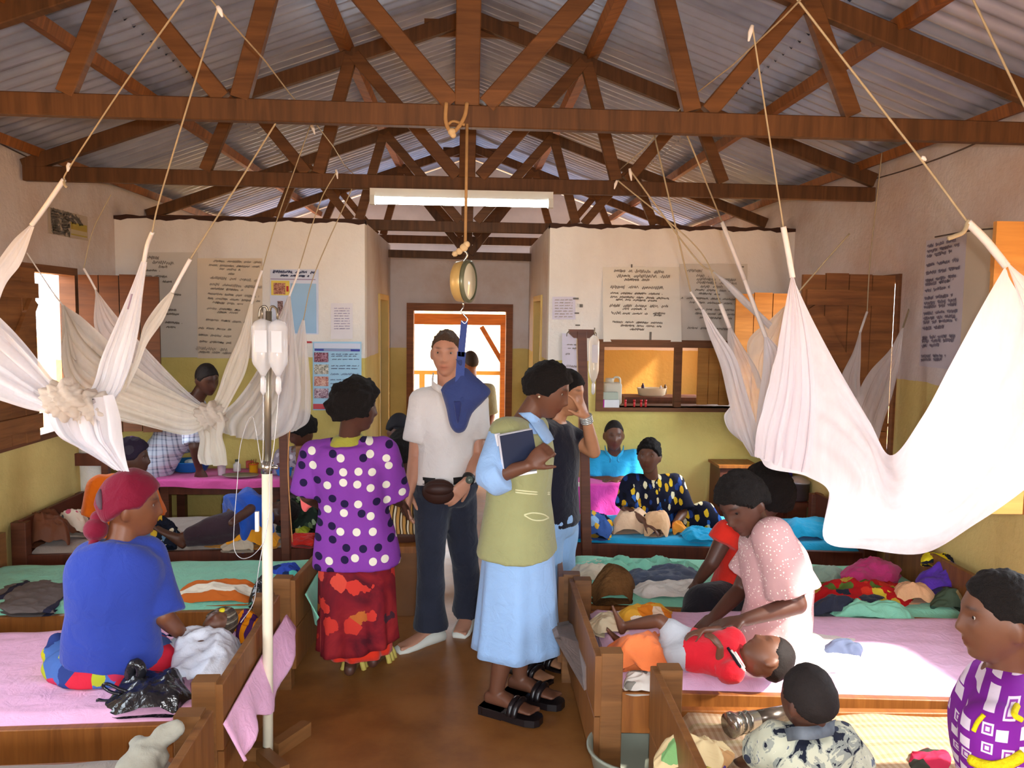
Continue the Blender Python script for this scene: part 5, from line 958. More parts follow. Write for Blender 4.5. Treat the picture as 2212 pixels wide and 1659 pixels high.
class Person:
    """a posed figure: J holds joint positions in the room; s is the body size (1 = 1.7 m adult)"""
    def __init__(p, label, J, face, up=(0, 0, 1), s=1.0, hs=1.0, skin=SK_DARK, voxel=0.007, child=False, male=True, base=None, stout=1.0, cat='person', group=None, hands=None, feet=None, eyes=True, blink=False, legs=True):
        p.J = J = {k: V3(v) for k, v in J.items()}; p.s, p.hs, p.stout = s, hs, stout; p.vox = voxel
        pel = J['pelvis']; loc = base if base is not None else (pel[0], pel[1], 0)
        p.root = empty('person', loc, label, cat, group)
        p.HR = frame3(face, up); hc = J['head']; V, dirs = head_shape(child=child, male=male); p.Vh, p.dirs = V, dirs
        mb = MB(); vs, fs = head_add(None, V); mb.add(vs*hs @ p.HR+hc, fs, True)
        for sx in (-1, 1):
            c = hc+np.array((sx*0.074, -0.008, -0.012))*hs @ p.HR; mb.ell(c, np.array((0.011, 0.018, 0.031))*hs, 10, 8, frame3(p.HR[1]*0.95+p.HR[0]*sx*-0.45, p.HR[2]))
        # spine
        nk = J['neck']; hipax = unit(J['hipR']-J['hipL']); shax = unit(J['shR']-J['shL']); shm = (J['shR']+J['shL'])/2; shw = np.linalg.norm(J['shR']-J['shL'])/2
        p.spine = lambda t: pel*(1-t)**2+2*(pel*0.45+nk*0.55+(J['mid']-(pel*.5+nk*.5) if 'mid' in J else 0)*1.0)*t*(1-t)+nk*t*t
        def fr(t):
            R_ = unit(hipax*(1-t)+shax*t); A = unit(p.spine(min(1, t+.06))-p.spine(max(0, t-.06))); R_ = unit(R_-A*np.dot(R_, A)); return R_, np.cross(A, R_), A
        p.fr = fr; p.shw = shw
        R0, F0, A0 = fr(0.0); w_ = stout; rings = []
        for t, rx, ry in ((-0.14, .09, .085), (-0.07, .145, .105), (0.0, .165, .115), (0.14, .155, .11), (0.32, .135, .10), (0.52, .150, .108), (0.70, .162, .108), (0.84, .150, .090), (0.93, .10, .07), (1.0, .058, .058)):
            R_, F_, A = fr(min(1, max(0, t))); c = p.spine(t) if t >= 0 else pel+A0*t*np.linalg.norm(nk-pel); rings.append(ring(c, R_, F_, rx*s*w_, ry*s*w_))
        mb.loft(rings); cap(mb, nk-fr(1)[2]*0.03*s, hc+np.array((0, -0.012, -0.05))*hs @ p.HR, 0.056*s, 0.052*hs)
        for sd in 'LR':
            sh = J['sh'+sd]; cap(mb, p.spine(0.88), sh, 0.062*s, 0.056*s)
            if 'el'+sd in J:
                el, wr = J['el'+sd], J['wr'+sd]; cap(mb, sh, el, 0.052*s*stout**.5, 0.040*s); cap(mb, el, el*.62+wr*.38, 0.039*s, 0.037*s); cap(mb, el*.62+wr*.38, wr, 0.037*s, 0.026*s)
                if hands and sd in hands: p.hand(mb, wr, sd, **hands[sd])
            if legs and 'kn'+sd in J:
                hp, kn, an = J['hip'+sd], J['kn'+sd], J['an'+sd]; cap(mb, hp, kn, 0.085*s*stout**.5, 0.054*s); cap(mb, kn, kn*.66+an*.34, 0.052*s, 0.054*s); cap(mb, kn*.66+an*.34, an, 0.054*s, 0.035*s)
                if feet and sd in feet: p.foot(mb, an, *feet[sd])
        co, nr, faces = remesh(mb, voxel, 3); me = bpy.data.meshes.new('body'); me.from_pydata(co.tolist(), [], faces); me.materials.append(skin); me.polygons.foreach_set('use_smooth', [True]*len(faces))
        q = (co-hc) @ p.HR.T/hs; k = 0.8 if child else 1.0; g = lambda a, s_: np.exp(-(a/s_)**2); qa = np.abs(q[:, 0]); z = q[:, 2]/k; fm = (q[:, 1] > 0.03).astype(float)
        lips = fm*np.clip(1.6*g(q[:, 0], 0.021)**.8*g(z+0.0595, 0.012), 0, 1); brow = fm*np.clip(1.4*g(qa-0.031, 0.016)*g(z-0.036-0.0*(qa), 0.0045), 0, 1); sock = fm*g(qa-0.03, 0.016)*g(z-0.012, 0.012); line = fm*g(q[:, 0], 0.018)*g(z+0.0595, 0.0028)
        tint = np.ones((len(co), 4)); dark = skin in (SK_DARK, SK_DEEP)
        lc = np.array((0.95, 0.68, 0.70)) if dark else np.array((0.95, 0.76, 0.76))
        for ch in range(3): tint[:, ch] = (1+(lc[ch]-1)*lips)*(1-0.62*brow)*(1-0.25*sock)*(1-0.5*line)
        at_ = me.color_attributes.new('tint', 'FLOAT_COLOR', 'POINT'); at_.data.foreach_set('color', tint.ravel()); me.update()
        o = bpy.data.objects.new('body', me); COL.objects.link(o); put(o, p.root); p.body = o
        if eyes:
            for sx in (-1, 1):
                m = MB(); c = np.array((sx*0.030, 0.0690 if not child else 0.066, 0.012*k)); m.ell((0, 0, 0), 0.0115, 14, 10, np.array([(1, 0, 0), (0, 0, -1), (0, 1, 0)], float))
                A_ = m.arr(); m.v = [A_ @ np.eye(3)]; P_ = A_
                m.mi = [1 if np.mean([P_[i][1] for i in f])/0.0115 > 0.80 else 0 for f in m.f]; m.v = [(P_+c)*hs @ p.HR+hc]
                m.build('eye', [M_EYEW if not blink else skin, M_EYED if not blink else skin], p.root)
    def hand(p, mb, wr, sd, d, palm, curl=0.35, spread=0.12, thumb=0.6, sc=1.0):
        s = p.s*sc; d = unit(d); palm = unit(V3(palm)-d*np.dot(palm, d)); side = np.cross(palm, d)*(1 if sd == 'R' else -1)   # towards the thumb
        wr = V3(wr); kc = wr+d*0.085*s; w_ = 0.040*s
        rings = [ring(wr+d*x*s, side, palm, a*s, b*s, 14) for x, a, b in ((-0.01, .024, .020), (0.02, .030, .018), (0.055, .040, .0165), (0.085, .041, .014), (0.094, .036, .011))]; mb.loft(rings)
        for i, (off, ln) in enumerate(((0.031, .92), (0.0105, 1.0), (-0.0105, .95), (-0.030, .76))):
            b = wr+(d*0.086+side*off*1.0)*s; dr = unit(d+side*(off*spread*9)); r = 0.0095*s; q = b
            for j, L_ in enumerate((0.043, 0.027, 0.021)):
                a_ = curl*(0.75 if j == 0 else 1.0); dr = unit(dr*math.cos(a_)+unit(palm-dr*np.dot(palm, dr))*math.sin(a_)); e = q+dr*L_*ln*s; cap(mb, q, e, r, r*0.93, 10); q = e; r *= 0.93
        b = wr+(d*0.025+side*0.026)*s; dr = unit(d*0.62+side*thumb+palm*0.35); e = b+dr*0.040*s; cap(mb, b, e, 0.015*s, 0.0115*s, 10); dr = unit(dr+d*0.5+palm*curl*0.5); e2 = e+dr*0.032*s; cap(mb, e, e2, 0.0115*s, 0.010*s, 10); cap(mb, e2, e2+unit(dr+palm*curl*.4)*0.022*s, 0.010*s, 0.0085*s, 10)
    def foot(p, mb, an, d, up=(0, 0, 1), sc=1.0):
        s = p.s*sc; d = unit(d); u = unit(V3(up)-d*np.dot(up, d)); sd = np.cross(d, u); an = V3(an); o = an-u*0.075*s
        rings = [ring(o+d*x*s+u*z*s, sd, u, a*s, b*s, 14) for x, z, a, b in ((-0.06, .03, .012, .016), (-0.05, .032, .028, .028), (-0.01, .04, .033, .038), (0.05, .036, .036, .034), (0.10, .024, .043, .022), (0.145, .016, .045, .015), (0.175, .013, .040, .012))]; mb.loft(rings)
        for i, off in enumerate((-0.030, -0.013, 0.004, 0.020, 0.034)):
            L_ = 0.035-0.004*i if True else 0; b = o+(d*0.165+u*0.013+sd*off)*s; cap(mb, b, b+d*L_*s, (0.0125 if i == 0 else 0.009)*s, (0.0115 if i == 0 else 0.008)*s, 8)
    # ---- hair and clothes
    def hair(p, mat=H_BLK, thick=0.012, line=0.050, nape=-0.055, side=-0.03, noise_=0.006, nf=60, bun=None, name='hair', mask=None, soft=0.010):
        V, (px, py, pz) = p.Vh, p.dirs; x, y, z = V[..., 0], V[..., 1], V[..., 2]
        yy = np.clip(y/0.095, -1, 1); hl = np.where(yy > 0.35, side+(line-side)*np.clip((yy-0.35)/0.5, 0, 1)**0.7, np.where(yy > -0.1, side, side+(nape-side)*np.clip((-0.1-yy)/0.8, 0, 1)))
        hl = hl+0.4*soft*wob(V, 70, 2.7); m_ = np.clip((z-hl)/soft+0.5, 0, 1)
        if mask is not None: m_ = m_*mask(x, y, z)
        dirn = V-np.array((0, -0.005, -0.005)); ln = np.linalg.norm(dirn, axis=-1, keepdims=True); dirn = dirn/ln
        n_ = noise_*wob(V, nf, 1.3)+noise_*0.8*wob(V, nf*2.3, 4.1)
        W_ = V+dirn*((thick+n_)*m_-0.012*(1-m_))[..., None]
        vs, fs = head_add(None, W_); mb = MB(); mb.add(vs*p.hs @ p.HR+p.J['head'], fs, True)
        if bun is not None:
            for c, r in bun: mb.ell(p.J['head']+V3(c)*p.hs @ p.HR, np.array(r)*p.hs if hasattr(r, '__len__') else r*p.hs, 18, 12, p.HR)
        return mb.build(name, mat, p.root)
    def hl(p, c): return p.J['head']+V3(c)*p.hs @ p.HR
    def garment(p, name, mat, t0=-0.05, t1=0.93, ease=0.02, sleeve=None, prof=None, voxel=0.012, fold=0.006, ff=9.0, seed=0.0, extra=None, neck_open=0.0, smooth=5, shoulder=True, hem=None):
        """a top: torso from spine t0 to t1, sleeves {'L': (fraction, r0, r1)} along the arm"""
        mb = MB(); s, J, w_ = p.s, p.J, p.stout; prof = prof or {}
        ts = np.linspace(t0, t1, 11); rings = []
        keys = np.array([-0.6, -0.14, 0.0, 0.14, 0.32, 0.52, 0.70, 0.84, 0.93, 1.0]); kx = np.array([.19, .175, .165, .155, .135, .150, .162, .150, .105, .062]); ky = np.array([.14, .125, .115, .11, .10, .108, .108, .090, .072, .06])
        L_ = np.linalg.norm(J['neck']-J['pelvis']); A0 = p.fr(0)[2]
        for t in ts:
            R_, F_, A = p.fr(min(1, max(0, t))); c = p.spine(t) if t >= 0 else J['pelvis']+A0*t*L_
            f = prof(t) if callable(prof) else 1.0; rings.append(ring(c, R_, F_, (np.interp(t, keys, kx)*s*w_+ease)*f, (np.interp(t, keys, ky)*s*w_+ease)*f, 26))
        mb.loft(rings)
        for sd in 'LR':
            sh = J['sh'+sd]
            if shoulder: cap(mb, p.spine(0.86), sh, 0.066*s+ease*.6, 0.056*s+ease*.7)
            if sleeve and sd in sleeve and 'el'+sd in J:
                fr_, r0, r1 = sleeve[sd]; el, wr = J['el'+sd], J['wr'+sd]
                pts = [sh]+([lerp(sh, el, fr_)] if fr_ <= 1 else [el, lerp(el, wr, fr_-1)]); q = catmull(pts, 10) if len(pts) > 2 else np.array([lerp(pts[0], pts[1], x) for x in np.linspace(0, 1, 8)])
                mb.tube(list(q), list(np.linspace(r0, r1, len(q))), 16); mb.ell(sh, r0)
        if extra: extra(mb)
        co, nr, faces = remesh(mb, voxel, smooth); n_ = fold*wob(co, ff, seed)+fold*0.6*wob(co*np.array((1.6, 1.6, 0.6)), ff*2.4, seed+2); co = co+nr*n_[:, None]
        m = MB(); m.add(co, faces, True); return m.build(name, mat, p.root)
    def trousers(p, mat, ease=0.018, flare=0.02, name='trousers', top=0.12, voxel=0.012, cut=1.0, fold=0.006, thigh=1.0):
        mb = MB(); s, J, w_ = p.s, p.J, p.stout; L_ = np.linalg.norm(J['neck']-J['pelvis']); A0 = p.fr(0)[2]; rings = []
        for t, rx, ry in ((-0.16, .11, .10), (-0.08, .155, .118), (0, .17, .122), (top, .158, .113)):
            R_, F_, A = p.fr(max(0, t)); rings.append(ring(p.spine(t) if t >= 0 else J['pelvis']+A0*t*L_, R_, F_, rx*s*w_+ease*.6, ry*s*w_+ease*.6))
        mb.loft(rings)
        for sd in 'LR':
            hp, kn, an = J['hip'+sd], J['kn'+sd], J['an'+sd]; cap(mb, hp, lerp(hp, kn, thigh), 0.088*s*w_**.5+ease, lerp((0.088*s,)*3, (0.058*s,)*3, thigh)[0]+ease)
            if cut > 0: e = lerp(kn, an, cut); mb.tube([kn, lerp(kn, e, .5), e], [0.058*s+ease, 0.056*s+ease, 0.05*s+ease+flare], 16)
        co, nr, faces = remesh(mb, voxel, 5); n_ = fold*wob(co, 10, 1.0)+fold*0.7*wob(co, 24, 3.0); m = MB(); m.add(co+nr*n_[:, None], faces, True); return m.build(name, mat, p.root)
    def skirt(p, name, mat, top, hem, rt, rh, R_=None, folds=9, amp=0.02, seed=0.0, n=90, rows=18, bell=1.0, tilt=0.0, thick=0.006):
        top, hem = V3(top), V3(hem); A = unit(top-hem); R_ = unit(V3(R_ if R_ is not None else p.fr(0)[0])-A*np.dot(R_ if R_ is not None else p.fr(0)[0], A)); F_ = np.cross(A, R_); a = np.arange(n)*2*math.pi/n; rings = []
        for j in range(rows):
            q = j/(rows-1); c = lerp(top, hem, q); k = q**bell; rx, ry = rt[0]*(1-k)+rh[0]*k, rt[1]*(1-k)+rh[1]*k; w_ = 1+amp/max(rx, .05)*q*(np.sin(a*folds+seed+0.8*np.sin(a*2+seed))+0.5*np.sin(a*folds*1.7+2*seed)+0.3*math.sin(5*q+seed))
            r_ = c+np.outer(np.cos(a)*rx*w_, R_)+np.outer(np.sin(a)*ry*w_, F_); r_ = r_+np.outer(tilt*np.cos(a)*q, A); rings.append(r_)
        m = MB(); m.loft(rings, False); return solid(m.build(name, mat, p.root), thick)
    def part(p, name, m, mat, **k): return m.build(name, mat, p.root, **k)
    def shoe(p, name, mat, an, d, kind='shoe', sc=1.0, up=(0, 0, 1)):
        s = p.s*sc; d = unit((d[0], d[1], d[2] if len(d) > 2 else 0)); u = unit(V3(up)-d*np.dot(up, d)); sd = np.cross(d, u); o = V3(an)-u*0.075*s; m = MB()
        if kind == 'shoe':
            m.loft([ring(o+d*x*s+u*z*s, sd, u, a*s, b*s, 18) for x, z, a, b in ((-0.085, .02, .02, .020), (-0.07, .03, .040, .034), (-0.02, .036, .045, .042), (0.05, .030, .048, .036), (0.11, .018, .053, .026), (0.17, .012, .052, .020), (0.212, .008, .036, .014))])
        else:
            base = [(x, w_) for x, w_ in ((-0.075, .022), (-0.05, .038), (0.02, .040), (0.10, .050), (0.16, .052), (0.20, .040), (0.215, .02))]; L1 = [o+(d*x+sd*w_+u*(-0.0))*s for x, w_ in base]; L2 = [o+(d*x-sd*w_)*s for x, w_ in base[::-1]]
            hl_ = 0.022 if kind == 'flat' else 0.03; m.prism(L1+L2, -u*hl_*s)
            if kind == 'wedge': m.prism([o+(d*-0.075+sd*.03)*s, o+(d*-0.075-sd*.03)*s, o+(d*0.04-sd*.035)*s, o+(d*0.04+sd*.035)*s], -u*0.045*s)
            for x0, w_ in (((0.085, .052), (0.11, .055)) if kind == 'wedge' else ((0.06, .05), (0.09, .054), (0.12, .056))):
                q = catmull([o+(d*x0+sd*w_)*s, o+(d*(x0+.005)+sd*w_*.7+u*.042)*s, o+(d*(x0+.01)+u*.056)*s, o+(d*(x0+.005)-sd*w_*.7+u*.042)*s, o+(d*x0-sd*w_)*s], 12); m.tube(list(q), 0.013*s, 8)
        return m.build(name, mat, p.root)
def px(*a):
    """joints given as name=(u, v, Y)"""
    return {k: V3(P(*v)) for k, v in a[0].items()}
# ---------------------------------------------------------------- the nurse in the khaki vest
M_NURSE = fabric('uniform_blue', '#94b6e0', 0.85, 0.05); M_VEST = fabric('vest_khaki', '#9b9b6c', 0.85, 0.08)
J = px({'pelvis': (1118, 1165, 3.72), 'neck': (1128, 905, 3.72), 'head': (1180, 842, 3.70), 'shR': (1092, 938, 3.56), 'shL': (1150, 926, 3.88), 'elR': (1062, 1030, 3.48), 'wrR': (1140, 1006, 3.42), 'elL': (1148, 1060, 3.95), 'wrL': (1168, 1030, 3.74),
        'hipR': (1105, 1190, 3.62), 'hipL': (1130, 1185, 3.82), 'knR': (1098, 1360, 3.62), 'knL': (1125, 1350, 3.78)})
aR, aL = PZ(1072, 1545, 0.0), PZ(1122, 1512, 0.0); J['anR'] = V3((aR.x, aR.y, 0.125)); J['anL'] = V3((aL.x, aL.y, 0.125))
FN = (0.80, -0.45, 0)
N = Person('woman in pale blue uniform and khaki vest holding a dark blue book', J, (0.86, -0.28, -0.36), (0.25, 0, 1), 1.0, 1.06, SK_DARK, 0.0065, male=False, stout=1.05,
  hands={'R': dict(d=(0.75, 0.15, 0.62), palm=(0.25, 0.9, -0.2), curl=0.75, spread=0.05)}, feet={'R': (FN, (0, 0, 1)), 'L': (FN, (0, 0, 1))})
N.hair(H_BLK, 0.018, 0.060, -0.070, -0.02, 0.004, 90)
N.skirt('skirt', M_NURSE, P(1122, 1120, 3.72), P(1118, 1396, 3.72), (0.175, 0.14), (0.225, 0.20), (0.45, 0.8, 0), 7, 0.012, 1.0)
N.garment('shirt', M_NURSE, 0.35, 0.97, 0.022, {'R': (1.33, 0.072, 0.082), 'L': (1.05, 0.06, 0.06)}, voxel=0.011, fold=0.006, seed=1)
vp = lambda t: 1.0+0.25*max(0, 0.45-t)
N.garment('vest', M_VEST, -0.10, 0.90, 0.034, None, vp, 0.011, 0.004, 7, 2, shoulder=True)
M_ZIP = plain('zip_pale', '#d8d6a8', 0.4, 0.5, 0, 0.05)
def onvest(u, v, Y=3.56): return V3(P(u, v, Y))
bvh_o = None
def surf(obj, u, v, off=0.004):
    """nearest front point of an object along the sight line of a mark seen on it, pushed off its surface"""
    me = obj.data; from mathutils.bvhtree import BVHTree
    if 'bv' not in surf.__dict__: surf.bv = {}
    if obj.name not in surf.bv: surf.bv[obj.name] = BVHTree.FromPolygons([v_.co for v_ in me.vertices], [tuple(p_.vertices) for p_ in me.polygons])
    d = ray(u, v).normalized(); h = surf.bv[obj.name].ray_cast(CAM, d)
    return None if h[0] is None else V3(h[0]+h[1]*(off if h[1].dot(d) < 0 else -off))
def trim(person, obj, name, pts, r, mat, n=16, off=0.002):
    q = [surf(obj, *a, off) for a in pts]; q = [x for x in q if x is not None]
    if len(q) > 1: m = MB(); m.tube(list(catmull(q, n)), r, 6); return m.build(name, mat, person.root)
vest = [c for c in N.root.children if c.name.startswith('vest')][0]
def ribbon(person, objs, name, ea, eb, mat, n=16, k=5, off=0.006, th=0.006):
    A_, B_ = catmull([(u, v, 0) for u, v in ea], n), catmull([(u, v, 0) for u, v in eb], n); G = np.zeros((n, k, 3))
    for i in range(n):
        for j in range(k):
            q = A_[i]*(1-j/(k-1))+B_[i]*(j/(k-1)); hs_ = [h for h in (surf(o, q[0], q[1], off) for o in objs) if h is not None]
            G[i, j] = min(hs_, key=lambda h: h[1]) if hs_ else np.nan
    ok_ = ~np.isnan(G).any(-1).any(-1); G = G[ok_]
    for i in range(1, len(G)): G[i] = np.where(np.linalg.norm(G[i]-G[i-1], axis=-1, keepdims=True) > 0.12, G[i-1]+(G[i]-G[i-1])*0.25, G[i])
    m = MB(); m.grid(G); return solid(m.build(name, mat, person.root), th)
NO = [c for c in N.root.children if c.name.split('.')[0] in ('vest', 'shirt', 'body')]
ribbon(N, NO, 'collar', [(1122, 893), (1142, 912), (1160, 938), (1178, 965), (1196, 1002)], [(1146, 890), (1164, 903), (1180, 926), (1194, 952), (1204, 990)], M_NURSE)
for nm, pts in (('zip', [(1113, 1058), (1150, 1062), (1186, 1064)]), ('zip', [(1113, 1063), (1150, 1067), (1186, 1068)]), ('pocket_edge', [(1132, 1112), (1150, 1108), (1172, 1111), (1184, 1118)]), ('pocket_edge', [(1132, 1113), (1150, 1123), (1170, 1124), (1184, 1119)])): trim(N, vest, nm, pts, 0.0035, M_ZIP)
q = surf(vest, 1204, 985, 0.004)
if q is not None: m = MB(); m.tube([q, q+np.array((0.002, -0.004, -0.045))], 0.005, 8); m.build('zip_pull', M_ZIP, N.root)
N.shoe('sandal', plain('black_leather', '#1c1618', 0.3, 0.5), J['anR']+np.array((0, 0, -0.005)), FN, 'wedge', 1.06); N.shoe('sandal', MATS['black_leather'], J['anL']+np.array((0, 0, -0.005)), FN, 'wedge', 1.06)
m = MB(); m.ell(N.hl((0.085, -0.002, -0.032)), 0.006); m.ell(N.hl((-0.085, -0.002, -0.032)), 0.006); m.build('earring', plain('earring', '#e8dcc0', 0.2, 0.6, 0.6), N.root)
# book and papers in her arm
bk = empty('notebook', P(1110, 980, 3.42), 'dark blue hardback notebook held against the khaki vest', 'book')
qa = [V3(P(u, v, Y)) for u, v, Y in ((1078, 941, 3.40), (1148, 927, 3.47), (1158, 985, 3.50), (1088, 1012, 3.43))]; nb = unit(np.cross(qa[1]-qa[0], qa[3]-qa[0])); nb = nb if nb[1] < 0 else -nb
m = MB(); m.prism([x+nb*0.008 for x in qa], -nb*0.003); m.prism([x-nb*0.014 for x in qa], -nb*0.003); m.build('cover', plain('book_navy', '#232d46', 0.5, 0.3), bk)
cb = sum(qa)/4; m = MB(); m.prism([cb+(x-cb)*np.array((1.02, 1.0, 1.02))+nb*0.004 for x in qa], -nb*0.016); m.build('pages', plain('book_pages', '#e6e4ea', 0.8), bk)
m = MB(); m.prism([V3(P(u, v, 3.46)) for u, v in ((1068, 938), (1080, 936), (1092, 1010), (1084, 1008))], (0.0, 0.02, 0)); m.prism([V3(P(u, v, 3.44)) for u, v in ((1112, 1024), (1160, 1017), (1160, 1022), (1116, 1029))], (0, 0.03, 0)); m.build('loose_papers', plain('paper_bright', '#efeef2', 0.8), None, 'loose white papers behind the dark blue notebook', 'paper')
# ---------------------------------------------------------------- man in the white polo
M_POLO = fabric('polo_white', '#dcd6d2', 0.9, 0.05); M_JEAN = fabric('denim_dark', '#2c2f3c', 0.9, 0.22)
gL, gR = PZ(915, 1392, 0.0), PZ(1012, 1356, 0.0)
J = px({'pelvis': (962, 1052, 4.55), 'neck': (968, 832, 4.55), 'head': (964, 762, 4.50), 'shR': (912, 868, 4.50), 'shL': (1026, 868, 4.60), 'elR': (898, 985, 4.50), 'wrR': (886, 1058, 4.40), 'elL': (1034, 985, 4.55), 'wrL': (1010, 1038, 4.38), 'hipR': (936, 1072, 4.52), 'hipL': (988, 1072, 4.60), 'knR': (930, 1215, 4.46), 'knL': (1004, 1205, 4.62)})
J['anR'] = V3((gL.x+0.04, gL.y+0.03, 0.09)); J['anL'] = V3((gR.x, gR.y+0.06, 0.09))
M1 = Person('tall fair man in a white polo shirt and dark jeans facing the camera', J, (-0.10, -1, -0.12), (0.02, 0, 1), 1.06, 1.08, SK_FAIR, 0.0065, stout=1.0,
  hands={'R': dict(d=(-0.10, -0.25, -0.95), palm=(0.9, -0.1, 0), curl=0.30), 'L': dict(d=(-0.62, -0.25, -0.72), palm=(-0.4, 0.9, 0.1), curl=0.35)}, feet={'R': ((-0.8, -0.6, 0),), 'L': ((-0.25, -1, 0),)})
M1.hair(H_BRN, 0.005, 0.080, -0.045, 0.012, 0.004, 150, soft=0.04)
M1.trousers(M_JEAN, 0.020, 0.03, 'jeans', 0.14, 0.011, 1.02)
M1.garment('polo_shirt', M_POLO, 0.05, 0.955, 0.026, {'R': (0.72, 0.075, 0.085), 'L': (0.72, 0.075, 0.082)}, None, 0.010, 0.006, 8, 5)
m = MB()
for pts in ([(936, 812, 4.55), (934, 828, 4.44), (946, 838, 4.40), (962, 846, 4.39)], [(998, 822, 4.58), (1000, 834, 4.47), (984, 842, 4.41), (968, 848, 4.39)]):
    q = catmull([P(*a) for a in pts], 10); G = np.stack([q+np.array((0, .008, .018)), q, q-np.array((0, .012, .022))]); m.grid(G)
solid(m.build('collar', M_POLO, M1.root), 0.006)
m = MB(); R_, F_, A_ = M1.fr(0.1); c = M1.spine(0.10); m.loft([ring(c+A_*x, R_, F_, 0.185+e, 0.140+e, 30) for x, e in ((-0.02, 0), (-0.02, 0.006), (0.02, 0.006), (0.02, 0))], False); m.build('belt', plain('belt_black', '#22201f', 0.5), M1.root)
m = MB(); c = V3(P(948, 1062, 4.36)); m.ell(c, (0.092, 0.045, 0.07)); m.ell(c+np.array((0.0, -0.03, 0.02)), (0.08, 0.03, 0.035)); m.build('belt_pouch', plain('pouch_brown', '#3a211a', 0.55, 0.3), M1.root)
wv = unit(J['wrL']-J['elL']); m = MB(); w0 = J['wrL']-wv*0.015; m.tube([w0-wv*0.014, w0+wv*0.014], 0.036, 18); m.build('watch_strap', MATS['belt_black'], M1.root); m = MB(); m.tube([w0+np.array((0.005, -0.032, 0)), w0+np.array((0.005, -0.046, 0.002))], 0.021, 18); m.build('watch_face', plain('watch_face', '#6a7468', 0.2, 0.6, 0.3), M1.root)
M_SHOE = plain('shoe_white', '#d9d8cc', 0.6, 0.3)
M1.shoe('shoe', M_SHOE, J['anR']+np.array((0, 0, -0.012)), (-0.8, -0.6, 0), 'shoe', 1.02); M1.shoe('shoe', M_SHOE, J['anL']+np.array((0, 0, -0.012)), (-0.25, -1, 0), 'shoe', 1.0)
# ---------------------------------------------------------------- woman in the purple polka dot blouse
def polkamat():
    t = NT('polka_purple'); v = t.voro(14.0, t.flat(1.0, 0.12), 'EUCLIDEAN', 0.6, dims='2D'); rc = t.sepc(v.outputs['Color']); ins = t.math('LESS_THAN', v.outputs['Distance'], 0.27)
    col = t.ramp(rc[0], [(0.0, hx('#e2dccb')), (0.56, hx('#20123c'))], 'CONSTANT'); n = t.noise(6, 3); g = t.mix(n, hx('#7a3294'), hx('#8a44a6'))
    t.bsdf(t.mix(ins, g, col), 0.8, 0.2, 0, t.noise(14, 3, 0.5, None, 1.0), 0.35, 0.012); return t.m
gL, gR = PZ(742, 1468, 0.0), PZ(808, 1450, 0.0)
J = px({'pelvis': (768, 1168, 4.02), 'neck': (752, 945, 4.02), 'head': (768, 880, 3.98), 'shL': (683, 985, 4.06), 'shR': (826, 980, 4.0), 'elL': (664, 1070, 4.06), 'wrL': (690, 1090, 4.22), 'elR': (846, 1070, 4.10), 'wrR': (862, 1085, 4.28), 'hipL': (738, 1190, 4.04), 'hipR': (798, 1190, 4.0), 'knL': (740, 1340, 4.04), 'knR': (800, 1335, 4.04)})
J['anL'] = V3((gL.x+0.03, gL.y+0.05, 0.085)); J['anR'] = V3((gR.x, gR.y+0.05, 0.085))
W1 = Person('woman with short curly hair in a purple polka dot blouse, seen from behind', J, (0.93, 0.28, -0.12), (0, 0, 1), 0.97, 1.0, SK_DEEP, 0.0065, male=False, hands={'R': dict(d=(0.25, 0.75, -0.3), palm=(-0.6, 0, -0.6), curl=0.45), 'L': dict(d=(0.6, 0.6, -0.2), palm=(0.5, 0, -0.6), curl=0.4)}, feet={'L': ((0.05, 1, 0),), 'R': ((0.25, 1, 0),)})
W1.hair(H_BLK, 0.042, 0.062, -0.075, -0.028, 0.011, 55)
W1.skirt('underskirt', fabric('underskirt_red', '#d8331e'), P(770, 1230, 4.02), P(772, 1404, 4.02), (0.18, 0.14), (0.165, 0.15), (1, 0, 0), 9, 0.010, 3.0)
def skirtmat():
    t = NT('skirt_red_floral'); n = t.noise(4.0, 4, 0.6, None, 0.8); g = t.ramp(n, [(0.35, hx('#4c1620')), (0.5, hx('#7c1c26')), (0.7, hx('#9c2a2c'))]); v = t.voro(8.5, t.co((1, 0.2, 1)), 'EUCLIDEAN', 1.0); rc = t.sepc(v.outputs['Color'])
    d = t.math('ADD', v.outputs['Distance'], t.math('MULTIPLY_ADD', t.noise(22, 2), 0.5, -0.25)); fl_ = t.ramp(rc[0], [(0, hx('#c8382e')), (0.45, hx('#b8642e')), (0.7, hx('#d04a3a')), (0.85, hx('#4a2a34'))], 'CONSTANT'); ins = t.math('MULTIPLY', t.math('LESS_THAN', d, 0.36), t.math('GREATER_THAN', rc[1], 0.3))
    t.bsdf(t.mix(ins, g, fl_), 0.85, 0.15, 0, t.noise(10, 3, 0.5, None, 1.0), 0.3, 0.012); return t.m
W1.skirt('wrap_skirt', skirtmat(), P(770, 1215, 4.02), P(774, 1390, 4.02), (0.185, 0.145), (0.195, 0.17), (1, 0, 0), 8, 0.014, 1.6, tilt=0.03)
W1.garment('blouse', polkamat(), -0.22, 0.93, 0.036, {'L': (0.98, 0.085, 0.088), 'R': (0.98, 0.085, 0.10)}, lambda t: 1.0+0.10*max(0, 0.5-t), 0.010, 0.007, 7, 8)
bl = [c for c in W1.root.children if c.name.startswith('blouse')][0]
W1.garment('undershirt', fabric('undershirt_olive', '#a09a3c'), 0.75, 1.03, 0.012, None, None, 0.010, 0.002, 7, 8, shoulder=False)
M_SANY = plain('sandal_yellow', '#c9b45a', 0.6, 0.3); W1.shoe('sandal', M_SANY, J['anL']+np.array((0, 0, -0.003)), (0.05, 1, 0), 'flat', 1.15); W1.shoe('sandal', M_SANY, J['anR']+np.array((0, 0, -0.003)), (0.25, 1, 0), 'flat', 1.15)
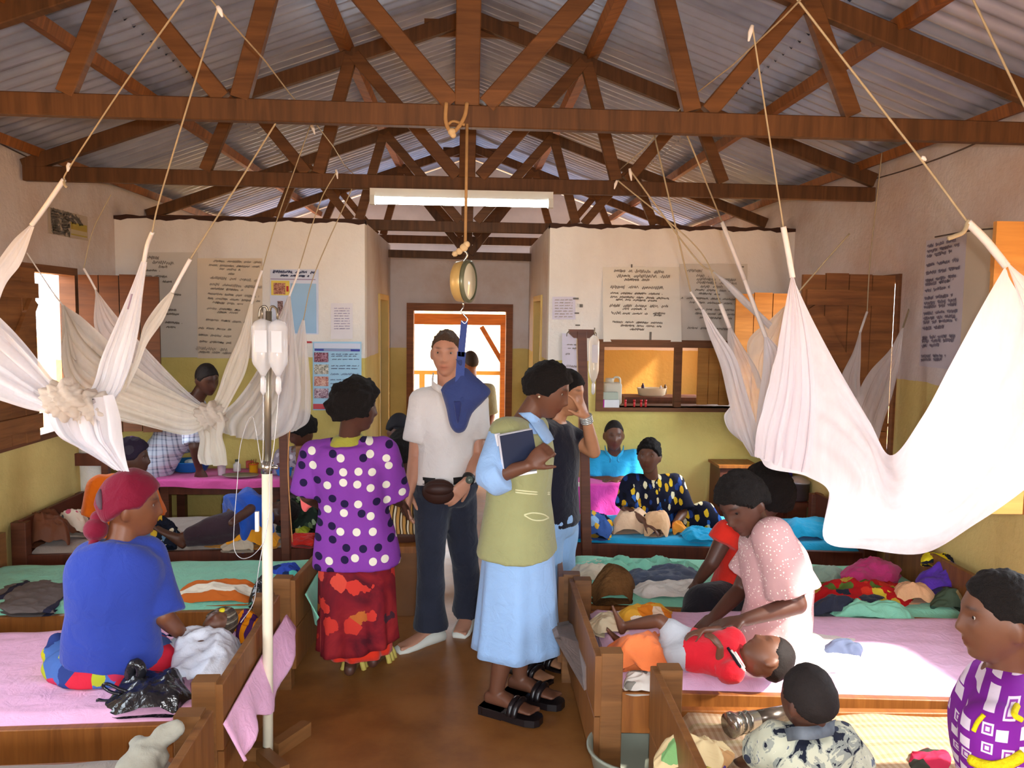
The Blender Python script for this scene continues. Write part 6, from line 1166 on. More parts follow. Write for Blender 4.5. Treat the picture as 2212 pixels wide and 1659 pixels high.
puff('coral_cloth', [(648, 1075), (676, 1068), (678, 1090), (668, 1098), (660, 1106), (652, 1098)], 4.18, 0.02, fabric('cloth_salmon', '#ec6a66'), None, label='salmon pink cloth hanging from the polka dot woman\'s left hand', cat='cloth')
# ---------------------------------------------------------------- seated woman in the blue shirt and crimson headscarf
J = px({'pelvis': (242, 1405, 3.16), 'mid': (236, 1290, 3.10), 'neck': (262, 1172, 3.20), 'head': (282, 1092, 3.22), 'shL': (196, 1210, 3.20), 'shR': (318, 1200, 3.24), 'elR': (352, 1330, 3.18), 'wrR': (395, 1372, 3.34), 'elL': (178, 1320, 3.22), 'wrL': (230, 1385, 3.40), 'hipL': (196, 1425, 3.20), 'hipR': (290, 1425, 3.20), 'knL': (190, 1420, 3.56), 'knR': (310, 1410, 3.56), 'anL': (260, 1420, 3.62), 'anR': (250, 1415, 3.50)})
W2 = Person('seated woman in a royal blue shirt and crimson headscarf, back to the camera', J, (0.93, 0.30, -0.10), (0.1, 0, 1), 1.0, 1.08, skinmat('skin_warm_dark', '#7a4a30'), 0.007, male=False, stout=0.98, hands={'R': dict(d=(0.6, 0.7, -0.2), palm=(0, 0, -1), curl=0.3)}, base=None)
W2.root.location.z = 0.43
for c in W2.root.children: c.matrix_parent_inverse = Matrix.Translation(-W2.root.location)
W2.garment('shirt', fabric('shirt_royal_blue', '#2f429a', 0.85, 0.06), -0.06, 0.955, 0.026, {'L': (0.95, 0.070, 0.072), 'R': (0.98, 0.074, 0.080)}, lambda t: 1.0, 0.011, 0.010, 6.5, 12)
def printskirt():
    return cells('skirt_blue_fruit_print', '#4868a8', ['#c8283c', '#b8b020', '#d8dce8', '#2c3c78', '#c03050', '#a8b030'], 11, 0.62, stretch=(1, 1, 1), share=0.85, plane='xz')
m = MB(); m.ell(P(242, 1430, 3.22), (0.255, 0.22, 0.10)); m.ell(P(260, 1425, 3.45), (0.30, 0.26, 0.10)); m.ell(P(135, 1405, 3.25), (0.075, 0.08, 0.035)); m.ell(P(125, 1385, 3.30), (0.04, 0.05, 0.04))
co, nr, fc = remesh(m, 0.012, 6); co = co+nr*(0.009*wob(co, 14, 3)+0.005*wob(co, 30, 5))[:, None]; co[:, 2] = np.maximum(co[:, 2], 0.432); m = MB(); m.add(co, fc, True); m.build('wrap_skirt', printskirt(), W2.root)
M_SCARF = fabric('scarf_crimson', '#740e2a', 0.75, 0.10)
W2.hair(M_SCARF, 0.022, 0.058, -0.075, 0.004, 0.003, 28, [((0.02, -0.105, -0.085), (0.048, 0.042, 0.042)), ((0.0, -0.10, -0.05), (0.035, 0.03, 0.03)), ((0.03, -0.105, -0.135), (0.03, 0.02, 0.045))], 'headscarf')
m = MB(); q = [surf([c for c in W2.root.children if c.name.startswith('headscarf')][0], u, v, 0.003) for u, v in ((222, 1038), (218, 1058), (216, 1078), (219, 1100))]; q = [x for x in q if x is not None]
if len(q) > 2: m.tube(list(catmull(q, 10)), [0.004, 0.008, 0.012, 0.013, 0.013, 0.013, 0.013, 0.011, 0.008, 0.004], 6); m.build('scarf_patch', plain('scarf_grey', '#5a4650', 0.8), W2.root)
def seat(p, z):
    p.root.location.z = z
    for c in p.root.children: c.matrix_parent_inverse = Matrix.Translation(-p.root.location)
# ---------------------------------------------------------------- woman with a wristwatch shading her eyes, behind the nurse
J = px({'pelvis': (1196, 1120, 4.30), 'neck': (1196, 905, 4.30), 'head': (1222, 848, 4.28), 'shR': (1170, 935, 4.16), 'shL': (1216, 932, 4.40), 'elL': (1282, 975, 4.30), 'wrL': (1266, 902, 4.22), 'elR': (1158, 1030, 4.20), 'wrR': (1164, 1090, 4.20), 'hipR': (1180, 1140, 4.22), 'hipL': (1210, 1140, 4.38), 'knR': (1182, 1290, 4.22), 'knL': (1208, 1290, 4.40)})
f1, f2 = PZ(1140, 1458, 0), PZ(1178, 1436, 0); J['anR'] = V3((f1.x-0.05, f1.y+0.03, 0.085)); J['anL'] = V3((f2.x-0.05, f2.y+0.05, 0.085))
F_ = (0.75, -0.66, 0)
p = Person('woman in a black top raising a watched wrist to her forehead behind the nurse', J, (0.80, -0.52, -0.20), (0, 0, 1), 1.0, 1.02, SK_TAN, 0.007, male=False, hands={'L': dict(d=(-0.40, -0.20, 0.88), palm=(-0.75, 0.5, -0.1), curl=0.25, spread=0.06), 'R': dict(d=(0.1, 0, -1), palm=(0, 1, 0), curl=0.3)}, feet={'R': (F_,), 'L': (F_,)})
p.hair(H_BLK, 0.014, 0.060, -0.09, -0.01, 0.002, 50, [((-0.03, -0.085, -0.10), (0.045, 0.04, 0.07)), ((0.04, -0.03, -0.13), (0.03, 0.035, 0.06))])
p.garment('black_top', fabric('top_black', '#1a1a26', 0.85, 0.2), -0.05, 0.95, 0.018, {'L': (0.62, 0.062, 0.066), 'R': (0.6, 0.062, 0.066)}, None, 0.011, 0.005, 8, 20)
p.trousers(fabric('trousers_pale_blue', '#8fb4dc', 0.9, 0.06), 0.016, 0.03, cut=0.95)
wv = unit(J['wrL']-J['elL']); w0 = J['wrL']-wv*0.01; m = MB(); [m.tube([w0+wv*(x-0.004), w0+wv*(x+0.004)], 0.0345, 18) for x in (-0.014, -0.004, 0.006, 0.016)]; m.build('watch', plain('watch_silver', '#cfd0cc', 0.25, 0.6, 0.6), p.root)
p.shoe('sandal', MATS['black_leather'], J['anR'], F_, 'flat', 1.0); p.shoe('sandal', MATS['black_leather'], J['anL'], F_, 'flat', 1.0)
# ---------------------------------------------------------------- man in turquoise at the desk
J = px({'pelvis': (1330, 1090, 6.22), 'neck': (1328, 982, 6.18), 'head': (1326, 940, 6.12), 'shR': (1285, 990, 6.18), 'shL': (1368, 988, 6.18), 'elR': (1276, 1040, 6.10), 'wrR': (1316, 1034, 5.98), 'elL': (1376, 1040, 6.10), 'wrL': (1340, 1034, 5.98), 'hipR': (1312, 1098, 6.2), 'hipL': (1348, 1098, 6.2), 'knR': (1312, 1120, 6.0), 'knL': (1348, 1120, 6.0), 'anR': (1312, 1180, 6.05), 'anL': (1348, 1180, 6.05)})
p = Person('man in a turquoise shirt seated at the vivid pink desk', J, (-0.05, -1, -0.10), (0, 0, 1), 0.92, 1.0, SK_DARK, 0.009, hands={'R': dict(d=(0.9, -0.3, 0), palm=(0, 0, -1), curl=0.2), 'L': dict(d=(-0.9, -0.3, 0), palm=(0, 0, -1), curl=0.2)})
p.hair(H_SHORT, 0.003, 0.080, -0.045, 0.02, 0.001, soft=0.03)
M_TURQ = fabric('shirt_turquoise', '#2a9fd0', 0.8, 0.06)
p.garment('shirt', M_TURQ, -0.1, 0.95, 0.024, {'R': (0.85, 0.068, 0.07), 'L': (0.85, 0.068, 0.07)}, None, 0.012, 0.006, 9, 22)
m = MB()
for sx in (-1, 1): q = catmull([V3(P(1327+sx*20, 966, 6.16)), V3(P(1327+sx*17, 978, 6.05)), V3(P(1327+sx*6, 990, 6.02)), V3(P(1327+sx*10, 996, 6.03))], 8); m.grid(np.stack([q+np.array((0, .004, .014)), q-np.array((0, .006, .012))]))
solid(m.build('collar', M_TURQ, p.root), 0.006)
# ---------------------------------------------------------------- old woman in blue and gold print on the blue bed
M_GOLD = cells('dress_blue_gold', '#16182a', ['#d8b42a', '#2f62b0', '#e0d6b0', '#16182a', '#223a78', '#c89a20', '#10101a'], 36, 0.55, stretch=(1, 1, 0.55), share=0.75, plane='xz')
J = px({'pelvis': (1415, 1140, 5.42), 'neck': (1408, 1035, 5.40), 'head': (1402, 985, 5.34), 'shR': (1364, 1046, 5.38), 'shL': (1456, 1046, 5.46), 'elR': (1352, 1100, 5.30), 'wrR': (1390, 1125, 5.16), 'elL': (1476, 1108, 5.36), 'wrL': (1458, 1132, 5.20), 'hipR': (1396, 1146, 5.40), 'hipL': (1440, 1146, 5.44), 'knR': (1400, 1135, 5.25), 'anR': (1430, 1150, 5.18), 'knL': (1520, 1110, 5.35), 'anL': (1556, 1150, 5.22)})
p = Person('old woman in a blue and gold print dress on the bright blue bed', J, (-0.40, -0.90, 0.02), (0, 0, 1), 0.86, 0.98, SK_DARK, 0.009, male=False, hands={'L': dict(d=(-0.15, -0.5, -0.8), palm=(-0.8, 0, -0.4), curl=0.35), 'R': dict(d=(0.6, -0.5, -0.3), palm=(0, 0, -1), curl=0.3)}, feet={'L': ((0.4, -0.6, -0.4),)})
p.hair(H_BLK, 0.012, 0.060, -0.06, 0.0, 0.007, 60, [((0.03, -0.09, 0.06), 0.03), ((-0.04, -0.08, 0.07), 0.025)]); seat(p, 0.43)
p.garment('dress', M_GOLD, -0.16, 0.94, 0.028, {'R': (0.95, 0.075, 0.085), 'L': (0.95, 0.075, 0.09)}, None, 0.012, 0.009, 10, 24)
m = MB(); cap(m, J['hipL'], J['knL'], 0.10, 0.085); cap(m, J['knL'], lerp(J['knL'], J['anL'], 0.45), 0.085, 0.075); cap(m, J['hipR'], J['knR'], 0.10, 0.085); co, nr, fc = remesh(m, 0.012, 4); m = MB(); m.add(co+nr*(0.008*wob(co, 14, 2))[:, None], fc, True); m.build('dress_skirt', M_GOLD, p.root)
# ---------------------------------------------------------------- person in red bending over the mint bed
J = px({'pelvis': (1600, 1290, 4.06), 'neck': (1630, 1120, 4.00), 'head': (1658, 1068, 3.98), 'shR': (1655, 1150, 4.10), 'shL': (1570, 1152, 3.92), 'elL': (1538, 1215, 3.90), 'wrL': (1506, 1258, 3.98), 'elR': (1690, 1230, 4.15), 'wrR': (1660, 1270, 4.2), 'hipL': (1600, 1300, 4.02), 'hipR': (1670, 1300, 4.12), 'knL': (1520, 1305, 3.86), 'knR': (1560, 1300, 4.06), 'anL': (1500, 1330, 3.80), 'anR': (1540, 1330, 4.0)})
p = Person('person in a red top with a round black afro bending over the mint sheet', J, (-0.55, 0.70, -0.25), (0, 0, 1), 0.95, 1.0, SK_DEEP, 0.009, male=False, hands={'L': dict(d=(-0.5, -0.1, -0.6), palm=(0.3, 0, -0.8), curl=0.3)})
p.hair(H_BLK, 0.052, 0.058, -0.095, -0.035, 0.006, 60); seat(p, 0.42)
p.garment('red_top', fabric('top_red', '#d82e20', 0.85, 0.06), -0.08, 0.95, 0.03, {'L': (0.35, 0.075, 0.085), 'R': (0.5, 0.075, 0.08)}, None, 0.012, 0.008, 9, 26)
m = MB(); cap(m, J['hipL'], J['knL'], 0.12, 0.10); cap(m, J['knL'], J['anL'], 0.10, 0.07); cap(m, J['hipR'], J['knR'], 0.12, 0.09); co, nr, fc = remesh(m, 0.013, 4); m = MB(); m.add(co+nr*(0.010*wob(co, 12, 2))[:, None], fc, True); m.build('black_skirt', fabric('skirt_black', '#1c1a20', 0.85, 0.2), p.root)
# ---------------------------------------------------------------- woman in the pink blouse bending over the child
def blousemat():
    t = NT('blouse_pink_glitter'); v = t.voro(95.0); rc = t.sepc(v.outputs['Color']); ins = t.math('MULTIPLY', t.math('LESS_THAN', v.outputs['Distance'], 0.30), t.math('GREATER_THAN', rc[0], 0.62)); n = t.noise(7, 3); c = t.mix(n, hx('#b98c8c'), hx('#d2a8a6'))
    t.bsdf(t.mix(ins, c, hx('#f4e6dc')), t.math('SUBTRACT', 0.8, t.math('MULTIPLY', ins, 0.5)), 0.3, 0, t.noise(12, 3, 0.5, None, 1.0), 0.35, 0.012); return t.m
M_BLOU = blousemat()
J = px({'pelvis': (1668, 1375, 3.42), 'mid': (1705, 1270, 3.42), 'neck': (1640, 1140, 3.40), 'head': (1605, 1088, 3.36), 'shL': (1668, 1160, 3.28), 'shR': (1652, 1165, 3.56), 'elL': (1722, 1306, 3.20), 'wrL': (1610, 1338, 3.16), 'elR': (1600, 1275, 3.60), 'wrR': (1545, 1330, 3.46), 'hipL': (1660, 1385, 3.34), 'hipR': (1665, 1375, 3.52), 'knL': (1540, 1395, 3.40), 'knR': (1560, 1380, 3.56), 'anL': (1600, 1410, 3.42), 'anR': (1640, 1390, 3.6)})
p = Person('woman in a sparkly dusty pink blouse bending over the child in red', J, (-0.72, -0.48, -0.50), (-0.35, 0, 1), 1.02, 1.10, SK_DEEP, 0.0065, male=False, stout=1.05, legs=False, hands={'L': dict(d=(-0.92, 0.15, -0.25), palm=(0, 0.1, -1), curl=0.25, spread=0.08), 'R': dict(d=(-0.6, -0.5, -0.3), palm=(0.2, 0, -1), curl=0.3)}, blink=True)
p.hair(H_BLK, 0.024, 0.056, -0.07, 0.0, 0.005, 70); seat(p, 0.43)
p.garment('blouse', M_BLOU, -0.10, 0.955, 0.034, None, lambda t: 1.0, 0.011, 0.008, 8, 28, extra=lambda mb: (mb.tube([J['shL'], lerp(J['shL'], J['elL'], .5), lerp(J['shL'], J['elL'], .86)], [0.085, 0.105, 0.125], 18), mb.ell(J['shL'], 0.085), mb.tube([J['shR'], lerp(J['shR'], J['elR'], .45), lerp(J['shR'], J['elR'], .7)], [0.08, 0.09, 0.10], 18)))
m = MB(); m.ell(P(1690, 1395, 3.36), (0.20, 0.20, 0.06)); m.ell(P(1640, 1400, 3.34), (0.16, 0.14, 0.05)); co, nr, fc = remesh(m, 0.013, 5); co[:, 2] = np.maximum(co[:, 2], 0.434); m = MB(); m.add(co+nr*(0.009*wob(co, 13, 2)+0.004*wob(co, 30, 2))[:, None], fc, True); m.build('white_wrap', fabric('wrap_white', '#ece6e0', 0.9, 0.05), p.root)
m = MB(); c = p.hl((0.022, 0.098, -0.026)); m.ell(c, 0.003); m.build('nose_stud', plain('stud', '#f0e8d8', 0.15, 0.7, 0.5), p.root)
# ---------------------------------------------------------------- child in red lying on the sunny bed
def zat(u, v, z): return V3(PZ(u, v, z))
J = {'pelvis': zat(1478, 1402, 0.50), 'neck': zat(1598, 1416, 0.53), 'head': zat(1658, 1422, 0.535), 'shR': zat(1580, 1450, 0.50), 'shL': zat(1585, 1385, 0.56), 'elR': zat(1552, 1446, 0.48), 'wrR': zat(1556, 1398, 0.58), 'elL': zat(1560, 1362, 0.58), 'wrL': zat(1520, 1362, 0.60), 'hipR': zat(1470, 1418, 0.49), 'hipL': zat(1478, 1384, 0.53), 'knL': zat(1425, 1340, 0.60), 'anL': zat(1352, 1352, 0.52), 'knR': zat(1405, 1385, 0.48), 'anR': zat(1350, 1388, 0.46)}
p = Person('small child in a red shirt and grey shorts lying on the sunny bed', J, (-0.25, 0.30, 0.92), (1, 0.05, 0.25), 0.52, 0.92, SK_DARK, 0.006, child=True, blink=True, hands={'R': dict(d=(-0.4, 0.25, 0.5), palm=(-0.3, 0.5, -0.8), curl=0.6, sc=0.95), 'L': dict(d=(-0.8, 0, -0.2), palm=(0, 0, -1), curl=0.3)}, feet={'L': ((-0.28, 0.10, 0.95), (1, 0, 0.3)), 'R': ((-0.5, -0.1, 0.8), (1, 0, 0.3))})
p.hair(H_SHORT, 0.003, 0.078, -0.05, 0.01, 0.001, soft=0.03); seat(p, 0.43)
for c in p.root.children: c.matrix_parent_inverse = Matrix.Translation(-p.root.location)
p.garment('red_shirt', fabric('shirt_scarlet', '#d82230', 0.85, 0.06), 0.10, 0.98, 0.016, {'R': (0.6, 0.044, 0.048), 'L': (0.6, 0.044, 0.048)}, lambda t: 1.0, 0.009, 0.006, 16, 30)
sh = [c for c in p.root.children if c.name.startswith('red_shirt')][0]
for nm, off, mt in (('sleeve_stripe', (0, 0), plain('stripe_black', '#1a1420', 0.8)), ('sleeve_stripe', (7, 6), plain('stripe_white', '#e8e0d8', 0.8)), ('sleeve_stripe', (15, 10), plain('stripe_white', '#e8e0d8', 0.8))): trim(p, sh, nm, [(1572+off[0], 1400+off[1]), (1582+off[0], 1416+off[1]), (1592+off[0], 1432+off[1]), (1600+off[0], 1442+off[1])], 0.006, mt)
p.trousers(fabric('shorts_grey', '#b4b6bc', 0.9, 0.06), 0.014, 0.01, 'shorts', 0.16, 0.009, 0.0, 0.005, 0.5)
# ---------------------------------------------------------------- toddler in the grey print shirt
def toddlermat():
    t = NT('shirt_grey_print'); n = t.noise(9, 4, 0.6, None, 2.0); v = t.voro(17); rc = t.sepc(v.outputs['Color']); col = t.ramp(n, [(0.0, hx('#1c1f2c')), (0.42, hx('#20222e')), (0.44, hx('#8c8f86')), (0.50, hx('#b9b8a2')), (0.62, hx('#c4c2ac')), (0.64, hx('#6a707c')), (0.72, hx('#22242e'))], 'CONSTANT')
    t.bsdf(t.mix(t.math('MULTIPLY', t.math('LESS_THAN', v.outputs['Distance'], 0.28), t.math('GREATER_THAN', rc[0], 0.6)), col, hx('#3a3e4c')), 0.85, 0.15, 0, t.noise(12, 3), 0.4, 0.012); return t.m
J = px({'pelvis': (1760, 1740, 2.28), 'neck': (1745, 1578, 2.28), 'head': (1746, 1512, 2.26), 'shL': (1680, 1605, 2.30), 'shR': (1812, 1600, 2.30), 'elL': (1630, 1640, 2.40), 'wrL': (1590, 1650, 2.52), 'elR': (1850, 1680, 2.30), 'wrR': (1840, 1720, 2.36), 'hipL': (1715, 1745, 2.30), 'hipR': (1800, 1745, 2.30), 'knL': (1700, 1700, 2.50), 'knR': (1830, 1700, 2.50), 'anL': (1690, 1690, 2.62), 'anR': (1800, 1690, 2.62)})
p = Person('toddler with cropped hair in a grey and black print shirt, back to the camera', J, (-0.35, 0.92, 0.05), (0, 0, 1), 0.60, 0.92, SK_DEEP, 0.006, child=True, hands={'L': dict(d=(-0.5, 0.8, -0.1), palm=(0, 0, -1), curl=0.4)})
p.hair(H_SHORT, 0.004, 0.060, -0.06, 0.0, 0.0015); seat(p, 0.40)
p.garment('print_shirt', toddlermat(), -0.25, 0.97, 0.022, {'L': (0.75, 0.062, 0.066), 'R': (0.8, 0.062, 0.07)}, lambda t: 1.1, 0.008, 0.006, 15, 32)
m = MB(); q = [P(1690, 1588, 2.30), P(1720, 1582, 2.20), P(1752, 1582, 2.18), P(1790, 1574, 2.24), P(1806, 1566, 2.32)]; q = catmull(q, 14); m.grid(np.stack([q+np.array((0, 0.01, 0.012)), q-np.array((0, 0.012, 0.016))])); solid(m.build('collar', MATS.get('tc') or plain('collar_slate', '#6a7078', 0.85, 0.15, 0, 0.4, 18), p.root), 0.008)
# ---------------------------------------------------------------- woman in purple print at the right edge
def diamondmat():
    t = NT('dress_purple_squares'); v = t.voro(24.0, t.flat(0.75, -0.65), 'CHEBYCHEV', 0.45, dims='2D'); d = v.outputs['Distance']; rc = t.sepc(v.outputs['Color']); ins = t.math('LESS_THAN', d, 0.30); ringm = t.math('MULTIPLY', t.math('LESS_THAN', d, 0.20), t.math('GREATER_THAN', d, 0.11)); ringm = t.math('MULTIPLY', ringm, t.math('GREATER_THAN', rc[0], 0.55))
    col = t.mix(ins, hx('#76208a'), hx('#d8c6d4')); t.bsdf(t.mix(ringm, col, hx('#8a3a98')), 0.85, 0.15, 0, t.noise(10, 3, 0.5, None, 1.0), 0.3, 0.012); return t.m
M_DIA = diamondmat()
J = px({'pelvis': (2215, 1760, 2.06), 'neck': (2180, 1440, 2.06), 'head': (2164, 1335, 2.04), 'shL': (2150, 1590, 1.90), 'shR': (2225, 1550, 2.24), 'elL': (2180, 1720, 1.86), 'wrL': (2090, 1760, 1.95), 'elR': (2190, 1680, 2.34), 'wrR': (2110, 1740, 2.34), 'hipL': (2205, 1780, 1.95), 'hipR': (2225, 1770, 2.17), 'knL': (2060, 1800, 1.95), 'knR': (2060, 1790, 2.2), 'anL': (2050, 1850, 2.1), 'anR': (2080, 1850, 2.2)})
p = Person('woman in a purple dress printed with pale squares, profile at the right edge', J, (-0.95, 0.22, -0.08), (0.06, 0, 1), 1.0, 1.05, skinmat('skin_brown', '#6b4430'), 0.007, male=False, stout=1.1, legs=False)
p.hair(H_BLK, 0.012, 0.072, -0.075, 0.010, 0.003, 90, [((0, -0.105, -0.02), (0.045, 0.045, 0.05))], soft=0.03); seat(p, 0.40)
p.garment('dress', M_DIA, -0.14, 0.95, 0.030, {'L': (0.95, 0.088, 0.10), 'R': (0.95, 0.088, 0.10)}, lambda t: 1.05, 0.010, 0.007, 8, 34)
dr_ = [c for c in p.root.children if c.name.startswith('dress')][0]; M_YTR = plain('trim_yellow', '#dcc41c', 0.85, 0.1, 0, 0.15, 40, 0.8, 60)
trim(p, dr_, 'trim', [(2098, 1640), (2120, 1650), (2150, 1655), (2185, 1645), (2208, 1630)], 0.014, M_YTR); trim(p, dr_, 'trim', [(2104, 1580), (2112, 1562), (2126, 1545)], 0.006, M_YTR); trim(p, dr_, 'trim', [(2196, 1525), (2190, 1545), (2205, 1556)], 0.008, M_YTR)
# ---------------------------------------------------------------- left: woman with a dark headcloth and orange garment
J = px({'pelvis': (262, 1172, 4.95), 'neck': (268, 1030, 5.05), 'head': (284, 990, 5.05), 'shL': (218, 1052, 4.98), 'shR': (310, 1050, 5.05), 'elL': (205, 1120, 4.95), 'wrL': (240, 1165, 5.02), 'elR': (330, 1120, 5.10), 'wrR': (345, 1158, 5.2), 'hipL': (235, 1180, 4.95), 'hipR': (290, 1180, 5.0), 'knL': (250, 1170, 5.3), 'knR': (310, 1170, 5.3), 'anL': (260, 1180, 5.5), 'anR': (310, 1180, 5.5)})
p = Person('woman in an orange garment and dark headcloth beyond the crimson headscarf', J, (0.95, 0.15, -0.05), (0, 0, 1), 0.95, 1.0, SK_DEEP, 0.009, male=False, legs=False)
p.hair(cells('headcloth_dark', '#2a2030', ['#6a3a78', '#3a3440', '#504050'], 16, 0.5), 0.022, 0.058, -0.06, 0.0, 0.004, 50, None, 'headcloth'); seat(p, 0.43)
p.garment('orange_garment', fabric('garment_orange', '#e0690f', 0.85, 0.08), -0.12, 0.95, 0.03, {'L': (0.95, 0.08, 0.09), 'R': (0.95, 0.08, 0.09)}, None, 0.012, 0.007, 9, 36)
# ---------------------------------------------------------------- man in a plaid shirt leaning over the left table
M_PLAID = stripes('plaid_shirt', [(0, '#c8d2e4'), (0.38, '#8a96b4'), (0.5, '#c4c8d8'), (0.72, '#4a5070'), (0.80, '#b8a8b8')], 'z', 12, 0.85, 0.05, ('x', 13, [(0, '#d8dcea'), (0.45, '#7a84a4'), (0.6, '#d0d4e2'), (0.85, '#4c5068')]))
J = px({'pelvis': (332, 1012, 6.12), 'neck': (426, 858, 6.02), 'head': (447, 818, 5.98), 'shL': (392, 880, 6.16), 'shR': (412, 900, 5.90), 'elR': (420, 965, 5.86), 'wrR': (430, 1012, 5.95), 'elL': (420, 960, 6.2), 'wrL': (440, 1010, 6.2), 'hipR': (325, 1025, 6.04), 'hipL': (335, 1020, 6.22), 'knR': (330, 1110, 6.05), 'knL': (340, 1105, 6.2), 'anR': (325, 1180, 6.1), 'anL': (338, 1178, 6.24)})
p = Person('man in a plaid shirt leaning over the pink covered table behind the net', J, (0.62, -0.55, -0.35), (-0.2, 0, 1), 0.98, 1.0, SK_DEEP, 0.009, hands={'R': dict(d=(0.3, 0.1, -0.9), palm=(0, 0.8, -0.2), curl=0.3)})
p.hair(H_SHORT, 0.004, 0.064, -0.05, 0.0, 0.001)
p.garment('plaid_shirt', M_PLAID, -0.1, 0.95, 0.03, {'R': (0.9, 0.075, 0.08), 'L': (1.2, 0.075, 0.08)}, None, 0.012, 0.008, 8, 38)
p.trousers(fabric('trousers_charcoal', '#2a2833', 0.9, 0.15), 0.018, 0.02, cut=0.98)
# ---------------------------------------------------------------- dark-haired woman behind the dark post on the left
J = px({'pelvis': (655, 1110, 6.16), 'neck': (648, 965, 6.05), 'head': (650, 930, 5.98), 'shL': (612, 985, 6.12), 'shR': (676, 985, 6.0), 'elL': (606, 1040, 6.05), 'wrL': (590, 1045, 5.9), 'elR': (690, 1040, 5.95), 'wrR': (660, 1045, 5.86), 'hipL': (636, 1115, 6.12), 'hipR': (672, 1115, 6.12), 'knL': (630, 1120, 5.95), 'knR': (670, 1120, 5.95), 'anL': (630, 1190, 5.95), 'anR': (670, 1190, 5.95)})
p = Person('woman with thick dark hair bowing her head behind the left dark post', J, (-0.72, -0.42, -0.55), (-0.25, -0.1, 1), 0.95, 1.02, SK_DEEP, 0.010, male=False, blink=True)
p.hair(H_BLK, 0.034, 0.056, -0.08, -0.02, 0.006, 55)
p.garment('top', cells('top_grey_mauve', '#8a7e88', ['#5a5260', '#b0a4ac', '#6a4a52'], 26, 0.5), -0.1, 0.94, 0.024, {'L': (0.8, 0.07, 0.075), 'R': (0.8, 0.07, 0.075)}, None, 0.012, 0.007, 9, 40)
# ---------------------------------------------------------------- two seated behind the polka dot woman
M_TIGER = stripes('tiger_stripe', [(0, '#c89450'), (0.4, '#3a2818'), (0.6, '#e8d4b0'), (0.85, '#6a4420')], 'x', 26, 0.85, 0.06)
J = px({'pelvis': (874, 1150, 5.02), 'neck': (876, 1020, 5.00), 'head': (870, 975, 5.0), 'shL': (842, 1040, 5.04), 'shR': (910, 1040, 5.0), 'elL': (838, 1100, 5.02), 'wrL': (850, 1140, 5.1), 'elR': (918, 1095, 5.0), 'wrR': (900, 1120, 5.15), 'hipL': (856, 1160, 5.02), 'hipR': (896, 1160, 5.02), 'knL': (850, 1165, 5.3), 'knR': (900, 1165, 5.3), 'anL': (850, 1230, 5.45), 'anR': (900, 1230, 5.45)})
p = Person('person in a striped orange and cream top seated behind the polka dot woman', J, (0.25, 0.95, -0.05), (0, 0, 1), 0.88, 1.0, SK_DEEP, 0.010, male=False, legs=False)
p.hair(H_BLK, 0.026, 0.058, -0.075, -0.02, 0.006, 60); seat(p, 0.44)
p.garment('striped_top', M_TIGER, 0.05, 0.95, 0.026, {'L': (0.9, 0.072, 0.08), 'R': (0.9, 0.072, 0.08)}, None, 0.012, 0.007, 9, 42)
m = MB(); m.ell(P(872, 1142, 5.08), (0.15, 0.15, 0.11)); m.ell(P(868, 1152, 5.24), (0.16, 0.16, 0.10)); m.ell(P(845, 1120, 5.0), (0.06, 0.07, 0.06)); co, nr, fc = remesh(m, 0.013, 5); m = MB(); m.add(co+nr*(0.012*wob(co, 14, 2))[:, None], fc, True); m.build('print_skirt', stripes('skirt_grey_pattern', [(0, '#b8a8a0'), (0.3, '#4a3838'), (0.5, '#c8beb4'), (0.7, '#6a8a78'), (0.85, '#8a7068')], 'z', 17, 0.85, 0.12), p.root)
J = px({'pelvis': (862, 1120, 5.62), 'neck': (866, 972, 5.60), 'head': (862, 932, 5.58), 'shL': (838, 990, 5.6), 'shR': (896, 990, 5.6), 'elL': (834, 1050, 5.6), 'wrL': (850, 1080, 5.5), 'elR': (900, 1050, 5.6), 'wrR': (880, 1080, 5.5), 'hipL': (846, 1130, 5.6), 'hipR': (880, 1130, 5.6), 'knL': (850, 1140, 5.4), 'knR': (880, 1140, 5.4), 'anL': (850, 1200, 5.4), 'anR': (880, 1200, 5.4)})
p = Person('person in a black cap seated beyond the striped orange and cream top', J, (0.3, -0.9, -0.1), (0, 0, 1), 0.88, 0.98, SK_DARK, 0.010, legs=False)
p.hair(plain('cap_black', '#1c1a20', 0.8), 0.018, 0.045, -0.02, 0.01, 0.001, 40, [((0, 0.075, 0.045), (0.06, 0.05, 0.010))], 'cap'); seat(p, 0.44)
p.garment('dark_top', fabric('top_dark_brown', '#3a2c2a', 0.9, 0.15), -0.05, 0.95, 0.024, {'L': (0.9, 0.07, 0.075), 'R': (0.9, 0.07, 0.075)}, None, 0.013, 0.006, 9, 44)
# ---------------------------------------------------------------- man on the porch
J = px({'pelvis': (1030, 950, 9.6), 'neck': (1020, 822, 9.6), 'head': (1016, 783, 9.6), 'shR': (990, 842, 9.6), 'shL': (1056, 842, 9.6), 'elR': (988, 900, 9.6), 'wrR': (1000, 950, 9.55), 'elL': (1062, 900, 9.6), 'wrL': (1050, 950, 9.5), 'hipR': (1012, 955, 9.6), 'hipL': (1040, 955, 9.6), 'knR': (1012, 1010, 9.6), 'knL': (1042, 1010, 9.6)})
J['anR'] = V3((J['knR'][0], 9.62, 0.08)); J['anL'] = V3((J['knL'][0], 9.62, 0.08))
p = Person('man in a grey-green shirt standing on the sunlit porch', J, (-0.5, 0.85, 0), (0, 0, 1), 1.05, 1.18, SK_DARK, 0.012, feet={'R': ((0, 1, 0),), 'L': ((0, 1, 0),)})
p.hair(H_SHORT, 0.004, 0.060, -0.05, 0.0, 0.001)
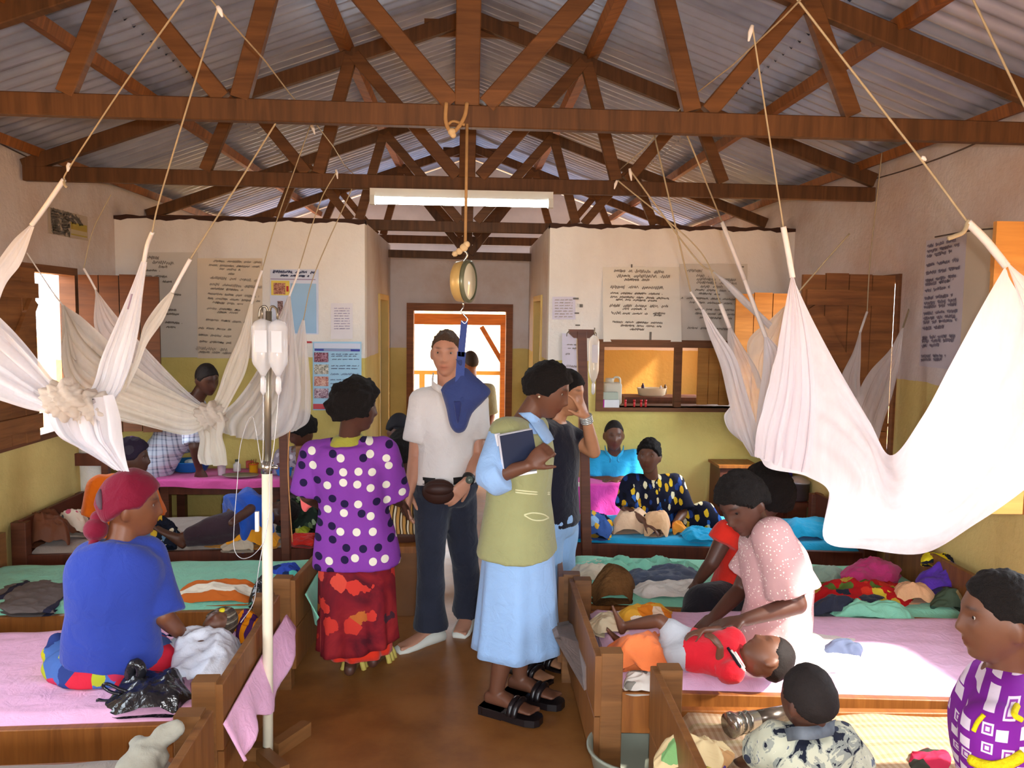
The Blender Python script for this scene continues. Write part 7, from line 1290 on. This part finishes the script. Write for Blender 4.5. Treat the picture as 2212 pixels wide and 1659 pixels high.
p.garment('shirt', fabric('shirt_grey_green', '#6d705a', 0.9, 0.1), -0.1, 0.95, 0.03, {'R': (0.9, 0.08, 0.085), 'L': (0.9, 0.08, 0.085)}, None, 0.015, 0.006, 8, 46); p.trousers(fabric('trousers_brown', '#3a322c', 0.9, 0.1), 0.02, 0.02, cut=1.0, voxel=0.015)
# ---------------------------------------------------------------- patient curled up on the dark left bed
J = {'pelvis': zat(505, 1136, 0.54), 'neck': zat(575, 1112, 0.58), 'head': zat(606, 1108, 0.58), 'shR': zat(560, 1122, 0.56), 'shL': zat(562, 1096, 0.62), 'elR': zat(520, 1140, 0.54), 'wrR': zat(490, 1150, 0.50), 'elL': zat(540, 1100, 0.66), 'wrL': zat(500, 1130, 0.62), 'hipR': zat(500, 1148, 0.52), 'hipL': zat(505, 1130, 0.58), 'knL': zat(450, 1142, 0.55), 'anL': zat(395, 1160, 0.50), 'knR': zat(440, 1156, 0.50), 'anR': zat(390, 1168, 0.47)}
p = Person('patient in a blue top curled asleep on the dark left bed', J, (-0.2, -0.75, 0.5), (0.9, 0, 0.3), 0.85, 0.95, SK_DEEP, 0.010, male=False, blink=True, feet={'L': ((-0.6, 0, 0.5), (0.5, 0, 0.8))})
p.hair(H_BLK, 0.014, 0.058, -0.06, -0.01, 0.004); seat(p, 0.44)
p.garment('blue_top', fabric('top_cobalt', '#2452b4', 0.85, 0.08), -0.05, 0.96, 0.05, {'R': (0.9, 0.08, 0.085), 'L': (0.9, 0.085, 0.09)}, lambda t: 1.1, 0.012, 0.010, 9, 48)
m = MB(); cap(m, J['hipL'], J['knL'], 0.085, 0.065); cap(m, J['knL'], lerp(J['knL'], J['anL'], .7), 0.062, 0.05); cap(m, J['hipR'], J['knR'], 0.085, 0.065); cap(m, J['knR'], lerp(J['knR'], J['anR'], .7), 0.062, 0.05); co, nr, fc = remesh(m, 0.012, 4); m = MB(); m.add(co+nr*(0.006*wob(co, 16, 2))[:, None], fc, True); m.build('dark_trousers', fabric('trousers_plum', '#3a2830', 0.9, 0.15), p.root)
# ---------------------------------------------------------------- infant under the white blanket
J = {'pelvis': zat(430, 1410, 0.47), 'neck': zat(462, 1368, 0.50), 'head': zat(472, 1350, 0.52), 'shR': zat(474, 1386, 0.49), 'shL': zat(446, 1366, 0.50), 'hipR': zat(440, 1420, 0.47), 'hipL': zat(420, 1405, 0.47)}
p = Person('infant in a grey and brown knitted cap under the white blanket', J, (0.1, -0.45, 0.85), (0.55, 0.7, 0.25), 0.42, 0.72, SK_DARK, 0.006, child=True, blink=True, legs=False)
p.hair(stripes('cap_knit', [(0, '#4a4038'), (0.5, '#8a8070'), (0.7, '#5c5044')], 'z', 40, 0.95, 0.05), 0.010, 0.040, -0.06, -0.03, 0.003, 80, None, 'knit_cap'); seat(p, 0.43)
m = MB(); m.ell(p.hl((0.01, 0.085, 0.04)), (0.014, 0.014, 0.010)); m.build('tape_bow', plain('bow_yellow', '#d8c820', 0.7), p.root)
# ================================================================ mosquito nets, knotted up over the beds
N_WHITE = netmat('net_white', hx('#f6f3f6'), 0.94); N_LILAC = netmat('net_lilac', hx('#f2eaf0'), 0.86); N_CREAM = netmat('net_cream', hx('#f4ecdf'), 0.82); N_GREY = netmat('net_grey', hx('#ece6e4'), 0.72)
M_CORD = plain('cord_tan', '#b3a284', 0.9, 0.1, 0, 0.15, 30); M_CORDW = plain('cord_white', '#e8e0da', 0.9, 0.1, 0, 0.08, 30)
def panel(net, c1, c2, mat, folds=5.0, amp=0.03, n=40, k=26, seed=0.0, tipw=0.15):
    """one panel of netting stretched between two edge curves; (u, v, Y) points"""
    A_ = catmull([P(*q) for q in c1], n); B_ = catmull([P(*q) for q in c2], n); G = np.zeros((n, k, 3)); t = np.linspace(0, 1, k)
    for i in range(n):
        wd = np.linalg.norm(B_[i]-A_[i]); q = A_[i]*(1-t)[:, None]+B_[i]*t[:, None]; g = min(1.0, wd/0.25)
        w_ = np.sin(t*math.pi*2*folds+seed+0.6*math.sin(i*0.11+seed))+0.45*np.sin(t*math.pi*2*folds*2.3+2*seed+0.03*i)
        q[:, 1] += 0.6*amp*g*w_; q[:, 2] -= 0.05*g*wd*np.sin(t*math.pi); q[:, 0] += amp*0.4*g*np.cos(t*math.pi*2*folds*1.4+seed); G[i] = q
    m = MB(); m.grid(G); return m.build('net_panel', mat, net)
def cord(net, pts, r=0.0028, mat=None, n=24, name='cord'):
    m = MB(); m.tube(list(catmull([P(*q) for q in pts], n)) if len(pts) > 2 else [V3(P(*q)) for q in pts], r, 6); return m.build(name, mat or M_CORD, net)
def net(label, at_): return empty('mosquito_net', P(*at_), label, 'mosquito net', 'knotted mosquito nets')
for x, z, lb in ((-0.736, 2.745, 'thin cord strung under the roof above the left beds'), (0.95, 2.775, 'thin cord strung under the roof above the right beds')):
    m = MB(); q = [(x+0.01*math.sin(k*2.1), -0.5+0.5*k, z-0.012*math.sin(k*1.3)) for k in range(14)]; m.tube(q, 0.0028, 6); m.build('ceiling_cord', M_CORD, None, lb, 'cord')
def flag(net, u, v, Y, du, dv): m = MB(); m.tube([P(u, v, Y), P(u+du*.5, v+dv*.4, Y), P(u+du, v+dv, Y-0.01)], [0.006, 0.008, 0.003], 6); return m.build('knot', M_CORDW, net)
# --- big white net at the right
R1 = net('big white net slung like a hammock in front of the right window', (1712, 598, 2.75))
U = [(1712, 598, 2.80), (1760, 700, 2.78), (1820, 812, 2.74), (1880, 912, 2.68), (1926, 984, 2.62), (1990, 902, 2.55), (2050, 790, 2.48), (2115, 672, 2.42), (2172, 575, 2.38)]
L_ = [(1630, 985, 2.86), (1668, 1013, 2.74), (1745, 1030, 2.66), (1790, 1066, 2.60), (1780, 1166, 2.54), (1870, 1186, 2.48), (2000, 1196, 2.42), (2120, 1128, 2.36), (2240, 1040, 2.32), (2330, 960, 2.3)]
def sheet(net_, top, bot, mat, amp, seed, dy=0.0, n=80, k=40, folds=7):
    A_ = catmull([P(u, v, Y+dy) for u, v, Y in top], n); B_ = catmull([P(u, v, Y+dy) for u, v, Y in bot], n); G = np.zeros((n, k, 3)); t = np.linspace(0, 1, k); s = np.linspace(0, 1, n)
    for i in range(n):
        q = A_[i]*(1-t)[:, None]+B_[i]*t[:, None]; env = np.sin(np.clip(t, 0, 1)*math.pi*0.8+0.2)
        w_ = np.sin(t*22+3*math.sin(s[i]*5+seed)+seed)*0.5+np.sin(t*9+s[i]*14+seed)*0.7+0.3*np.sin(t*41+s[i]*6)
        ends = (1-s[i])**3+s[i]**3*0.3; q[:, 1] += amp*w_*env*(1-0.5*ends)-0.16*math.sin(math.pi*s[i])*np.sin(t*math.pi); q[:, 0] += 0.5*amp*ends*np.sin(s[i]*40+t*6+seed)*t; G[i] = q
    m = MB(); m.grid(G); return m.build('net_panel', mat, net_)
sheet(R1, U, L_, N_WHITE, 0.018, 1.0); 
sheet(R1, [(u, v+8, Y) for u, v, Y in U], [(u+(6 if u < 1750 else 0), v-14, Y) for u, v, Y in L_], N_LILAC, 0.035, 4.0, 0.26)
panel(R1, [(1709, 598, 2.78), (1690, 700, 2.76), (1668, 830, 2.74), (1640, 920, 2.74), (1632, 985, 2.78)], [(1715, 600, 2.74), (1745, 720, 2.68), (1760, 850, 2.64), (1755, 960, 2.62), (1745, 1022, 2.64)], N_LILAC, 4, 0.022, seed=2)
panel(R1, [(2170, 560, 2.36), (2198, 588, 2.32), (2240, 620, 2.28), (2300, 660, 2.24)], [(2176, 572, 2.36), (2200, 640, 2.34), (2232, 740, 2.3), (2300, 860, 2.26)], N_LILAC, 2, 0.02, seed=5)
cord(R1, [(1712, 600, 2.80), (1704, 555, 2.80), (1692, 490, 2.79)], 0.010, M_CORDW); cord(R1, [(1692, 490, 2.79), (1658, 270, 2.70), (1625, 55, 2.62)]); flag(R1, 1625, 55, 2.62, -8, 34)
cord(R1, [(2174, 575, 2.38), (2130, 520, 2.38), (2090, 480, 2.38)], 0.012, M_CORDW); cord(R1, [(2090, 480, 2.38), (1990, 345, 2.40), (1850, 165, 2.40), (1700, -30, 2.38)], 0.0034); cord(R1, [(2092, 476, 2.38), (2082, 500, 2.37), (2062, 510, 2.36), (2048, 515, 2.36)], 0.007, M_CORD); flag(R1, 1990, 340, 2.4, 10, 6)
cord(R1, [(2060, -90, 2.40), (2112, 20, 2.38), (2165, 130, 2.34), (2240, 285, 2.28)], 0.0034)
# --- net over the mint bed at the right
R2 = net('narrow white net with several tied points left of the big white net', (1514, 668, 4.1))
Y2 = 4.05
def W(c1, c2, mat=N_LILAC, Y=Y2, net_=None, **k): return panel(net_ or R2, [(u, v, Y+0.02) for u, v in c1], [(u, v, Y-0.03) for u, v in c2], mat, **k)
W([(1514, 668), (1530, 720), (1556, 790), (1572, 860), (1590, 930), (1622, 985)], [(1520, 668), (1550, 712), (1590, 770), (1615, 850), (1635, 920), (1640, 990)], N_WHITE, folds=3, amp=0.025, seed=1)
W([(1573, 706), (1573, 745), (1590, 820), (1605, 890), (1625, 965)], [(1579, 706), (1606, 748), (1642, 806), (1656, 880), (1645, 990)], N_GREY, Y2+0.15, folds=3, amp=0.025, seed=2)
W([(1651, 728), (1650, 800), (1638, 900), (1634, 985)], [(1660, 728), (1686, 762), (1690, 850), (1660, 1000)], N_WHITE, Y2-0.1, folds=3, amp=0.025, seed=3)
W([(1541, 586), (1585, 617), (1640, 672), (1668, 698)], [(1541, 588), (1590, 645), (1625, 678), (1660, 712)], N_WHITE, Y2+0.1, folds=1, amp=0.012, seed=4)
W([(1697, 659), (1660, 692), (1612, 742), (1632, 830)], [(1698, 664), (1684, 740), (1668, 800), (1652, 856)], N_CREAM, Y2+0.25, folds=2, amp=0.02, seed=5)
W([(1575, 880), (1563, 900), (1574, 930), (1600, 953)], [(1590, 890), (1590, 920), (1596, 940), (1606, 955)], N_WHITE, Y2+0.05, folds=1, amp=0.02, seed=6)
for pts, r in (([(1516, 668), (1492, 630)], 0.006), ([(1492, 630), (1412, 285)], 0.004), ([(1576, 708), (1556, 656)], 0.011), ([(1655, 730), (1640, 690), (1608, 604)], 0.011), ([(1608, 604), (1560, 480)], 0.011), ([(1560, 480), (1463, 240)], 0.004), ([(1541, 586), (1500, 555), (1360, 366)], 0.004), ([(1556, 656), (1510, 540), (1335, 390)], 0.0035), ([(1698, 662), (1760, 590), (1835, 505)], 0.004)):
    cord(R2, [(u, v, Y2-(0.3 if v < 250 else 0)) for u, v in pts], r, M_CORDW if r > 0.005 else M_CORD)
flag(R2, 1463, 240, Y2-0.3, 12, 30); flag(R2, 1360, 364, Y2, 4, 26); flag(R2, 1333, 390, Y2, -6, 18); flag(R2, 1560, 478, Y2, 6, 16)
R3 = net('pair of pointed net corners in front of the dark right shutter', (1858, 716, 4.55))
W([(1857, 716), (1842, 762), (1818, 812), (1812, 860), (1840, 935)], [(1860, 716), (1859, 780), (1858, 836), (1872, 900), (1884, 965)], N_GREY, 4.55, R3, folds=2, amp=0.02, seed=7)
W([(1948, 708), (1922, 756), (1882, 800), (1858, 842), (1848, 884), (1880, 950)], [(1952, 708), (1946, 780), (1932, 850), (1912, 912), (1898, 955)], N_GREY, 4.50, R3, folds=3, amp=0.02, seed=8)
cord(R3, [(1858, 718, 4.55), (1866, 694, 4.6), (1873, 674, 4.66)], 0.007, M_CORDW); cord(R3, [(1950, 710, 4.5), (1957, 688, 4.6), (1966, 660, 4.7)], 0.005, M_CORD)
cord(R3, [(1873, 676, 4.66), (1880, 560, 4.68), (1905, 330, 4.7)], 0.003)
# --- near left net
L1 = net('near left white net tied in a knot with its end hanging down', (140, 860, 3.2)); YN = 3.2
def WL(c1, c2, mat=N_LILAC, Y=YN, **k): return panel(L1, [(u, v, Y+0.03) for u, v in c1], [(u, v, Y-0.03) for u, v in c2], mat, **k)
WL([(64, 486), (22, 522), (-30, 600), (-90, 720)], [(72, 490), (42, 568), (2, 630), (-40, 780)], N_WHITE, folds=2, amp=0.02, seed=1)
WL([(-70, 630), (0, 686), (60, 750), (108, 812), (140, 842)], [(-70, 845), (0, 868), (50, 884), (90, 892), (120, 900)], N_WHITE, folds=5, amp=0.03, seed=2)
WL([(-70, 650), (0, 700), (60, 765), (108, 822), (140, 850)], [(-70, 835), (0, 858), (50, 876), (90, 886), (120, 890)], N_LILAC, YN+0.15, folds=4, amp=0.03, seed=3)
WL([(306, 564), (285, 620), (255, 692), (222, 772), (204, 832), (170, 880)], [(316, 566), (306, 640), (300, 700), (286, 772), (266, 832), (246, 866)], N_WHITE, folds=4, amp=0.022, seed=4)
WL([(368, 630), (340, 660), (312, 702), (300, 744), (284, 800)], [(376, 636), (352, 692), (318, 742), (296, 796), (270, 848)], N_CREAM, YN+0.2, folds=3, amp=0.018, seed=5)
WL([(100, 862), (98, 900), (122, 940), (165, 966), (205, 990), (242, 1013)], [(240, 852), (252, 900), (256, 940), (262, 968), (270, 995), (278, 1018)], N_WHITE, YN-0.05, folds=5, amp=0.03, seed=6)
WL([(105, 872), (105, 900), (130, 935), (175, 962), (215, 985), (245, 1005)], [(232, 860), (246, 905), (250, 940), (258, 966), (266, 990), (274, 1008)], N_LILAC, YN+0.08, folds=4, amp=0.03, seed=7)
def knot(net_, u, v, Y, r, mat, seed=1.0):
    m = MB(); m.ell(P(u, v, Y), (r, r*0.8, r*0.92), 40, 28); A_ = m.arr(); c = V3(P(u, v, Y)); d = A_-c; dn = d/np.linalg.norm(d, axis=1)[:, None]
    A_ = A_+dn*(r*0.14*np.sin(dn[:, 0]*9+6*dn[:, 2]+seed)+r*0.08*np.sin(dn[:, 2]*17-dn[:, 0]*8))[:, None]; m.v = [A_]; return m.build('knot', mat, net_)
N_KNOT = netmat('net_knot', hx('#eadfd2'), 0.97)
knot(L1, 138, 862, YN-0.06, 0.080, N_KNOT); knot(L1, 196, 880, YN-0.02, 0.075, N_KNOT, 3.0)
cord(L1, [(68, 487, YN), (92, 455, YN), (138, 388, YN-0.05)], 0.009, M_CORDW); cord(L1, [(138, 388, YN-.05), (150, 362, YN-.1), (270, 180, YN-.4), (415, -25, 2.32)], 0.003); flag(L1, 150, 352, YN-.1, -4, 18); cord(L1, [(138, 390, YN-.05), (140, 400, YN-.06), (145, 405, YN-.06)], 0.005)
cord(L1, [(311, 566, YN), (318, 530, YN), (329, 502, YN-.05)], 0.008, M_CORDW); cord(L1, [(329, 502, YN-.05), (345, 430, YN-.1), (420, 180, YN-.5), (470, 20, 2.39)], 0.003); flag(L1, 470, 14, 2.39, 10, 22)
cord(L1, [(372, 632, YN+.2), (390, 598, YN+.2), (411, 560, YN+.2)], 0.008, M_CORDW); cord(L1, [(411, 560, YN+.2), (500, 420, 3.4), (624, 220, 3.42)], 0.0035); flag(L1, 624, 214, 3.42, 8, 20)
m = MB(); a, b = P(285, 635, YN-0.05), P(276, 668, YN-0.05); m.bar(a, b, 0.010, 0.003, (1, 0, 0)); m.build('maker_tag', plain('tag_mauve', '#b8a0b0', 0.8), L1)
# --- far left net
L2 = net('far left cream net swept to a knot behind the drip bottles', (455, 895, 4.55)); YF = 4.55
def WF(c1, c2, mat=N_CREAM, Y=YF, **k): return panel(L2, [(u, v, Y+0.03) for u, v in c1], [(u, v, Y-0.03) for u, v in c2], mat, **k)
WF([(135, 658), (180, 696), (240, 750), (300, 802), (380, 852), (442, 882)], [(137, 660), (148, 830), (210, 890), (262, 912), (340, 922), (440, 930)], N_CREAM, folds=5, amp=0.04, seed=1)
WF([(206, 624), (250, 680), (300, 736), (360, 800), (410, 850), (446, 880)], [(207, 626), (208, 716), (262, 770), (330, 830), (400, 872), (446, 895)], N_GREY, YF+0.15, folds=3, amp=0.03, seed=2)
WF([(133, 658), (134, 700), (140, 765), (150, 830)], [(137, 658), (170, 690), (214, 734), (230, 800)], N_GREY, YF+0.1, folds=3, amp=0.03, seed=3)
WF([(250, 800), (320, 830), (400, 865), (450, 890)], [(250, 905), (330, 926), (400, 940), (450, 920)], N_CREAM, YF-0.08, folds=4, amp=0.03, seed=8)
WF([(541, 655), (520, 722), (490, 792), (470, 852), (450, 890)], [(546, 657), (541, 742), (530, 802), (506, 852), (484, 892)], N_CREAM, YF-0.05, folds=3, amp=0.025, seed=4)
WF([(622, 640), (600, 692), (560, 792), (512, 862), (470, 900), (480, 935)], [(627, 640), (637, 720), (646, 800), (649, 862), (630, 925), (590, 950)], N_GREY, YF+0.1, folds=6, amp=0.03, seed=5)
WF([(653, 690), (640, 722), (626, 800), (616, 900), (612, 936)], [(658, 692), (664, 762), (670, 842), (667, 906), (640, 930)], N_GREY, YF+0.2, folds=3, amp=0.025, seed=6)
WF([(440, 890), (424, 920), (430, 950), (424, 985), (430, 1002)], [(478, 890), (486, 915), (480, 942), (488, 972), (492, 1004)], N_CREAM, YF-0.08, folds=3, amp=0.03, seed=7)
knot(L2, 456, 898, YF-0.06, 0.085, N_KNOT, 2.0)
for pts, r, mt in (([(136, 660), (116, 634), (96, 604), (58, 546)], 0.0035, M_CORDW), ([(207, 626), (194, 602), (181, 580)], 0.006, M_CORDW), ([(543, 657), (553, 622), (566, 584)], 0.007, M_CORDW), ([(566, 584), (600, 470), (670, 272)], 0.003, M_CORD), ([(624, 642), (640, 600), (646, 580)], 0.006, M_CORDW), ([(646, 580), (690, 440), (726, 372)], 0.003, M_CORD), ([(655, 692), (680, 590), (760, 408)], 0.003, M_CORD), ([(181, 580), (200, 500), (240, 420)], 0.0025, M_CORD)):
    cord(L2, [(u, v, YF+(0.1 if u > 600 else 0)) for u, v in pts], r, mt)
flag(L2, 672, 268, 4.0, 8, 22); flag(L2, 726, 366, 4.7, 3, 20)
co, nr, fc = remesh(RAG, 0.008, 4); RAG = MB(); RAG.add(co+nr*(0.010*(1-2.2*np.abs(wob(co, 26, 2)))+0.006*wob(co, 70, 1))[:, None], fc, True)
RAG.build('grey_rag', fabric('rag_grey', '#a09c8e', 0.95), None, 'pale grey knotted rag on the bottom left bed end', 'rag')

for pts, X, lb in (([(1892, 386), (1960, 366), (2060, 330), (2160, 286)], XR-0.012, 'thin dark cable sagging across the right wall under the roof'), ([(2020, 512), (2100, 498), (2178, 492)], XR-0.012, 'thin dark cable above the written papers on the right wall'), ([(-20, 300), (30, 325), (86, 352)], XL+0.012, 'thin dark cable on the left wall under the beam end')):
    m = MB(); m.tube(list(catmull([PX(u, v, X) for u, v in pts], 20)), 0.004, 6); m.build('cable', plain('cable_dark', '#5a4a40', 0.8), None, lb, 'cable')
